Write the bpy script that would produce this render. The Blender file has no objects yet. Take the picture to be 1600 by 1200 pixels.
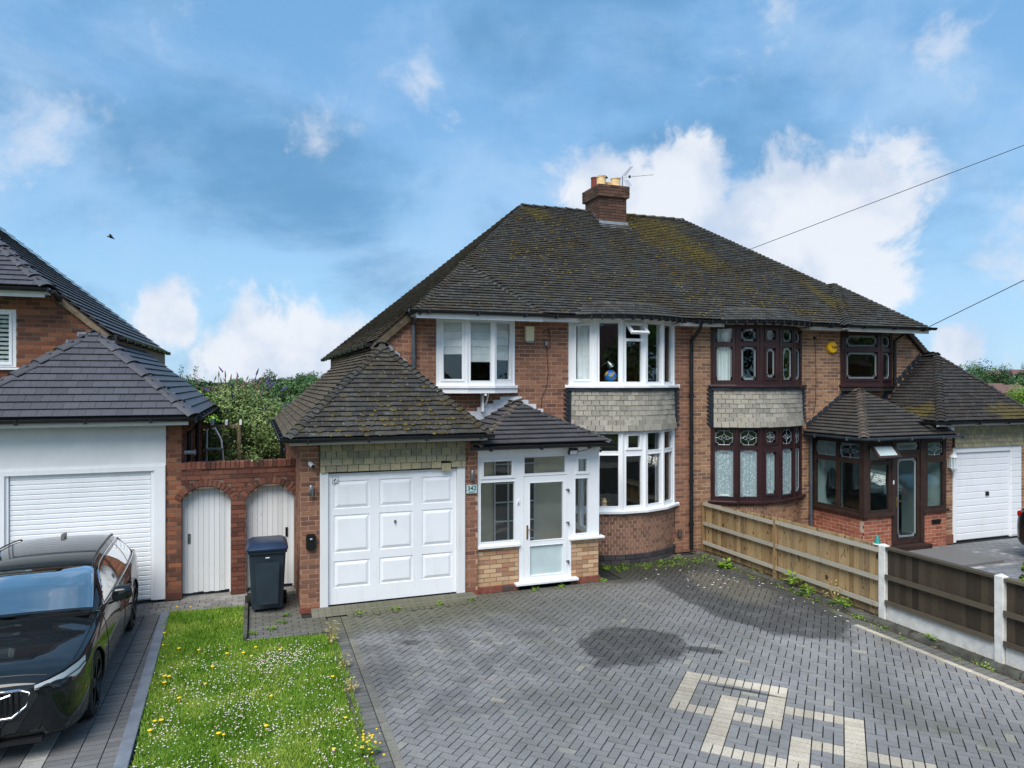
import bpy, bmesh, math, random
import numpy as np
from mathutils import Vector, Matrix
random.seed(7); RNG = np.random.default_rng(11)
S = bpy.context.scene; COL = S.collection
# ---------------------------------------------------------------- camera, sky, sun, exposure
EYE = Vector((0.0, 0.0, 3.57)); YAW = math.radians(20.0); FPX = 1100.0
cam_d = bpy.data.cameras.new('camera'); cam = bpy.data.objects.new('camera', cam_d); COL.objects.link(cam)
cam.location = EYE; cam.rotation_euler = (math.radians(90), 0, -YAW)
cam_d.sensor_width = 36.0; cam_d.lens = 36.0 * FPX / 1600.0; cam_d.shift_y = -3.0 / 1600.0
cam_d.clip_end = 6000; cam_d.clip_start = 0.1; S.camera = cam
S.view_settings.view_transform = 'Standard'; S.view_settings.look = 'None'
S.view_settings.exposure = 0.84; S.view_settings.gamma = 1.0
S.render.resolution_x = 1024; S.render.resolution_y = 768
S.cycles.max_bounces = 8; S.cycles.transparent_max_bounces = 16; S.cycles.use_denoising = True
S.cycles.sample_clamp_indirect = 6.0
SUN_EL = math.radians(52); SUN_AZ = math.radians(218)      # azimuth clockwise from +Y
sun_dir = Vector((math.sin(SUN_AZ) * math.cos(SUN_EL), math.cos(SUN_AZ) * math.cos(SUN_EL), math.sin(SUN_EL)))
sl = bpy.data.lights.new('sun', 'SUN'); sl.energy = 2.4; sl.angle = math.radians(42); sl.color = (1.0, 0.955, 0.88)
so = bpy.data.objects.new('sun', sl); COL.objects.link(so); so.rotation_euler = sun_dir.to_track_quat('Z', 'Y').to_euler()

def cl(r, g, b):
    f = lambda c: (c / 255 / 12.92) if c / 255 <= .04045 else ((c / 255 + .055) / 1.055) ** 2.4
    return (f(r), f(g), f(b), 1.0)

def pix_dir(u, v):
    x = (u - 800) / FPX; s, c = math.sin(YAW), math.cos(YAW)
    return Vector((c * x + s, -s * x + c, (597 - v) / FPX)).normalized()

class NT:
    """small node-tree writer"""
    def __init__(s, tree): s.t = tree; s.n = tree.nodes; s.l = tree.links; s.n.clear()
    def node(s, kind, **kw):
        n = s.n.new(kind)
        for k, v in kw.items(): setattr(n, k, v)
        return n
    def put(s, sock, v):
        if isinstance(v, bpy.types.NodeSocket): s.l.new(v, sock)
        elif v is not None: sock.default_value = v
    def math(s, op, a, b=None, c=None, clamp=False):
        n = s.node('ShaderNodeMath', operation=op, use_clamp=clamp)
        for i, v in enumerate((a, b, c)):
            if v is not None: s.put(n.inputs[i], v)
        return n.outputs[0]
    def vmath(s, op, a, b=None):
        n = s.node('ShaderNodeVectorMath', operation=op); s.put(n.inputs[0], a)
        if b is not None: s.put(n.inputs[1], b)
        return n.outputs['Value'] if op in ('DOT_PRODUCT', 'LENGTH', 'DISTANCE') else n.outputs[0]
    def mix(s, f, a, b, blend='MIX'):
        n = s.node('ShaderNodeMix', data_type='RGBA', blend_type=blend); s.put(n.inputs[0], f); s.put(n.inputs[6], a); s.put(n.inputs[7], b); return n.outputs[2]
    def noise(s, vec, scale, detail=4, rough=.55, dist=0.0, out=0):
        n = s.node('ShaderNodeTexNoise'); s.put(n.inputs['Vector'], vec); n.inputs['Scale'].default_value = scale
        n.inputs['Detail'].default_value = detail; n.inputs['Roughness'].default_value = rough; n.inputs['Distortion'].default_value = dist
        return n.outputs[out]
    def ramp(s, f, stops, interp='LINEAR'):
        n = s.node('ShaderNodeValToRGB'); s.put(n.inputs[0], f); e = n.color_ramp.elements; n.color_ramp.interpolation = interp
        while len(e) > 2: e.remove(e[-1])
        for i, (p, c) in enumerate(stops):
            el = e[i] if i < 2 else e.new(p)
            el.position = p; el.color = c if len(c) == 4 else (*c, 1)
        return n.outputs[0]
    def smooth(s, f, lo, hi, a=0.0, b=1.0):
        n = s.node('ShaderNodeMapRange', interpolation_type='SMOOTHSTEP'); s.put(n.inputs[0], f)
        s.put(n.inputs[1], lo); s.put(n.inputs[2], hi); s.put(n.inputs[3], a); s.put(n.inputs[4], b); return n.outputs[0]

w = bpy.data.worlds.new('World'); S.world = w; w.use_nodes = True
t = NT(w.node_tree)
out = t.node('ShaderNodeOutputWorld'); bg = t.node('ShaderNodeBackground'); t.l.new(bg.outputs[0], out.inputs[0])
sky = t.node('ShaderNodeTexSky', sky_type='NISHITA', sun_disc=False, sun_elevation=SUN_EL, sun_rotation=SUN_AZ)
sky.altitude = 150; sky.air_density = 1.0; sky.dust_density = .6; sky.ozone_density = 2.2
bg.inputs[1].default_value = 0.10
tc = t.node('ShaderNodeTexCoord').outputs['Generated']
N = t.vmath('NORMALIZE', tc)
sx = t.node('ShaderNodeSeparateXYZ'); t.l.new(N, sx.inputs[0])
zz = t.math('MAXIMUM', sx.outputs[2], 0.0)
den = t.math('ADD', zz, 0.42)
cx = t.math('DIVIDE', sx.outputs[0], den); cy = t.math('DIVIDE', sx.outputs[1], den)
cb = t.node('ShaderNodeCombineXYZ'); t.l.new(cx, cb.inputs[0]); t.l.new(cy, cb.inputs[1])
P = cb.outputs[0]
# layer 1: broad veils of blue-grey sheet cloud, layer 2: pale thin veils, layer 3: white cumulus heads
sheet = t.smooth(t.noise(t.vmath('MULTIPLY', N, (1, 1, 1.7)), 3.1, 7, .56, .25), .42, .66)
veil = t.smooth(t.noise(t.vmath('ADD', t.vmath('MULTIPLY', N, (1, 1, 1.5)), (7.3, 2.1, 0)), 4.6, 7, .58, .3), .40, .70)
base = t.mix(t.smooth(zz, 0.0, .45), t.mix(.80, sky.outputs[0], (2.1, 3.7, 5.3, 1)), t.mix(.75, sky.outputs[0], (1.1, 2.6, 4.6, 1)))
c1 = t.mix(t.math('MULTIPLY', veil, .62), base, (2.6, 3.8, 5.3, 1))
c2 = t.mix(t.math('MULTIPLY', sheet, .85), c1, (.74, 1.85, 3.3, 1))
wisp = t.smooth(t.noise(t.vmath('ADD', N, (3.7, 9.4, 2.2)), 6.3, 9, .62, .35), .56, .72)
c2 = t.mix(t.math('MULTIPLY', wisp, .7), c2, (4.0, 4.4, 5.1, 1))
banks = [pix_dir(1215, 345), pix_dir(1330, 330), pix_dir(1060, 320), pix_dir(930, 300), pix_dir(1330, 440), pix_dir(265, 500), pix_dir(400, 560), pix_dir(500, 560), pix_dir(1490, 540)]
brad = [.115, .095, .105, .07, .10, .055, .10, .085, .045]
for az, el, r in ((70, 7, .16), (100, 12, .2), (140, 8, .2), (175, 14, .24), (205, 8, .2), (240, 16, .22), (275, 7, .2), (310, 10, .18)):
    a, e = math.radians(az), math.radians(el)
    banks.append(Vector((math.sin(a) * math.cos(e), math.cos(a) * math.cos(e), math.sin(e)))); brad.append(r)
nz = t.noise(N, 9.0, 10, .62, .35); nz2 = t.noise(t.vmath('ADD', N, (0, 0, .03)), 8.0, 6, .55)
msk = None
for d, r in zip(banks, brad):
    dist = t.vmath('DISTANCE', N, tuple(d))
    m = t.math('SUBTRACT', 1.0, t.math('DIVIDE', dist, r))
    msk = m if msk is None else t.math('MAXIMUM', msk, m)
edge = t.math('ADD', msk, t.math('MULTIPLY', t.math('SUBTRACT', nz, .5), 2.2))
cum = t.smooth(edge, .0, .36)
shade = t.smooth(nz2, .40, .66)
ccol = t.mix(shade, (4.9, 5.1, 5.45, 1), (3.3, 3.85, 4.8, 1))
c3 = t.mix(t.math('MULTIPLY', cum, .93), c2, ccol)
t.l.new(c3, bg.inputs[0])

# ---------------------------------------------------------------- mesh and object helpers
def set_props(o, label=None, cat=None, group=None, kind=None):
    if label: o['label'] = label
    if cat: o['category'] = cat
    if group: o['group'] = group
    if kind: o['kind'] = kind
    return o

WORLD = {}

def link(o, parent=None, world=None):
    COL.objects.link(o)
    M = world if world is not None else Matrix.Identity(4)
    WORLD[o.name] = M
    if parent is not None:
        o.parent = parent; o.matrix_parent_inverse = WORLD[parent.name].inverted()
    o.matrix_basis = M
    return o

def thing(name, loc, label, cat, group=None):
    o = bpy.data.objects.new(name, None); o.empty_display_size = .2
    link(o, None, Matrix.Translation(Vector(loc)))
    return set_props(o, label, cat, group)

def mesh_obj(name, verts, faces, mat, parent=None, smooth=False, world=None):
    me = bpy.data.meshes.new(name); me.from_pydata([tuple(v) for v in verts], [], faces); me.update()
    for m in (mat if isinstance(mat, (list, tuple)) else [mat]): me.materials.append(m)
    if smooth: me.polygons.foreach_set('use_smooth', [True] * len(me.polygons))
    o = bpy.data.objects.new(name, me)
    return link(o, parent, world)

CUBE_F = [(0, 3, 2, 1), (4, 5, 6, 7), (0, 1, 5, 4), (1, 2, 6, 5), (2, 3, 7, 6), (3, 0, 4, 7)]
class MB:
    def __init__(s): s.v = []; s.f = []
    def quad(s, *pts):
        b = len(s.v); s.v += [Vector(p) for p in pts]; s.f.append(tuple(range(b, b + len(pts)))); return s
    def box(s, c, d, ax=None):
        c = Vector(c); X, Y, Z = ax if ax else (Vector((1, 0, 0)), Vector((0, 1, 0)), Vector((0, 0, 1)))
        b = len(s.v); hx, hy, hz = d[0] / 2, d[1] / 2, d[2] / 2
        for k in ((-1, -1, -1), (1, -1, -1), (1, 1, -1), (-1, 1, -1), (-1, -1, 1), (1, -1, 1), (1, 1, 1), (-1, 1, 1)):
            s.v.append(c + X * hx * k[0] + Y * hy * k[1] + Z * hz * k[2])
        s.f += [tuple(b + i for i in f) for f in CUBE_F]; return s
    def bb(s, x0, x1, y0, y1, z0, z1):
        return s.box(((x0 + x1) / 2, (y0 + y1) / 2, (z0 + z1) / 2), (abs(x1 - x0), abs(y1 - y0), abs(z1 - z0)))
    def prism(s, poly, d):
        """poly: list of 3D points, extruded along vector d"""
        n = len(poly); b = len(s.v); d = Vector(d)
        s.v += [Vector(p) for p in poly] + [Vector(p) + d for p in poly]
        s.f.append(tuple(b + i for i in range(n))[::-1]); s.f.append(tuple(b + n + i for i in range(n)))
        for i in range(n): j = (i + 1) % n; s.f.append((b + i, b + j, b + n + j, b + n + i))
        return s
    def tube(s, pts, r, n=8, caps=True):
        pts = [Vector(p) for p in pts]; rs = r if isinstance(r, (list, tuple)) else [r] * len(pts); rings = []
        for i, p in enumerate(pts):
            d = (pts[min(i + 1, len(pts) - 1)] - pts[max(i - 1, 0)]).normalized()
            a = Vector((0, 0, 1)) if abs(d.z) < .9 else Vector((1, 0, 0))
            u = d.cross(a).normalized(); v = d.cross(u); b = len(s.v); rings.append(b)
            for k in range(n): s.v.append(p + (u * math.cos(2 * math.pi * k / n) + v * math.sin(2 * math.pi * k / n)) * rs[i])
        for a, b in zip(rings, rings[1:]):
            for k in range(n): m = (k + 1) % n; s.f.append((a + k, a + m, b + m, b + k))
        if caps: s.f.append(tuple(rings[0] + k for k in range(n))[::-1]); s.f.append(tuple(rings[-1] + k for k in range(n)))
        return s
    def lathe(s, c, prof, n=20, ax=None):
        c = Vector(c); X, Y, Z = ax if ax else (Vector((1, 0, 0)), Vector((0, 1, 0)), Vector((0, 0, 1))); rings = []
        for r, h in prof:
            rings.append(len(s.v))
            for k in range(n): a = 2 * math.pi * k / n; s.v.append(c + X * r * math.cos(a) + Y * r * math.sin(a) + Z * h)
        for a, b in zip(rings, rings[1:]):
            for k in range(n): m = (k + 1) % n; s.f.append((a + k, a + m, b + m, b + k))
        s.f.append(tuple(rings[0] + k for k in range(n))[::-1]); s.f.append(tuple(rings[-1] + k for k in range(n)))
        return s
    def build(s, name, mat, parent=None, smooth=False, bevel=0):
        o = mesh_obj(name, s.v, s.f, mat, parent, smooth)
        if bevel:
            m = o.modifiers.new('bevel', 'BEVEL'); m.width = bevel; m.segments = 2; m.limit_method = 'ANGLE'; m.angle_limit = math.radians(40)
        return o

def auto_smooth(o, deg=35):
    me = o.data; me.polygons.foreach_set('use_smooth', [True] * len(me.polygons))
    try: me.set_sharp_from_angle(angle=math.radians(deg))
    except Exception: pass
    return o
# ---------------------------------------------------------------- materials
MATS = {}
def new_mat(name):
    m = bpy.data.materials.new(name); m.use_nodes = True; MATS[name] = m
    t = NT(m.node_tree); o = t.node('ShaderNodeOutputMaterial'); b = t.node('ShaderNodeBsdfPrincipled'); t.l.new(b.outputs[0], o.inputs[0])
    return m, t, b
def piece_random(t):
    """random value per loose piece, whether it is an island of a joined mesh or an object of its own"""
    g = t.node('ShaderNodeNewGeometry'); oi = t.node('ShaderNodeObjectInfo')
    return t.math('FRACT', t.math('ADD', g.outputs['Random Per Island'], oi.outputs['Random']))
def rand2(t, r, k): return t.math('FRACT', t.math('MULTIPLY', r, k))
def wpos(t): return t.node('ShaderNodeNewGeometry').outputs['Position']
def bump(t, b, h, strength=.3, dist=.01):
    n = t.node('ShaderNodeBump'); n.inputs['Strength'].default_value = strength; n.inputs['Distance'].default_value = dist
    t.put(n.inputs['Height'], h); t.l.new(n.outputs[0], b.inputs['Normal'])
def ellipse(t, P, cx, cy, rx, ry, rot=0, wob=.35, scale=1.6, soft=.25):
    """soft irregular spot on the ground with a shape of its own"""
    mp = t.node('ShaderNodeMapping', vector_type='TEXTURE'); t.put(mp.inputs[0], P)
    mp.inputs['Location'].default_value = (cx, cy, 0); mp.inputs['Rotation'].default_value = (0, 0, rot); mp.inputs['Scale'].default_value = (rx, ry, 1000)
    d = t.vmath('LENGTH', mp.outputs[0])
    d = t.math('ADD', d, t.math('MULTIPLY', t.math('SUBTRACT', t.noise(P, scale, 5, .6), .5), wob * 2))
    return t.smooth(d, 1 + soft, 1 - soft)

def simple(name, col, rough=.5, metal=0, nscale=0, namt=.12, bumps=0, bscale=200, spec=.5, coat=0):
    m, t, b = new_mat(name)
    if nscale:
        n = t.noise(wpos(t), nscale, 5, .6)
        a = [max(0, c * (1 - namt)) for c in col[:3]] + [1]; d = [min(1, c * (1 + namt)) for c in col[:3]] + [1]
        t.l.new(t.mix(t.smooth(n, .3, .7), tuple(a), tuple(d)), b.inputs['Base Color'])
        r = t.math('ADD', rough - .08, t.math('MULTIPLY', n, .16)); t.l.new(r, b.inputs['Roughness'])
    else: b.inputs['Base Color'].default_value = col; b.inputs['Roughness'].default_value = rough
    b.inputs['Metallic'].default_value = metal; b.inputs['Specular IOR Level'].default_value = spec; b.inputs['Coat Weight'].default_value = coat
    b.inputs['Coat Roughness'].default_value = .03
    if bumps: bump(t, b, t.noise(wpos(t), bscale, 3, .6), bumps, .004)
    return m

def brick_mat(name, stops, grime=.25, rough=.85, dark=(60, 42, 36)):
    m, t, b = new_mat(name); r = piece_random(t); P = wpos(t)
    c = t.ramp(r, stops)
    c = t.mix(t.math('MULTIPLY', t.smooth(t.noise(P, 34, 4, .65), .45, .75), .5), c, t.mix(.5, c, cl(*dark)))
    c = t.mix(t.math('MULTIPLY', t.smooth(t.noise(P, 1.1, 5, .6), .48, .72), grime), c, cl(*dark))
    c = t.mix(t.math('MULTIPLY', t.smooth(t.noise(P, 90, 2, .5), .62, .8), .35), c, cl(190, 160, 140))
    t.l.new(c, b.inputs['Base Color']); b.inputs['Roughness'].default_value = rough; b.inputs['Specular IOR Level'].default_value = .25
    bump(t, b, t.noise(P, 120, 4, .65), .5, .005); return m
brick_mat('brick_brown', [(0, cl(113, 80, 68)), (.25, cl(140, 99, 80)), (.5, cl(154, 110, 86)), (.72, cl(129, 91, 76)), (.88, cl(165, 121, 95)), (1, cl(103, 76, 69))], .18)
brick_mat('brick_tan', [(0, cl(126, 94, 74)), (.3, cl(158, 120, 92)), (.55, cl(171, 131, 99)), (.78, cl(144, 106, 82)), (1, cl(118, 89, 75))], .15)
brick_mat('brick_buff', [(0, cl(160, 124, 95)), (.3, cl(195, 160, 122)), (.6, cl(209, 178, 142)), (.8, cl(182, 139, 107)), (1, cl(167, 122, 97))], .1, dark=(120, 84, 62))
brick_mat('brick_orange', [(0, cl(146, 82, 63)), (.4, cl(169, 99, 76)), (.7, cl(180, 112, 88)), (1, cl(136, 76, 60))], .12)
brick_mat('brick_neighbour', [(0, cl(99, 64, 51)), (.3, cl(137, 88, 66)), (.55, cl(158, 103, 74)), (.8, cl(121, 79, 63)), (1, cl(90, 64, 56))], .2)
brick_mat('brick_old_red', [(0, cl(87, 56, 49)), (.4, cl(120, 75, 63)), (.7, cl(133, 87, 71)), (1, cl(74, 52, 49))], .45, dark=(44, 38, 36))
brick_mat('brick_chimney', [(0, cl(73, 57, 49)), (.4, cl(95, 70, 59)), (.7, cl(105, 79, 66)), (1, cl(64, 51, 46))], .5, dark=(44, 42, 38))
brick_mat('brick_bay', [(0, cl(122, 92, 78)), (.4, cl(146, 112, 94)), (.75, cl(158, 120, 100)), (1, cl(114, 88, 78))], .15)
brick_mat('brick_blue', [(0, cl(62, 60, 64)), (1, cl(82, 77, 78))], .3, dark=(36, 36, 36))
simple('mortar_pink', cl(184, 150, 130), .95, nscale=3, bumps=.4); simple('mortar_grey', cl(196, 176, 156), .95, nscale=3, bumps=.4)
simple('mortar_dark', cl(132, 112, 98), .95, nscale=3, bumps=.4); simple('plinth_red', cl(128, 74, 58), .9, nscale=14, namt=.25, bumps=.3)

def tile_mat(name, stops, moss=0.4, mossspots=(), lichen=.5, brown=.4, rough=.85):
    m, t, b = new_mat(name); r = piece_random(t); P = wpos(t)
    c = t.ramp(r, stops)
    c = t.mix(t.math('MULTIPLY', t.smooth(t.noise(P, 40, 4, .7), .4, .75), .45), c, cl(40, 38, 36))
    if brown: c = t.mix(t.math('MULTIPLY', t.smooth(t.noise(P, 1.3, 6, .65), .47, .66), brown), c, cl(58, 46, 28))
    if lichen: c = t.mix(t.math('MULTIPLY', t.smooth(t.noise(P, 19, 4, .7), .60, .68), lichen), c, cl(168, 164, 152))
    mm = t.math('MULTIPLY', t.smooth(t.noise(P, 7, 5, .65), .5, .68), t.smooth(t.noise(P, .8, 4, .6), .42, .62))
    c = t.mix(t.math('MULTIPLY', mm, moss), c, cl(74, 66, 30))
    for (u0, v0, z0, ru, rv, rz) in mossspots:
        mp = t.node('ShaderNodeMapping', vector_type='TEXTURE'); t.put(mp.inputs[0], P)
        mp.inputs['Location'].default_value = (u0, v0, z0); mp.inputs['Scale'].default_value = (ru, rv, rz)
        d = t.math('ADD', t.vmath('LENGTH', mp.outputs[0]), t.math('MULTIPLY', t.math('SUBTRACT', t.noise(P, 2.4, 7, .72), .5), 2.9))
        k = t.math('MULTIPLY', t.smooth(d, 1.15, .55), t.smooth(t.noise(P, 17, 4, .7), .3, .52))
        c = t.mix(t.math('MULTIPLY', k, .62), c, t.ramp(t.noise(P, 5, 4, .6), [(.3, cl(74, 64, 24)), (.5, cl(108, 96, 34)), (.7, cl(86, 62, 26))]))
    t.l.new(c, b.inputs['Base Color']); b.inputs['Roughness'].default_value = rough; b.inputs['Specular IOR Level'].default_value = .3
    bump(t, b, t.noise(P, 70, 4, .7), .6, .006); return m
DARKT = [(0, cl(52, 51, 51)), (.3, cl(62, 62, 61)), (.65, cl(71, 70, 68)), (.88, cl(77, 77, 73)), (1, cl(57, 54, 52))]
tile_mat('tile_main', DARKT, .9, [(9.75, 15.8, 7.4, .95, 1.3, .9), (10.25, 14.9, 6.8, .55, .9, .7), (6.6, 16.2, 7.75, .5, .5, .3), (8.9, 16.3, 7.8, .5, .6, .4), (12.75, 13.2, 5.6, .22, .8, .7)], .6, .6)
tile_mat('tile_garage', DARKT, .8, [], .5, .5)
tile_mat('tile_garage_right', [(0, cl(45, 44, 45)), (.5, cl(63, 61, 61)), (1, cl(52, 49, 49))], .5, [(16.0, 11.05, 2.9, .7, .3, .3), (13.75, 11.7, 3.0, .35, .5, .35)], .35, .3)
tile_mat('tile_side', [(0, cl(72, 65, 55)), (.5, cl(99, 88, 72)), (1, cl(81, 72, 58))], .6, [], .5, .55)
tile_mat('tile_porch', [(0, cl(66, 66, 70)), (.5, cl(82, 82, 86)), (1, cl(74, 73, 76))], .1, [], .25, .1, .7)
tile_mat('tile_porch_right', [(0, cl(64, 62, 62)), (.5, cl(80, 77, 75)), (1, cl(70, 66, 64))], .3, [], .3, .2, .7)
tile_mat('tile_slate', [(0, cl(74, 75, 82)), (.5, cl(86, 87, 94)), (1, cl(80, 80, 88))], 0, [], 0, 0, .55)
tile_mat('tile_hip_mortar', [(0, cl(100, 88, 76)), (1, cl(124, 106, 90))], .3, [], .3, .4)
tile_mat('tile_hung', [(0, cl(140, 136, 126)), (.4, cl(160, 155, 144)), (.8, cl(174, 168, 155)), (1, cl(150, 143, 130))], .0, [], .25, 0, .85)
tile_mat('tile_hung_green', [(0, cl(142, 138, 116)), (.4, cl(160, 154, 128)), (.8, cl(172, 163, 130)), (1, cl(150, 143, 122))], .1, [], .2, 0, .85)
simple('roof_underlay', cl(44, 42, 42), .95)
simple('lead', cl(150, 156, 166), .55, .3, nscale=5); simple('lead_white', cl(214, 216, 220), .7, nscale=6, namt=.1)
simple('lead_dark', cl(44, 52, 60), .6, .2, nscale=8)


def white_mat(name, col, rough, dirt=.35):
    m, t, b = new_mat(name); P = wpos(t)
    mp = t.node('ShaderNodeMapping'); t.put(mp.inputs[0], P); mp.inputs['Scale'].default_value = (9, 9, .9)
    st = t.smooth(t.noise(mp.outputs[0], 1.0, 6, .65), .52, .78); bl = t.smooth(t.noise(P, 1.7, 5, .6), .45, .75); sp = t.smooth(t.noise(P, 26, 3, .6), .66, .74)
    c = t.mix(t.math('MULTIPLY', st, dirt * .55), col, cl(196, 194, 186)); c = t.mix(t.math('MULTIPLY', bl, dirt * .5), c, cl(206, 208, 208)); c = t.mix(t.math('MULTIPLY', sp, dirt * .5), c, cl(176, 172, 160))
    t.l.new(c, b.inputs['Base Color']); t.l.new(t.math('ADD', rough, t.math('MULTIPLY', bl, .2)), b.inputs['Roughness']); bump(t, b, t.noise(P, 3, 3, .5), .05, .01); return m
white_mat('garage_white', cl(241, 243, 247), .35, .5); white_mat('upvc_white', cl(238, 240, 243), .32, .45); white_mat('paint_white', cl(228, 229, 230), .5, .8)
simple('upvc_brown', cl(52, 31, 33), .35, nscale=3, namt=.2); simple('timber_brown', cl(54, 38, 32), .55, nscale=6, namt=.25)
simple('gutter_black', cl(26, 28, 32), .35, nscale=6, namt=.3); simple('gutter_grey', cl(74, 84, 92), .45, nscale=6, namt=.2)
simple('fascia_cream', cl(214, 212, 204), .55, nscale=3, namt=.08); simple('soffit_dark', cl(40, 36, 34), .7)
simple('pot_cream', cl(224, 190, 140), .8, nscale=9, namt=.15); simple('pot_red', cl(120, 50, 38), .8, nscale=9)
simple('metal_grey', cl(150, 152, 154), .35, .9); simple('metal_dark', cl(40, 42, 44), .45, .5); simple('brass', cl(170, 140, 84), .35, .9)
simple('plastic_black', cl(20, 21, 23), .4); simple('plastic_white', cl(230, 231, 232), .35); simple('plastic_cream', cl(222, 214, 176), .45)
simple('alarm_yellow', cl(244, 186, 20), .4); simple('sign_pale', cl(186, 214, 214), .4); simple('ink', cl(20, 24, 28), .6)
simple('bin_body', cl(44, 56, 66), .48, nscale=3, namt=.15); simple('bin_lid', cl(32, 50, 76), .4, nscale=4, namt=.12)
simple('concrete_white', cl(216, 214, 208), .9, nscale=9, namt=.12, bumps=.5, bscale=120)
simple('concrete_grey', cl(130, 128, 122), .92, nscale=7, namt=.2, bumps=.5, bscale=90)
simple('stone_kerb', cl(74, 74, 66), .95, nscale=6, namt=.45, bumps=.8, bscale=50); simple('kerb_blue', cl(112, 118, 128), .85, nscale=5, namt=.18, bumps=.4)
simple('soil', cl(62, 56, 44), 1, nscale=9, namt=.45, bumps=.9, bscale=60); simple('joint_dark', cl(38, 38, 37), 1, nscale=5, namt=.4)
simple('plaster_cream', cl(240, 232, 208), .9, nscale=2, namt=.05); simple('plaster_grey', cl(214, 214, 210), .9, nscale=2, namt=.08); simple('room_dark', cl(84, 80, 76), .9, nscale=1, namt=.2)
simple('curtain_white', cl(244, 245, 245), .9); simple('curtain_grey', cl(170, 176, 178), .9); simple('blind_white', cl(222, 226, 226), .9, nscale=6, namt=.06)
simple('teal', cl(28, 134, 122), .45); simple('bark', cl(74, 60, 48), .95, nscale=18, namt=.4, bumps=.8, bscale=40)
simple('render_white', cl(226, 228, 230), .9, nscale=2, namt=.05, bumps=.5, bscale=140)
simple('hedge_wood', cl(120, 104, 84), .9, nscale=12, namt=.3)
simple('asphalt', cl(66, 66, 68), .95, nscale=20, namt=.3); simple('cable_black', cl(22, 22, 24), .6)

def glass_mat(name, tint=(.86, .9, .9), boost=1.7, rough=0.0):
    m = bpy.data.materials.new(name); m.use_nodes = True; MATS[name] = m; t = NT(m.node_tree)
    o = t.node('ShaderNodeOutputMaterial'); mx = t.node('ShaderNodeMixShader'); tr = t.node('ShaderNodeBsdfTransparent'); gl = t.node('ShaderNodeBsdfGlossy')
    tr.inputs[0].default_value = (*tint, 1); gl.inputs['Roughness'].default_value = rough; gl.inputs[0].default_value = (1, 1, 1, 1)
    fr = t.node('ShaderNodeFresnel'); fr.inputs[0].default_value = 1.5
    n = t.node('ShaderNodeBump'); n.inputs['Strength'].default_value = .06; n.inputs['Distance'].default_value = .02
    t.l.new(t.noise(wpos(t), 2.2, 2, .5), n.inputs['Height']); t.l.new(n.outputs[0], gl.inputs['Normal'])
    bf = t.math('SUBTRACT', 1.0, t.node('ShaderNodeNewGeometry').outputs['Backfacing'])
    t.l.new(t.math('MULTIPLY', t.math('MULTIPLY', fr.outputs[0], boost, clamp=True), bf), mx.inputs[0]); t.l.new(tr.outputs[0], mx.inputs[1]); t.l.new(gl.outputs[0], mx.inputs[2]); t.l.new(mx.outputs[0], o.inputs[0])
    return m
glass_mat('glass', (.93, .95, .95), 2.6); glass_mat('glass_dim', (.88, .92, .92), 2.6); glass_mat('car_glass', (.55, .62, .62), 8.0); glass_mat('glass_teal', (.84, .93, .93), 2.4)
simple('glass_frost', cl(188, 204, 206), .35, nscale=5, namt=.06)
simple('came', cl(190, 200, 204), .4, .3)

def net_curtain():
    m, t, b = new_mat('net_curtain'); P = wpos(t)
    wv = t.node('ShaderNodeTexVoronoi'); t.put(wv.inputs['Vector'], P); wv.inputs['Scale'].default_value = 26
    c = t.mix(t.smooth(wv.outputs['Distance'], .25, .5), cl(244, 247, 248), cl(186, 196, 200)); t.l.new(c, b.inputs['Base Color']); b.inputs['Roughness'].default_value = .95
net_curtain()

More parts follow.
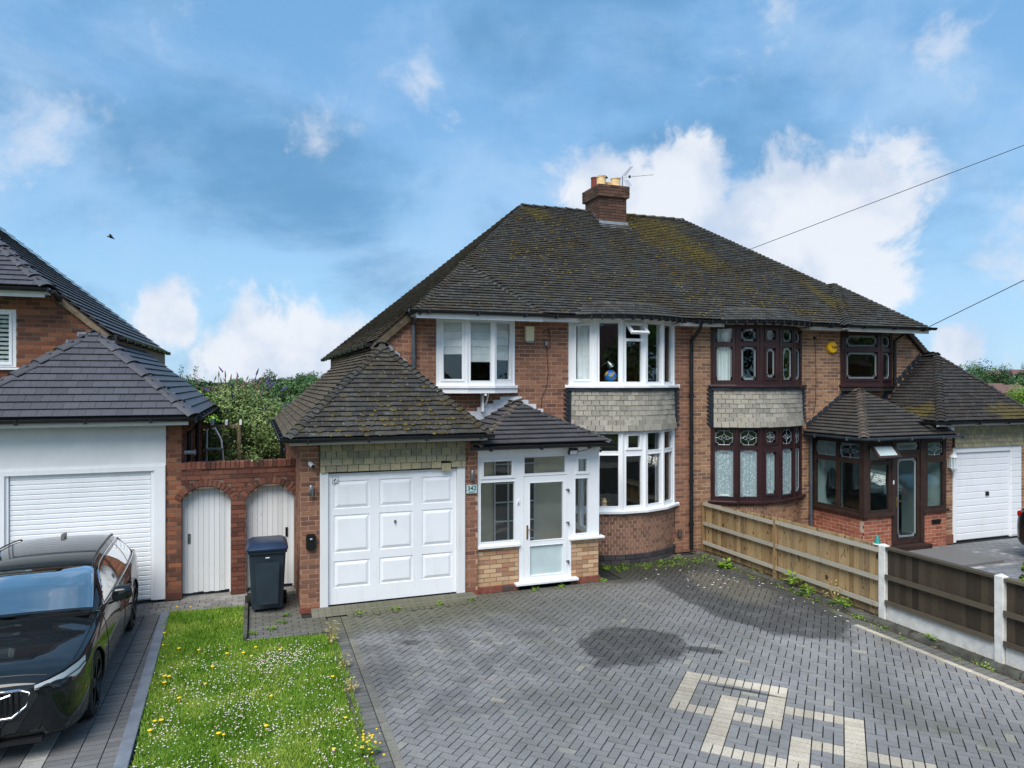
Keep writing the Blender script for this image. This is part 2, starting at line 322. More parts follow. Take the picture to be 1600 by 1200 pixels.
def paver_mat(name, stops, stain=True, green=.5):
    m, t, b = new_mat(name); r = piece_random(t); P = wpos(t)
    c = t.ramp(r, stops)
    c = t.mix(t.math('MULTIPLY', t.smooth(t.noise(P, 45, 4, .75), .40, .72), .45), c, cl(84, 84, 84)); c = t.mix(t.math('MULTIPLY', t.smooth(t.noise(P, 160, 2, .6), .60, .75), .3), c, cl(196, 196, 194))
    c = t.mix(t.math('MULTIPLY', t.smooth(t.noise(P, .55, 5, .6), .5, .7), .35), c, cl(84, 82, 80))
    g = t.math('MULTIPLY', t.smooth(t.noise(P, 1.4, 5, .65), .5, .7), t.smooth(t.noise(P, .35, 3, .5), .4, .62))
    c = t.mix(t.math('MULTIPLY', g, green), c, cl(98, 98, 62))
    c = t.mix(t.math('MULTIPLY', t.smooth(t.noise(P, .32, 6, .62, .4), .40, .66), .5), c, cl(84, 84, 80))
    rough = .8
    if stain:
        nearh = ellipse(t, P, 4.6, 12.4, 5.2, 2.6, 0, .35, .7, .45)
        c = t.mix(t.math('MULTIPLY', nearh, .55), c, cl(82, 80, 70))
        lowl = ellipse(t, P, 1.9, 6.6, 2.6, 3.2, .3, .4, .6, .5)
        c = t.mix(t.math('MULTIPLY', lowl, .22), c, cl(82, 82, 82))
        wet = ellipse(t, P, 4.82, 8.42, .72, .70, 0, .42, 2.2, .09)
        wet = t.math('MAXIMUM', wet, ellipse(t, P, 5.6, 7.95, .30, .10, math.radians(-38), .6, 3.5, .2))
        for a in ((4.2, 8.0, .22, .14, .3, .5, 4, .3), (7.6, 9.9, 1.02, 2.35, 0, .26, 1.5, .07), (7.2, 11.6, 1.3, .7, 0, .4, 1.2, .3), (2.0, 9.55, .12, .1, 0, .6, 4, .5), (5.3, 6.75, .03, .5, .78, .3, 4, .5)):
            wet = t.math('MAXIMUM', wet, ellipse(t, P, a[0], a[1], a[2], a[3], a[4], a[5], a[6], a[7]))
        dirt = ellipse(t, P, 7.78, 10.25, .48, 1.0, 0, .45, 1.8, .25)
        oil = t.math('MULTIPLY', ellipse(t, P, 2.3, 8.9, 1.7, 1.9, 0, .5, 1.2, .5), t.smooth(t.noise(P, 1.7, 5, .6), .42, .62))
        c = t.mix(t.math('MULTIPLY', oil, .42), c, cl(64, 64, 66))
        grn = ellipse(t, P, 2.2, 10.7, 1.5, .6, 0, .45, 1.5, .5)
        c = t.mix(t.math('MULTIPLY', grn, .5), c, cl(84, 84, 52))
        c = t.mix(t.math('MULTIPLY', wet, t.smooth(t.noise(P, 3.0, 4, .6), .25, .6, .62, .88)), c, cl(66, 66, 65))
        c = t.mix(t.math('MULTIPLY', dirt, .6), c, cl(112, 106, 92))
        dk = ellipse(t, P, 7.0, 12.0, 1.9, .75, 0, .4, 1.4, .4)
        c = t.mix(t.math('MULTIPLY', dk, .75), c, cl(58, 58, 48))
        t.l.new(t.math('SUBTRACT', .8, t.math('MULTIPLY', wet, .22)), b.inputs['Roughness'])
    else: b.inputs['Roughness'].default_value = rough
    t.l.new(c, b.inputs['Base Color']); b.inputs['Specular IOR Level'].default_value = .35
    bump(t, b, t.noise(P, 150, 3, .6), .35, .003); return m
GREYP = [(0, cl(136, 135, 135)), (.3, cl(146, 145, 145)), (.6, cl(152, 150, 149)), (.93, cl(140, 138, 138)), (.985, cl(158, 155, 148)), (1, cl(180, 174, 156))]
paver_mat('paver_grey', GREYP); paver_mat('paver_cream', [(0, cl(204, 190, 168)), (.5, cl(224, 211, 190)), (1, cl(212, 200, 180))], True, .2)
paver_mat('paver_edge', [(0, cl(104, 103, 100)), (.5, cl(126, 124, 118)), (1, cl(112, 110, 106))])
paver_mat('paver_border', [(0, cl(128, 124, 112)), (.5, cl(150, 145, 130)), (1, cl(136, 132, 120))])
paver_mat('paver_left_light', [(0, cl(166, 163, 158)), (.5, cl(190, 187, 181)), (1, cl(178, 174, 166))], False, .1)
paver_mat('paver_left_dark', [(0, cl(102, 101, 102)), (.5, cl(122, 120, 120)), (1, cl(112, 109, 108))], False, .1)
paver_mat('paver_left_mid', [(0, cl(136, 134, 132)), (.4, cl(156, 154, 151)), (.8, cl(170, 167, 162)), (1, cl(142, 139, 136))], False, .15)
paver_mat('paver_right', [(0, cl(118, 120, 126)), (.5, cl(140, 142, 146)), (1, cl(128, 128, 132))], False, .1)

def wood_mat(name, stops, axis='Z', knots=.6, rough=.9):
    m, t, b = new_mat(name); r = piece_random(t); P = wpos(t)
    mp = t.node('ShaderNodeMapping'); t.put(mp.inputs[0], P); mp.inputs['Scale'].default_value = {'Z': (60, 60, 2.5), 'Y': (60, 2.5, 60), 'X': (2.5, 60, 60)}[axis]
    off = t.node('ShaderNodeCombineXYZ'); t.l.new(t.math('MULTIPLY', r, 50), off.inputs[0]); t.l.new(t.math('MULTIPLY', r, 31), off.inputs[2])
    V = t.vmath('ADD', mp.outputs[0], off.outputs[0])
    g = t.noise(V, 1.0, 6, .7, .4); c = t.ramp(t.math('ADD', t.math('MULTIPLY', r, .62), t.math('MULTIPLY', g, .55)), stops)
    if knots:
        mp2 = t.node('ShaderNodeMapping'); t.put(mp2.inputs[0], P); mp2.inputs['Scale'].default_value = (14, 14, 7)
        k = t.smooth(t.noise(t.vmath('ADD', mp2.outputs[0], off.outputs[0]), 1.0, 4, .65), .585, .66)
        c = t.mix(t.math('MULTIPLY', k, knots), c, cl(36, 26, 18))
    t.l.new(c, b.inputs['Base Color']); b.inputs['Roughness'].default_value = rough; b.inputs['Specular IOR Level'].default_value = .2
    bump(t, b, g, .4, .004); return m
wood_mat('fence_new', [(.1, cl(98, 76, 52)), (.35, cl(150, 122, 86)), (.6, cl(178, 152, 112)), (.8, cl(152, 130, 98)), (1, cl(112, 92, 68))], 'Z', .85)
wood_mat('fence_dark', [(.1, cl(44, 40, 34)), (.5, cl(66, 58, 48)), (1, cl(84, 74, 60))], 'Z', .3)
wood_mat('rail_grey', [(.1, cl(122, 118, 106)), (.5, cl(164, 158, 144)), (1, cl(186, 180, 164))], 'Y', .25)
wood_mat('rail_dark', [(.1, cl(60, 56, 48)), (.5, cl(88, 80, 68)), (1, cl(104, 96, 82))], 'Y', .2)
def gate_mat():
    m, t, b = new_mat('gate_white'); r = piece_random(t); P = wpos(t)
    mp = t.node('ShaderNodeMapping'); t.put(mp.inputs[0], P); mp.inputs['Scale'].default_value = (40, 40, 4)
    g = t.noise(mp.outputs[0], 1.0, 5, .7); c = t.mix(r, cl(214, 216, 216), cl(230, 232, 233))
    c = t.mix(t.smooth(g, .66, .72), c, cl(120, 110, 96)); t.l.new(c, b.inputs['Base Color']); b.inputs['Roughness'].default_value = .6; bump(t, b, g, .25, .003)
gate_mat()

def leaf_mat(name, a, b_, c_, ns=1.1):
    m, t, b = new_mat(name); r = piece_random(t); P = wpos(t)
    k = t.math('ADD', t.math('MULTIPLY', r, .38), t.math('MULTIPLY', t.math('ADD', t.smooth(t.noise(P, ns, 5, .65), .3, .7), t.noise(P, ns * 3.2, 3, .6)), .36))
    t.l.new(t.ramp(k, [(.15, a), (.5, b_), (.85, c_)]), b.inputs['Base Color']); b.inputs['Roughness'].default_value = .65; b.inputs['Specular IOR Level'].default_value = .25
    b.inputs['Transmission Weight'].default_value = 0; b.inputs['Subsurface Weight'].default_value = 0
    return m
leaf_mat('leaf_mid', cl(62, 86, 38), cl(98, 130, 52), cl(138, 164, 72)); leaf_mat('leaf_bright', cl(84, 118, 36), cl(122, 162, 50), cl(164, 194, 74)); leaf_mat('leaf_dark', cl(28, 44, 26), cl(44, 66, 34), cl(66, 90, 44))
leaf_mat('leaf_far', cl(36, 62, 48), cl(62, 94, 60), cl(112, 138, 78), .05); leaf_mat('leaf_bush', cl(70, 92, 56), cl(112, 136, 78), cl(158, 172, 112)); leaf_mat('leaf_conifer', cl(70, 92, 24), cl(112, 136, 36), cl(150, 166, 54))
leaf_mat('grass', cl(62, 98, 16), cl(100, 142, 34), cl(168, 180, 82)); leaf_mat('weed', cl(66, 96, 26), cl(96, 132, 38), cl(140, 166, 62)); leaf_mat('roof_moss', cl(50, 42, 22), cl(76, 64, 28), cl(104, 92, 38)); leaf_mat('moss', cl(52, 60, 26), cl(74, 84, 34), cl(98, 108, 46))
simple('flower_white', cl(226, 218, 210), .8); simple('flower_pink', cl(214, 190, 184), .8); simple('flower_yellow', cl(240, 204, 20), .7); simple('flower_purple', cl(88, 76, 136), .8); simple('straw', cl(166, 152, 98), .9)
def lawn_mat():
    m, t, b = new_mat('lawn_soil'); P = wpos(t)
    c = t.ramp(t.noise(P, 2.2, 6, .65), [(.3, cl(70, 100, 22)), (.5, cl(88, 126, 28)), (.7, cl(118, 140, 48))]); t.l.new(c, b.inputs['Base Color']); b.inputs['Roughness'].default_value = 1; bump(t, b, t.noise(P, 60, 4, .7), .8, .03)
lawn_mat()
def terrain_mat():
    m, t, b = new_mat('terrain'); P = wpos(t)
    c = t.ramp(t.noise(P, .03, 6, .6), [(.3, cl(60, 84, 40)), (.5, cl(86, 108, 54)), (.7, cl(104, 116, 66))]); t.l.new(c, b.inputs['Base Color']); b.inputs['Roughness'].default_value = 1
terrain_mat()
def car_paint(name, col):
    m, t, b = new_mat(name); b.inputs['Base Color'].default_value = col; b.inputs['Roughness'].default_value = .5; b.inputs['Specular IOR Level'].default_value = .1
    b.inputs['Coat Weight'].default_value = 1.0; b.inputs['Coat Roughness'].default_value = .02; return m
car_paint('car_black', cl(14, 19, 22)); car_paint('car_green', cl(16, 40, 44)); simple('chrome', cl(216, 218, 220), .12, 1); simple('tyre', cl(22, 22, 23), .85, bumps=.3); simple('rim_dark', cl(44, 45, 48), .3, .8)
simple('lamp_lens', cl(222, 228, 232), .35, 0); simple('seat_dark', cl(44, 42, 42), .8); simple('red_lamp', cl(170, 20, 18), .25)
simple('globe_blue', cl(26, 120, 200), .35); simple('globe_land', cl(206, 176, 90), .5)
M = MATS
# ---------------------------------------------------------------- pieces: bricks, tiles, pavers, boards as oriented boxes
SN, CS = math.sin(YAW), math.cos(YAW)
def view_weight(c, n, area):
    f = SN * c[0] + CS * c[1]
    if f < 1: return 0.0
    u = 800 + FPX * (CS * c[0] - SN * c[1]) / f; v = 597 - FPX * (c[2] - 3.57) / f
    if not (4 < u < 1596 and 4 < v < 1196): return 0.0
    d = Vector(c) - EYE; return max(0.0, -d.normalized().dot(n)) * area / (f * f)
class Pieces:
    def __init__(s): s.p = []
    def add(s, c, X, Y, Z, d, parent, face='y', pick=1.0):
        """Y axis points OUT of the surface for face 'y', Z for face 'z'"""
        n, area = (Y, d[0] * d[2]) if face == 'y' else (Z, d[0] * d[1])
        s.p.append((Vector(c), X, Y, Z, d, parent, pick * view_weight(c, n, area) if pick else 0.0))
UNIT = {}
def unit_mesh(name, mat, bev=0.0):
    k = (name, mat.name)
    if k not in UNIT:
        v = [(x * .5, y * .5, z * .5) for x, y, z in ((-1, -1, -1), (1, -1, -1), (1, 1, -1), (-1, 1, -1), (-1, -1, 1), (1, -1, 1), (1, 1, 1), (-1, 1, 1))]
        me = bpy.data.meshes.new(name); me.from_pydata(v, [], CUBE_F); me.materials.append(mat); UNIT[k] = me
    return UNIT[k]
def finish(pieces, name, mat, root, rest_name, most=300, rest_parent=None, rest_label=None):
    P = pieces.p; order = sorted(range(len(P)), key=lambda i: -P[i][6]); single = [i for i in order[:most] if P[i][6] > 0]; chosen = set(single)
    for i in single:
        c, X, Y, Z, d, par, wgt = P[i]
        m = mat[pieces.m[i]] if isinstance(mat, dict) else mat
        o = bpy.data.objects.new(name, unit_mesh(name, m))
        W = Matrix(((X[0] * d[0], Y[0] * d[1], Z[0] * d[2], c[0]), (X[1] * d[0], Y[1] * d[1], Z[1] * d[2], c[1]), (X[2] * d[0], Y[2] * d[1], Z[2] * d[2], c[2]), (0, 0, 0, 1)))
        link(o, par, W)
    rest = [i for i in range(len(P)) if i not in chosen]
    if rest:
        mats = sorted(set(pieces.m[i] for i in rest)) if isinstance(mat, dict) else [None]
        K = np.array([(-1, -1, -1), (1, -1, -1), (1, 1, -1), (-1, 1, -1), (-1, -1, 1), (1, -1, 1), (1, 1, 1), (-1, 1, 1)]) * .5
        C = np.array([P[i][0] for i in rest]); AX = np.array([[P[i][1], P[i][2], P[i][3]] for i in rest]); D = np.array([P[i][4] for i in rest])
        V = C[:, None, :] + np.einsum('kj,njd->nkd', K, AX * D[:, :, None])
        n = len(rest); F = (np.array(CUBE_F)[None] + (np.arange(n) * 8)[:, None, None]).reshape(-1, 4)
        me = bpy.data.meshes.new(rest_name); me.vertices.add(n * 8); me.vertices.foreach_set('co', V.reshape(-1))
        me.loops.add(F.size); me.loops.foreach_set('vertex_index', F.reshape(-1)); me.polygons.add(len(F)); me.polygons.foreach_set('loop_start', np.arange(len(F)) * 4)
        if isinstance(mat, dict):
            for mm in mats: me.materials.append(mat[mm])
            idx = np.repeat([mats.index(pieces.m[i]) for i in rest], 6); me.polygons.foreach_set('material_index', idx.astype(np.int32))
        else: me.materials.append(mat)
        me.polygons.foreach_set('use_smooth', [False] * len(F)); me.update(calc_edges=True); me.validate(); me.shade_flat()
        o = bpy.data.objects.new(rest_name, me); link(o, rest_parent or root); o['kind'] = 'stuff'
        if rest_label: o['label'] = rest_label
class MPieces(Pieces):
    def __init__(s): s.p = []; s.m = {}
    def addm(s, mat, *a, **k): s.m[len(s.p)] = mat; s.add(*a, **k)

def subtract(intervals, cuts):
    for a, b in cuts:
        new = []
        for x, y in intervals:
            if b <= x or a >= y: new.append((x, y)); continue
            if a > x: new.append((x, a))
            if b < y: new.append((b, y))
        intervals = new
    return intervals
UP = Vector((0, 0, 1))
def brick_wall(parent, pieces, A, B, z0, z1, mortar, openings=(), limit=None, name='wall', course=.075, bl=.225, pick=1.0, thick=.1, proud=.005, hl=False):
    A = Vector((A[0], A[1], 0)); B = Vector((B[0], B[1], 0)); L = (B - A).length; d = (B - A).normalized(); n = Vector((d.y, -d.x, 0))
    mb = MB(); rows = []; nc = int(math.ceil((z1 - z0) / course - 1e-6))
    for c in range(nc):
        za, zb = z0 + c * course, min(z0 + (c + 1) * course, z1); zm = (za + zb) / 2
        iv = [(0, L)] if limit is None else [limit(zm)]
        iv = subtract(iv, [(o[0], o[1]) for o in openings if o[2] < zm < o[3]])
        rows.append((c, za, zb, iv))
        for a, b in iv:
            if b - a > .01: mb.box(A + d * (a + b) / 2 - n * (proud + thick / 2) + UP * zm, (b - a, thick, zb - za), (d, n, UP))
    wall = mb.build(name, mortar, parent)
    for c, za, zb, iv in rows:
        if zb - za < .03: continue
        off = (c % 2) * bl / 2 + random.uniform(-.004, .004)
        for a, b in iv:
            k = math.floor((a - off) / bl)
            while off + k * bl < b:
                s0, s1 = max(a, off + k * bl + .0065), min(b, off + (k + 1) * bl - .0065); k += 1
                if s1 - s0 < .03: continue
                j = random.uniform(-.002, .0025); tk = .03
                pieces.add(A + d * (s0 + s1) / 2 + n * (j - tk / 2) + UP * ((za + zb) / 2 + random.uniform(-.001, .001)), d, n, UP, (s1 - s0, tk, zb - za - .013), wall, 'y', pick)
    return wall

def window(parent, A, B, z0, z1, panes, mat, glass, depth=.07, setback=0.0, name='window', sash=None, label=None):
    """frame slab with real openings; each pane a child. panes: (s0,s1,z0,z1,flags)"""
    A = Vector((A[0], A[1], 0)); B = Vector((B[0], B[1], 0)); L = (B - A).length; d = (B - A).normalized(); n = Vector((d.y, -d.x, 0)); A = A - n * setback
    zs = sorted(set([z0, z1] + [p[2] for p in panes] + [p[3] for p in panes]))
    mb = MB()
    for za, zb in zip(zs, zs[1:]):
        zm = (za + zb) / 2; iv = subtract([(0, L)], [(p[0], p[1]) for p in panes if p[2] < zm < p[3]])
        for a, b in iv: mb.box(A + d * (a + b) / 2 - n * depth / 2 + UP * zm, (b - a, depth, zb - za), (d, n, UP))
    w = mb.build(name, mat, parent)
    if label: w['label'] = label
    for p in panes:
        fl = p[4] if len(p) > 4 else ''
        pc = A + d * (p[0] + p[1]) / 2 + UP * (p[2] + p[3]) / 2; pw, ph = p[1] - p[0], p[3] - p[2]
        if 'n' in fl: continue
        g = M['glass_frost'] if 'f' in fl else glass
        gm = MB().box(pc - n * .035, (pw + .01, .008, ph + .01), (d, n, UP)); gm.build('pane', g, w)
        bd = MB(); bw = .012                                       # bead round the glass, a shallow step
        if 's' in fl: bw = .045
        pr = .018 if 's' in fl else .004
        o0 = bw
        for (cx, cz, sx, sz) in ((0, ph / 2 + o0 / 2 - .006, pw + 2 * o0, o0), (0, -ph / 2 - o0 / 2 + .006, pw + 2 * o0, o0), (-pw / 2 - o0 / 2 + .006, 0, o0, ph - .012), (pw / 2 + o0 / 2 - .006, 0, o0, ph - .012)):
            bd.box(pc + d * cx + UP * cz + n * (pr / 2 - .02), (sx, pr + .04, sz), (d, n, UP))
        bd.build('casement' if 's' in fl else 'glazing_bead', mat, w, bevel=.004 if 's' in fl else 0)
    return w

def plane_axes(poly):
    n = Vector((0, 0, 0)); pts = [Vector(p) for p in poly]
    for i in range(len(pts)): a, b = pts[i], pts[(i + 1) % len(pts)]; n += a.cross(b)
    n.normalize()
    if n.z < 0: n = -n
    e = UP.cross(n).normalized(); s = n.cross(e)
    return n, e, s
def roof_face(parent, pieces, poly, gauge=.1, tw=.165, tk=.013, pick=1.0, smin=None, lift=.0, jit=1.0, tail=.036):
    n, e, s = plane_axes(poly); pts = [Vector(p) for p in poly]; O = min(pts, key=lambda p: p.dot(s))
    P2 = [((p - O).dot(e), (p - O).dot(s)) for p in pts]; smax = max(p[1] for p in P2); k = 0
    ln = gauge * 1.45; tilt = math.atan2(tail, ln); sl = (s * math.cos(tilt) - n * math.sin(tilt)).normalized(); nl = (n * math.cos(tilt) + s * math.sin(tilt)).normalized()
    while k * gauge < smax - .02:
        sm = min(k * gauge + gauge * .5, smax - .005); xs = []
        for i in range(len(P2)):
            (x0, y0), (x1, y1) = P2[i], P2[(i + 1) % len(P2)]
            if (y0 <= sm) != (y1 <= sm): xs.append(x0 + (sm - y0) / (y1 - y0) * (x1 - x0))
        xs.sort(); off = (k % 2) * tw / 2 + random.uniform(-.012, .012) * jit
        for a, b in zip(xs[::2], xs[1::2]):
            q = math.floor((a - off) / tw)
            while off + q * tw < b:
                x0, x1 = max(a, off + q * tw + .002), min(b, off + (q + 1) * tw - .002); q += 1
                if x1 - x0 < .025: continue
                r = random.uniform(-.012, .012) * jit; ee = (e * math.cos(r) + sl * math.sin(r)); ss = (sl * math.cos(r) - e * math.sin(r))
                base = O + e * (x0 + x1) / 2 + s * (k * gauge) + n * (tail + lift + random.uniform(-.003, .004) * jit)
                c = base + ss * (ln / 2 + random.uniform(-.004, .004) * jit) + nl * tk / 2
                pieces.add(c, ee, ss, nl, (x1 - x0, ln, tk), parent, 'z', pick)
        k += 1
ARC = {}
def hip_line(parent, a, b, mat, r=.10, pitch=.11, seg=6, name='hip_tile', bulge=1.0, length=None, sides=None):
    """saddle-shaped tiles laid up a hip or along a ridge from a (low) to b (high)"""
    a, b = Vector(a), Vector(b); D = (b - a); L = D.length; D.normalize()
    side = D.cross(UP).normalized(); up = side.cross(D).normalized()
    if up.z < 0: up = -up
    key = (mat.name, round(r, 3), round(pitch, 3))
    if key not in ARC:
        ln = (length or pitch * 1.35); v = []; f = []; th = .014
        for yy, rr, dz in ((0, r, .012), (ln, r * .86, -.012)):
            for rad in (rr, rr - th):
                for k in range(seg + 1):
                    t_ = math.pi * (.12 + .76 * k / seg); v.append((rad * 1.15 * math.cos(t_), yy, rad * .8 * math.sin(t_) + dz - r * .42))
        q = seg + 1
        for k in range(seg):
            f += [(k, k + 1, 2 * q + k + 1, 2 * q + k), (q + k + 1, q + k, 3 * q + k, 3 * q + k + 1), (k + 1, k, q + k, q + k + 1)]
        me = bpy.data.meshes.new(name); me.from_pydata(v, [], f); me.materials.append(mat); ARC[key] = me
    n = int(L / pitch)
    for i in range(n):
        p = a + D * (i * pitch) + up * random.uniform(0, .006); rz = random.uniform(-.05, .05)
        sx, dx = side * math.cos(rz) + D * math.sin(rz), D * math.cos(rz) - side * math.sin(rz)
        W = Matrix(((sx[0], dx[0], up[0], p[0]), (sx[1], dx[1], up[1], p[1]), (sx[2], dx[2], up[2], p[2]), (0, 0, 0, 1)))
        o = bpy.data.objects.new(name, ARC[key]); link(o, parent, W)

def gutter(parent, pts, mat, r=.055, name='gutter', brackets=True):
    """half-round gutter swept along a polyline (open side up)"""
    pts = [Vector(p) for p in pts]; mb = MB(); rings = []; n = 7
    for i, p in enumerate(pts):
        d1 = (pts[i] - pts[i - 1]).normalized() if i else None; d2 = (pts[i + 1] - pts[i]).normalized() if i < len(pts) - 1 else None
        d = ((d1 or d2) + (d2 or d1)).normalized(); sd = d.cross(UP).normalized(); k = 1.0
        if d1 and d2: k = 1 / max(.5, math.cos(d1.angle(d2) / 2))
        rings.append(len(mb.v))
        for rr in (r, r - .008):
            for q in range(n): a = math.pi + math.pi * q / (n - 1); mb.v.append(p + sd * rr * k * math.cos(a) + UP * (rr * 1.1 * math.sin(a)))
    m = 2 * n
    for a, b in zip(rings, rings[1:]):
        for q in range(n - 1):
            mb.f.append((a + q, a + q + 1, b + q + 1, b + q)); mb.f.append((a + n + q + 1, a + n + q, b + n + q, b + n + q + 1))
        mb.f.append((a, b, b + n, a + n)); mb.f.append((a + n - 1, a + 2 * n - 1, b + 2 * n - 1, b + n - 1))
    for a in (rings[0], rings[-1]): mb.f.append(tuple(a + q for q in range(n)) )
    if brackets:
        for a, b in zip(pts, pts[1:]):
            L = (b - a).length; d = (b - a).normalized(); sd = d.cross(UP).normalized()
            for q in range(int(L / .9) + 1):
                p = a + d * min(L, .35 + q * .9); mb.box(p - UP * .035, (.03, r * 2.15, r * 1.45), (d, sd, UP))
    return auto_smooth(mb.build(name, mat, parent), 40)
def curtain(parent, A, B, z0, z1, mat, waves=6, amp=.03, name='curtain', label=None, cat=None, group=None):
    A = Vector((A[0], A[1], 0)); B = Vector((B[0], B[1], 0)); d = (B - A); n = Vector((d.y, -d.x, 0)).normalized(); N_ = waves * 6; mb = MB()
    for k in range(N_ + 1):
        p = A + d * k / N_; ph = math.sin(k / 6 * 2 * math.pi + math.sin(k * .7) * .6)
        mb.v += [p + n * amp * .6 * ph + UP * z1, p + n * amp * ph + UP * z0, p + n * (amp * .6 * ph - .004) + UP * z1, p + n * (amp * ph - .004) + UP * z0]
    for k in range(N_):
        i, j = 4 * k, 4 * k + 4; mb.f += [(i, i + 1, j + 1, j), (i + 2, j + 2, j + 3, i + 3)]
    o = mb.build(name, mat, parent, True)
    return set_props(o, label, cat, group)
def text_obj(body, loc, size, mat, parent, name='lettering', X=Vector((1, 0, 0)), Y=Vector((0, 0, 1)), extrude=.002):
    cu = bpy.data.curves.new(name, 'FONT'); cu.body = body; cu.size = size; cu.extrude = extrude; cu.align_x = 'CENTER'; cu.align_y = 'CENTER'; cu.materials.append(mat)
    Z = X.cross(Y); loc = Vector(loc)
    W = Matrix(((X[0], Y[0], Z[0], loc[0]), (X[1], Y[1], Z[1], loc[1]), (X[2], Y[2], Z[2], loc[2]), (0, 0, 0, 1)))
    tmp = bpy.data.objects.new(name + '_curve', cu); me = bpy.data.meshes.new_from_object(tmp); bpy.data.objects.remove(tmp); me.name = name
    if not me.materials: me.materials.append(mat)
    return link(bpy.data.objects.new(name, me), parent, W)
def pipe(parent, pts, mat, r=.035, name='drainpipe', collars=True):
    mb = MB().tube(pts, r, 10)
    if collars:
        for a, b in zip(pts, pts[1:]):
            a, b = Vector(a), Vector(b); L = (b - a).length
            if L > 1:
                for q in range(1, int(L / .9) + 1): p = a.lerp(b, q * .9 / L if q * .9 < L else 1); dd = (b - a).normalized(); mb.tube([p - dd * .03, p + dd * .03], r * 1.3, 10)
    return auto_smooth(mb.build(name, mat, parent), 40)
# ---------------------------------------------------------------- ground, drives, lawn
def hgt(x, y):
    d = math.hypot(x, y)
    if y < 24: z = 0.0
    elif y < 90: z = -7.0 * ((y - 24) / 66) ** .8
    else: z = -7.0
    if y > 160: z += min(1, (d - 160) / 560) * ((14 if x > 0 else 9) * .9) if d > 160 else 0
    return z - .03
xs = [-3000, -1600, -900, -600, -400, -250, -150, -90, -50, -25, -10, 0, 10, 25, 50, 90, 150, 250, 350, 450, 600, 900, 1600, 3000]
ys = [-3000, -1000, -300, -100, -50, -20, 0, 10, 20, 24, 30, 40, 55, 70, 90, 120, 160, 200, 260, 320, 400, 500, 620, 800, 1100, 1800, 3500]
gv = [(x, y, hgt(x, y)) for y in ys for x in xs]; nx = len(xs)
gf = [(j * nx + i, j * nx + i + 1, (j + 1) * nx + i + 1, (j + 1) * nx + i) for j in range(len(ys) - 1) for i in range(nx - 1)]
ground = mesh_obj('ground', gv, gf, M['terrain'], None, True); ground['kind'] = 'structure'
road = MB().bb(-300, 300, -12.0, -5.5, -.10, -.010).build('road', M['asphalt']); road['kind'] = 'structure'
pave = MB().bb(-300, 300, -5.3, -3.2, -.10, .006).build('footpath', M['concrete_grey']); pave['kind'] = 'structure'

# --- the middle drive: herringbone laid at 45 degrees with a cream key pattern
PIT = .0975; A0, B0 = -1.72, 8.80; R2 = math.sqrt(.5)
drive = MB().quad((1.0, -3.2, -.024), (8.9, -3.2, -.024), (8.9, 12.7, -.024), (1.0, 12.7, -.024)).quad((-.15, 10.3, -.014), (1.0, 10.3, -.014), (1.0, 12.7, -.014), (-.15, 12.7, -.014)).build('driveway', M['joint_dark'])
drive['kind'] = 'structure'
pv = MPieces(); PX = Vector((R2, R2, 0)); PB = Vector((R2, -R2, 0))   # b axis and a axis in the ground plane
def cell_xy(i, j):                # i along a (right), j down b (towards camera); corner of the cell
    a, b = A0 + i * PIT, B0 - j * PIT
    return Vector(((a + b) * R2, (b - a) * R2, 0))
cream = {}
def rows_(i0, i1, j0, j1):
    for j in range(j0, j1):
        for i in range(i0, i1, 2): cream[(i, j)] = ('h', i, j); cream[(i + 1, j)] = ('h', i, j)
def cols_(i0, i1, j0, j1):
    for i in range(i0, i1):
        for j in range(j0, j1, 2): cream[(i, j)] = ('v', i, j); cream[(i, j + 1)] = ('v', i, j)
rows_(0, 2, 0, 9); cols_(2, 12, 0, 2); cols_(0, 5, 9, 11); rows_(10, 12, 2, 9); rows_(5, 7, 5, 17); cols_(7, 10, 5, 7); cols_(7, 12, 9, 11); cols_(5, 12, 17, 19)
cols_(12, 18, 5, 7); rows_(18, 20, 5, 17); rows_(13, 15, 12, 17); cols_(15, 18, 12, 14); cols_(20, 26, 12, 14); cols_(12, 18, 17, 19); rows_(24, 26, 14, 24); cols_(13, 25, 24, 26); rows_(11, 13, 19, 26)
def inside_drive(p):
    x, y = p.x, p.y
    if x < 1.25 or x > 8.30: return False
    if y < 3.6: return False
    if 3.3 < x < 6.35: return y < 11.06
    if x <= 3.3: return y < 10.92
    return y < 12.62
def lay(mat, c0, c1, half=False):
    """c0,c1 opposite cell corners (i,j)"""
    p0, p1 = cell_xy(*c0), cell_xy(*c1); c = (p0 + p1) / 2
    di, dj = abs(c1[0] - c0[0]) * PIT - .012, abs(c1[1] - c0[1]) * PIT - .012
    if not inside_drive(c): return
    z = random.uniform(-.0025, .0025)
    if random.random() < .05: z -= .003
    rx = random.uniform(-.008, .008); Zt = Vector((rx, random.uniform(-.008, .008), 1)).normalized(); Xa = PB - Zt * PB.dot(Zt); Xa.normalize(); Ya = Zt.cross(Xa)
    pv.addm(mat, c + UP * (z - .02), Xa, Ya, Zt, (di, dj, .04), drive, 'z')
done = set()
for key, (k, i, j) in cream.items():
    if (k, i, j) in done: continue
    done.add((k, i, j)); lay('paver_cream', (i, j), (i + 2, j + 1) if k == 'h' else (i + 1, j + 2))
for i in range(-70, 75):
    for j in range(-70, 75):
        k = (i - j) % 4
        for kk, cells in ((0, [(i, j), (i + 1, j)]), (2, [(i, j), (i, j - 1)])):
            if k != kk: continue
            free = [c for c in cells if c not in cream]
            if len(free) == 2:
                (a, b), (c_, d_) = free; lay('paver_grey', (min(a, c_), min(b, d_)), (max(a, c_) + 1, max(b, d_) + 1))
            elif len(free) == 1: lay('paver_grey', free[0], (free[0][0] + 1, free[0][1] + 1))
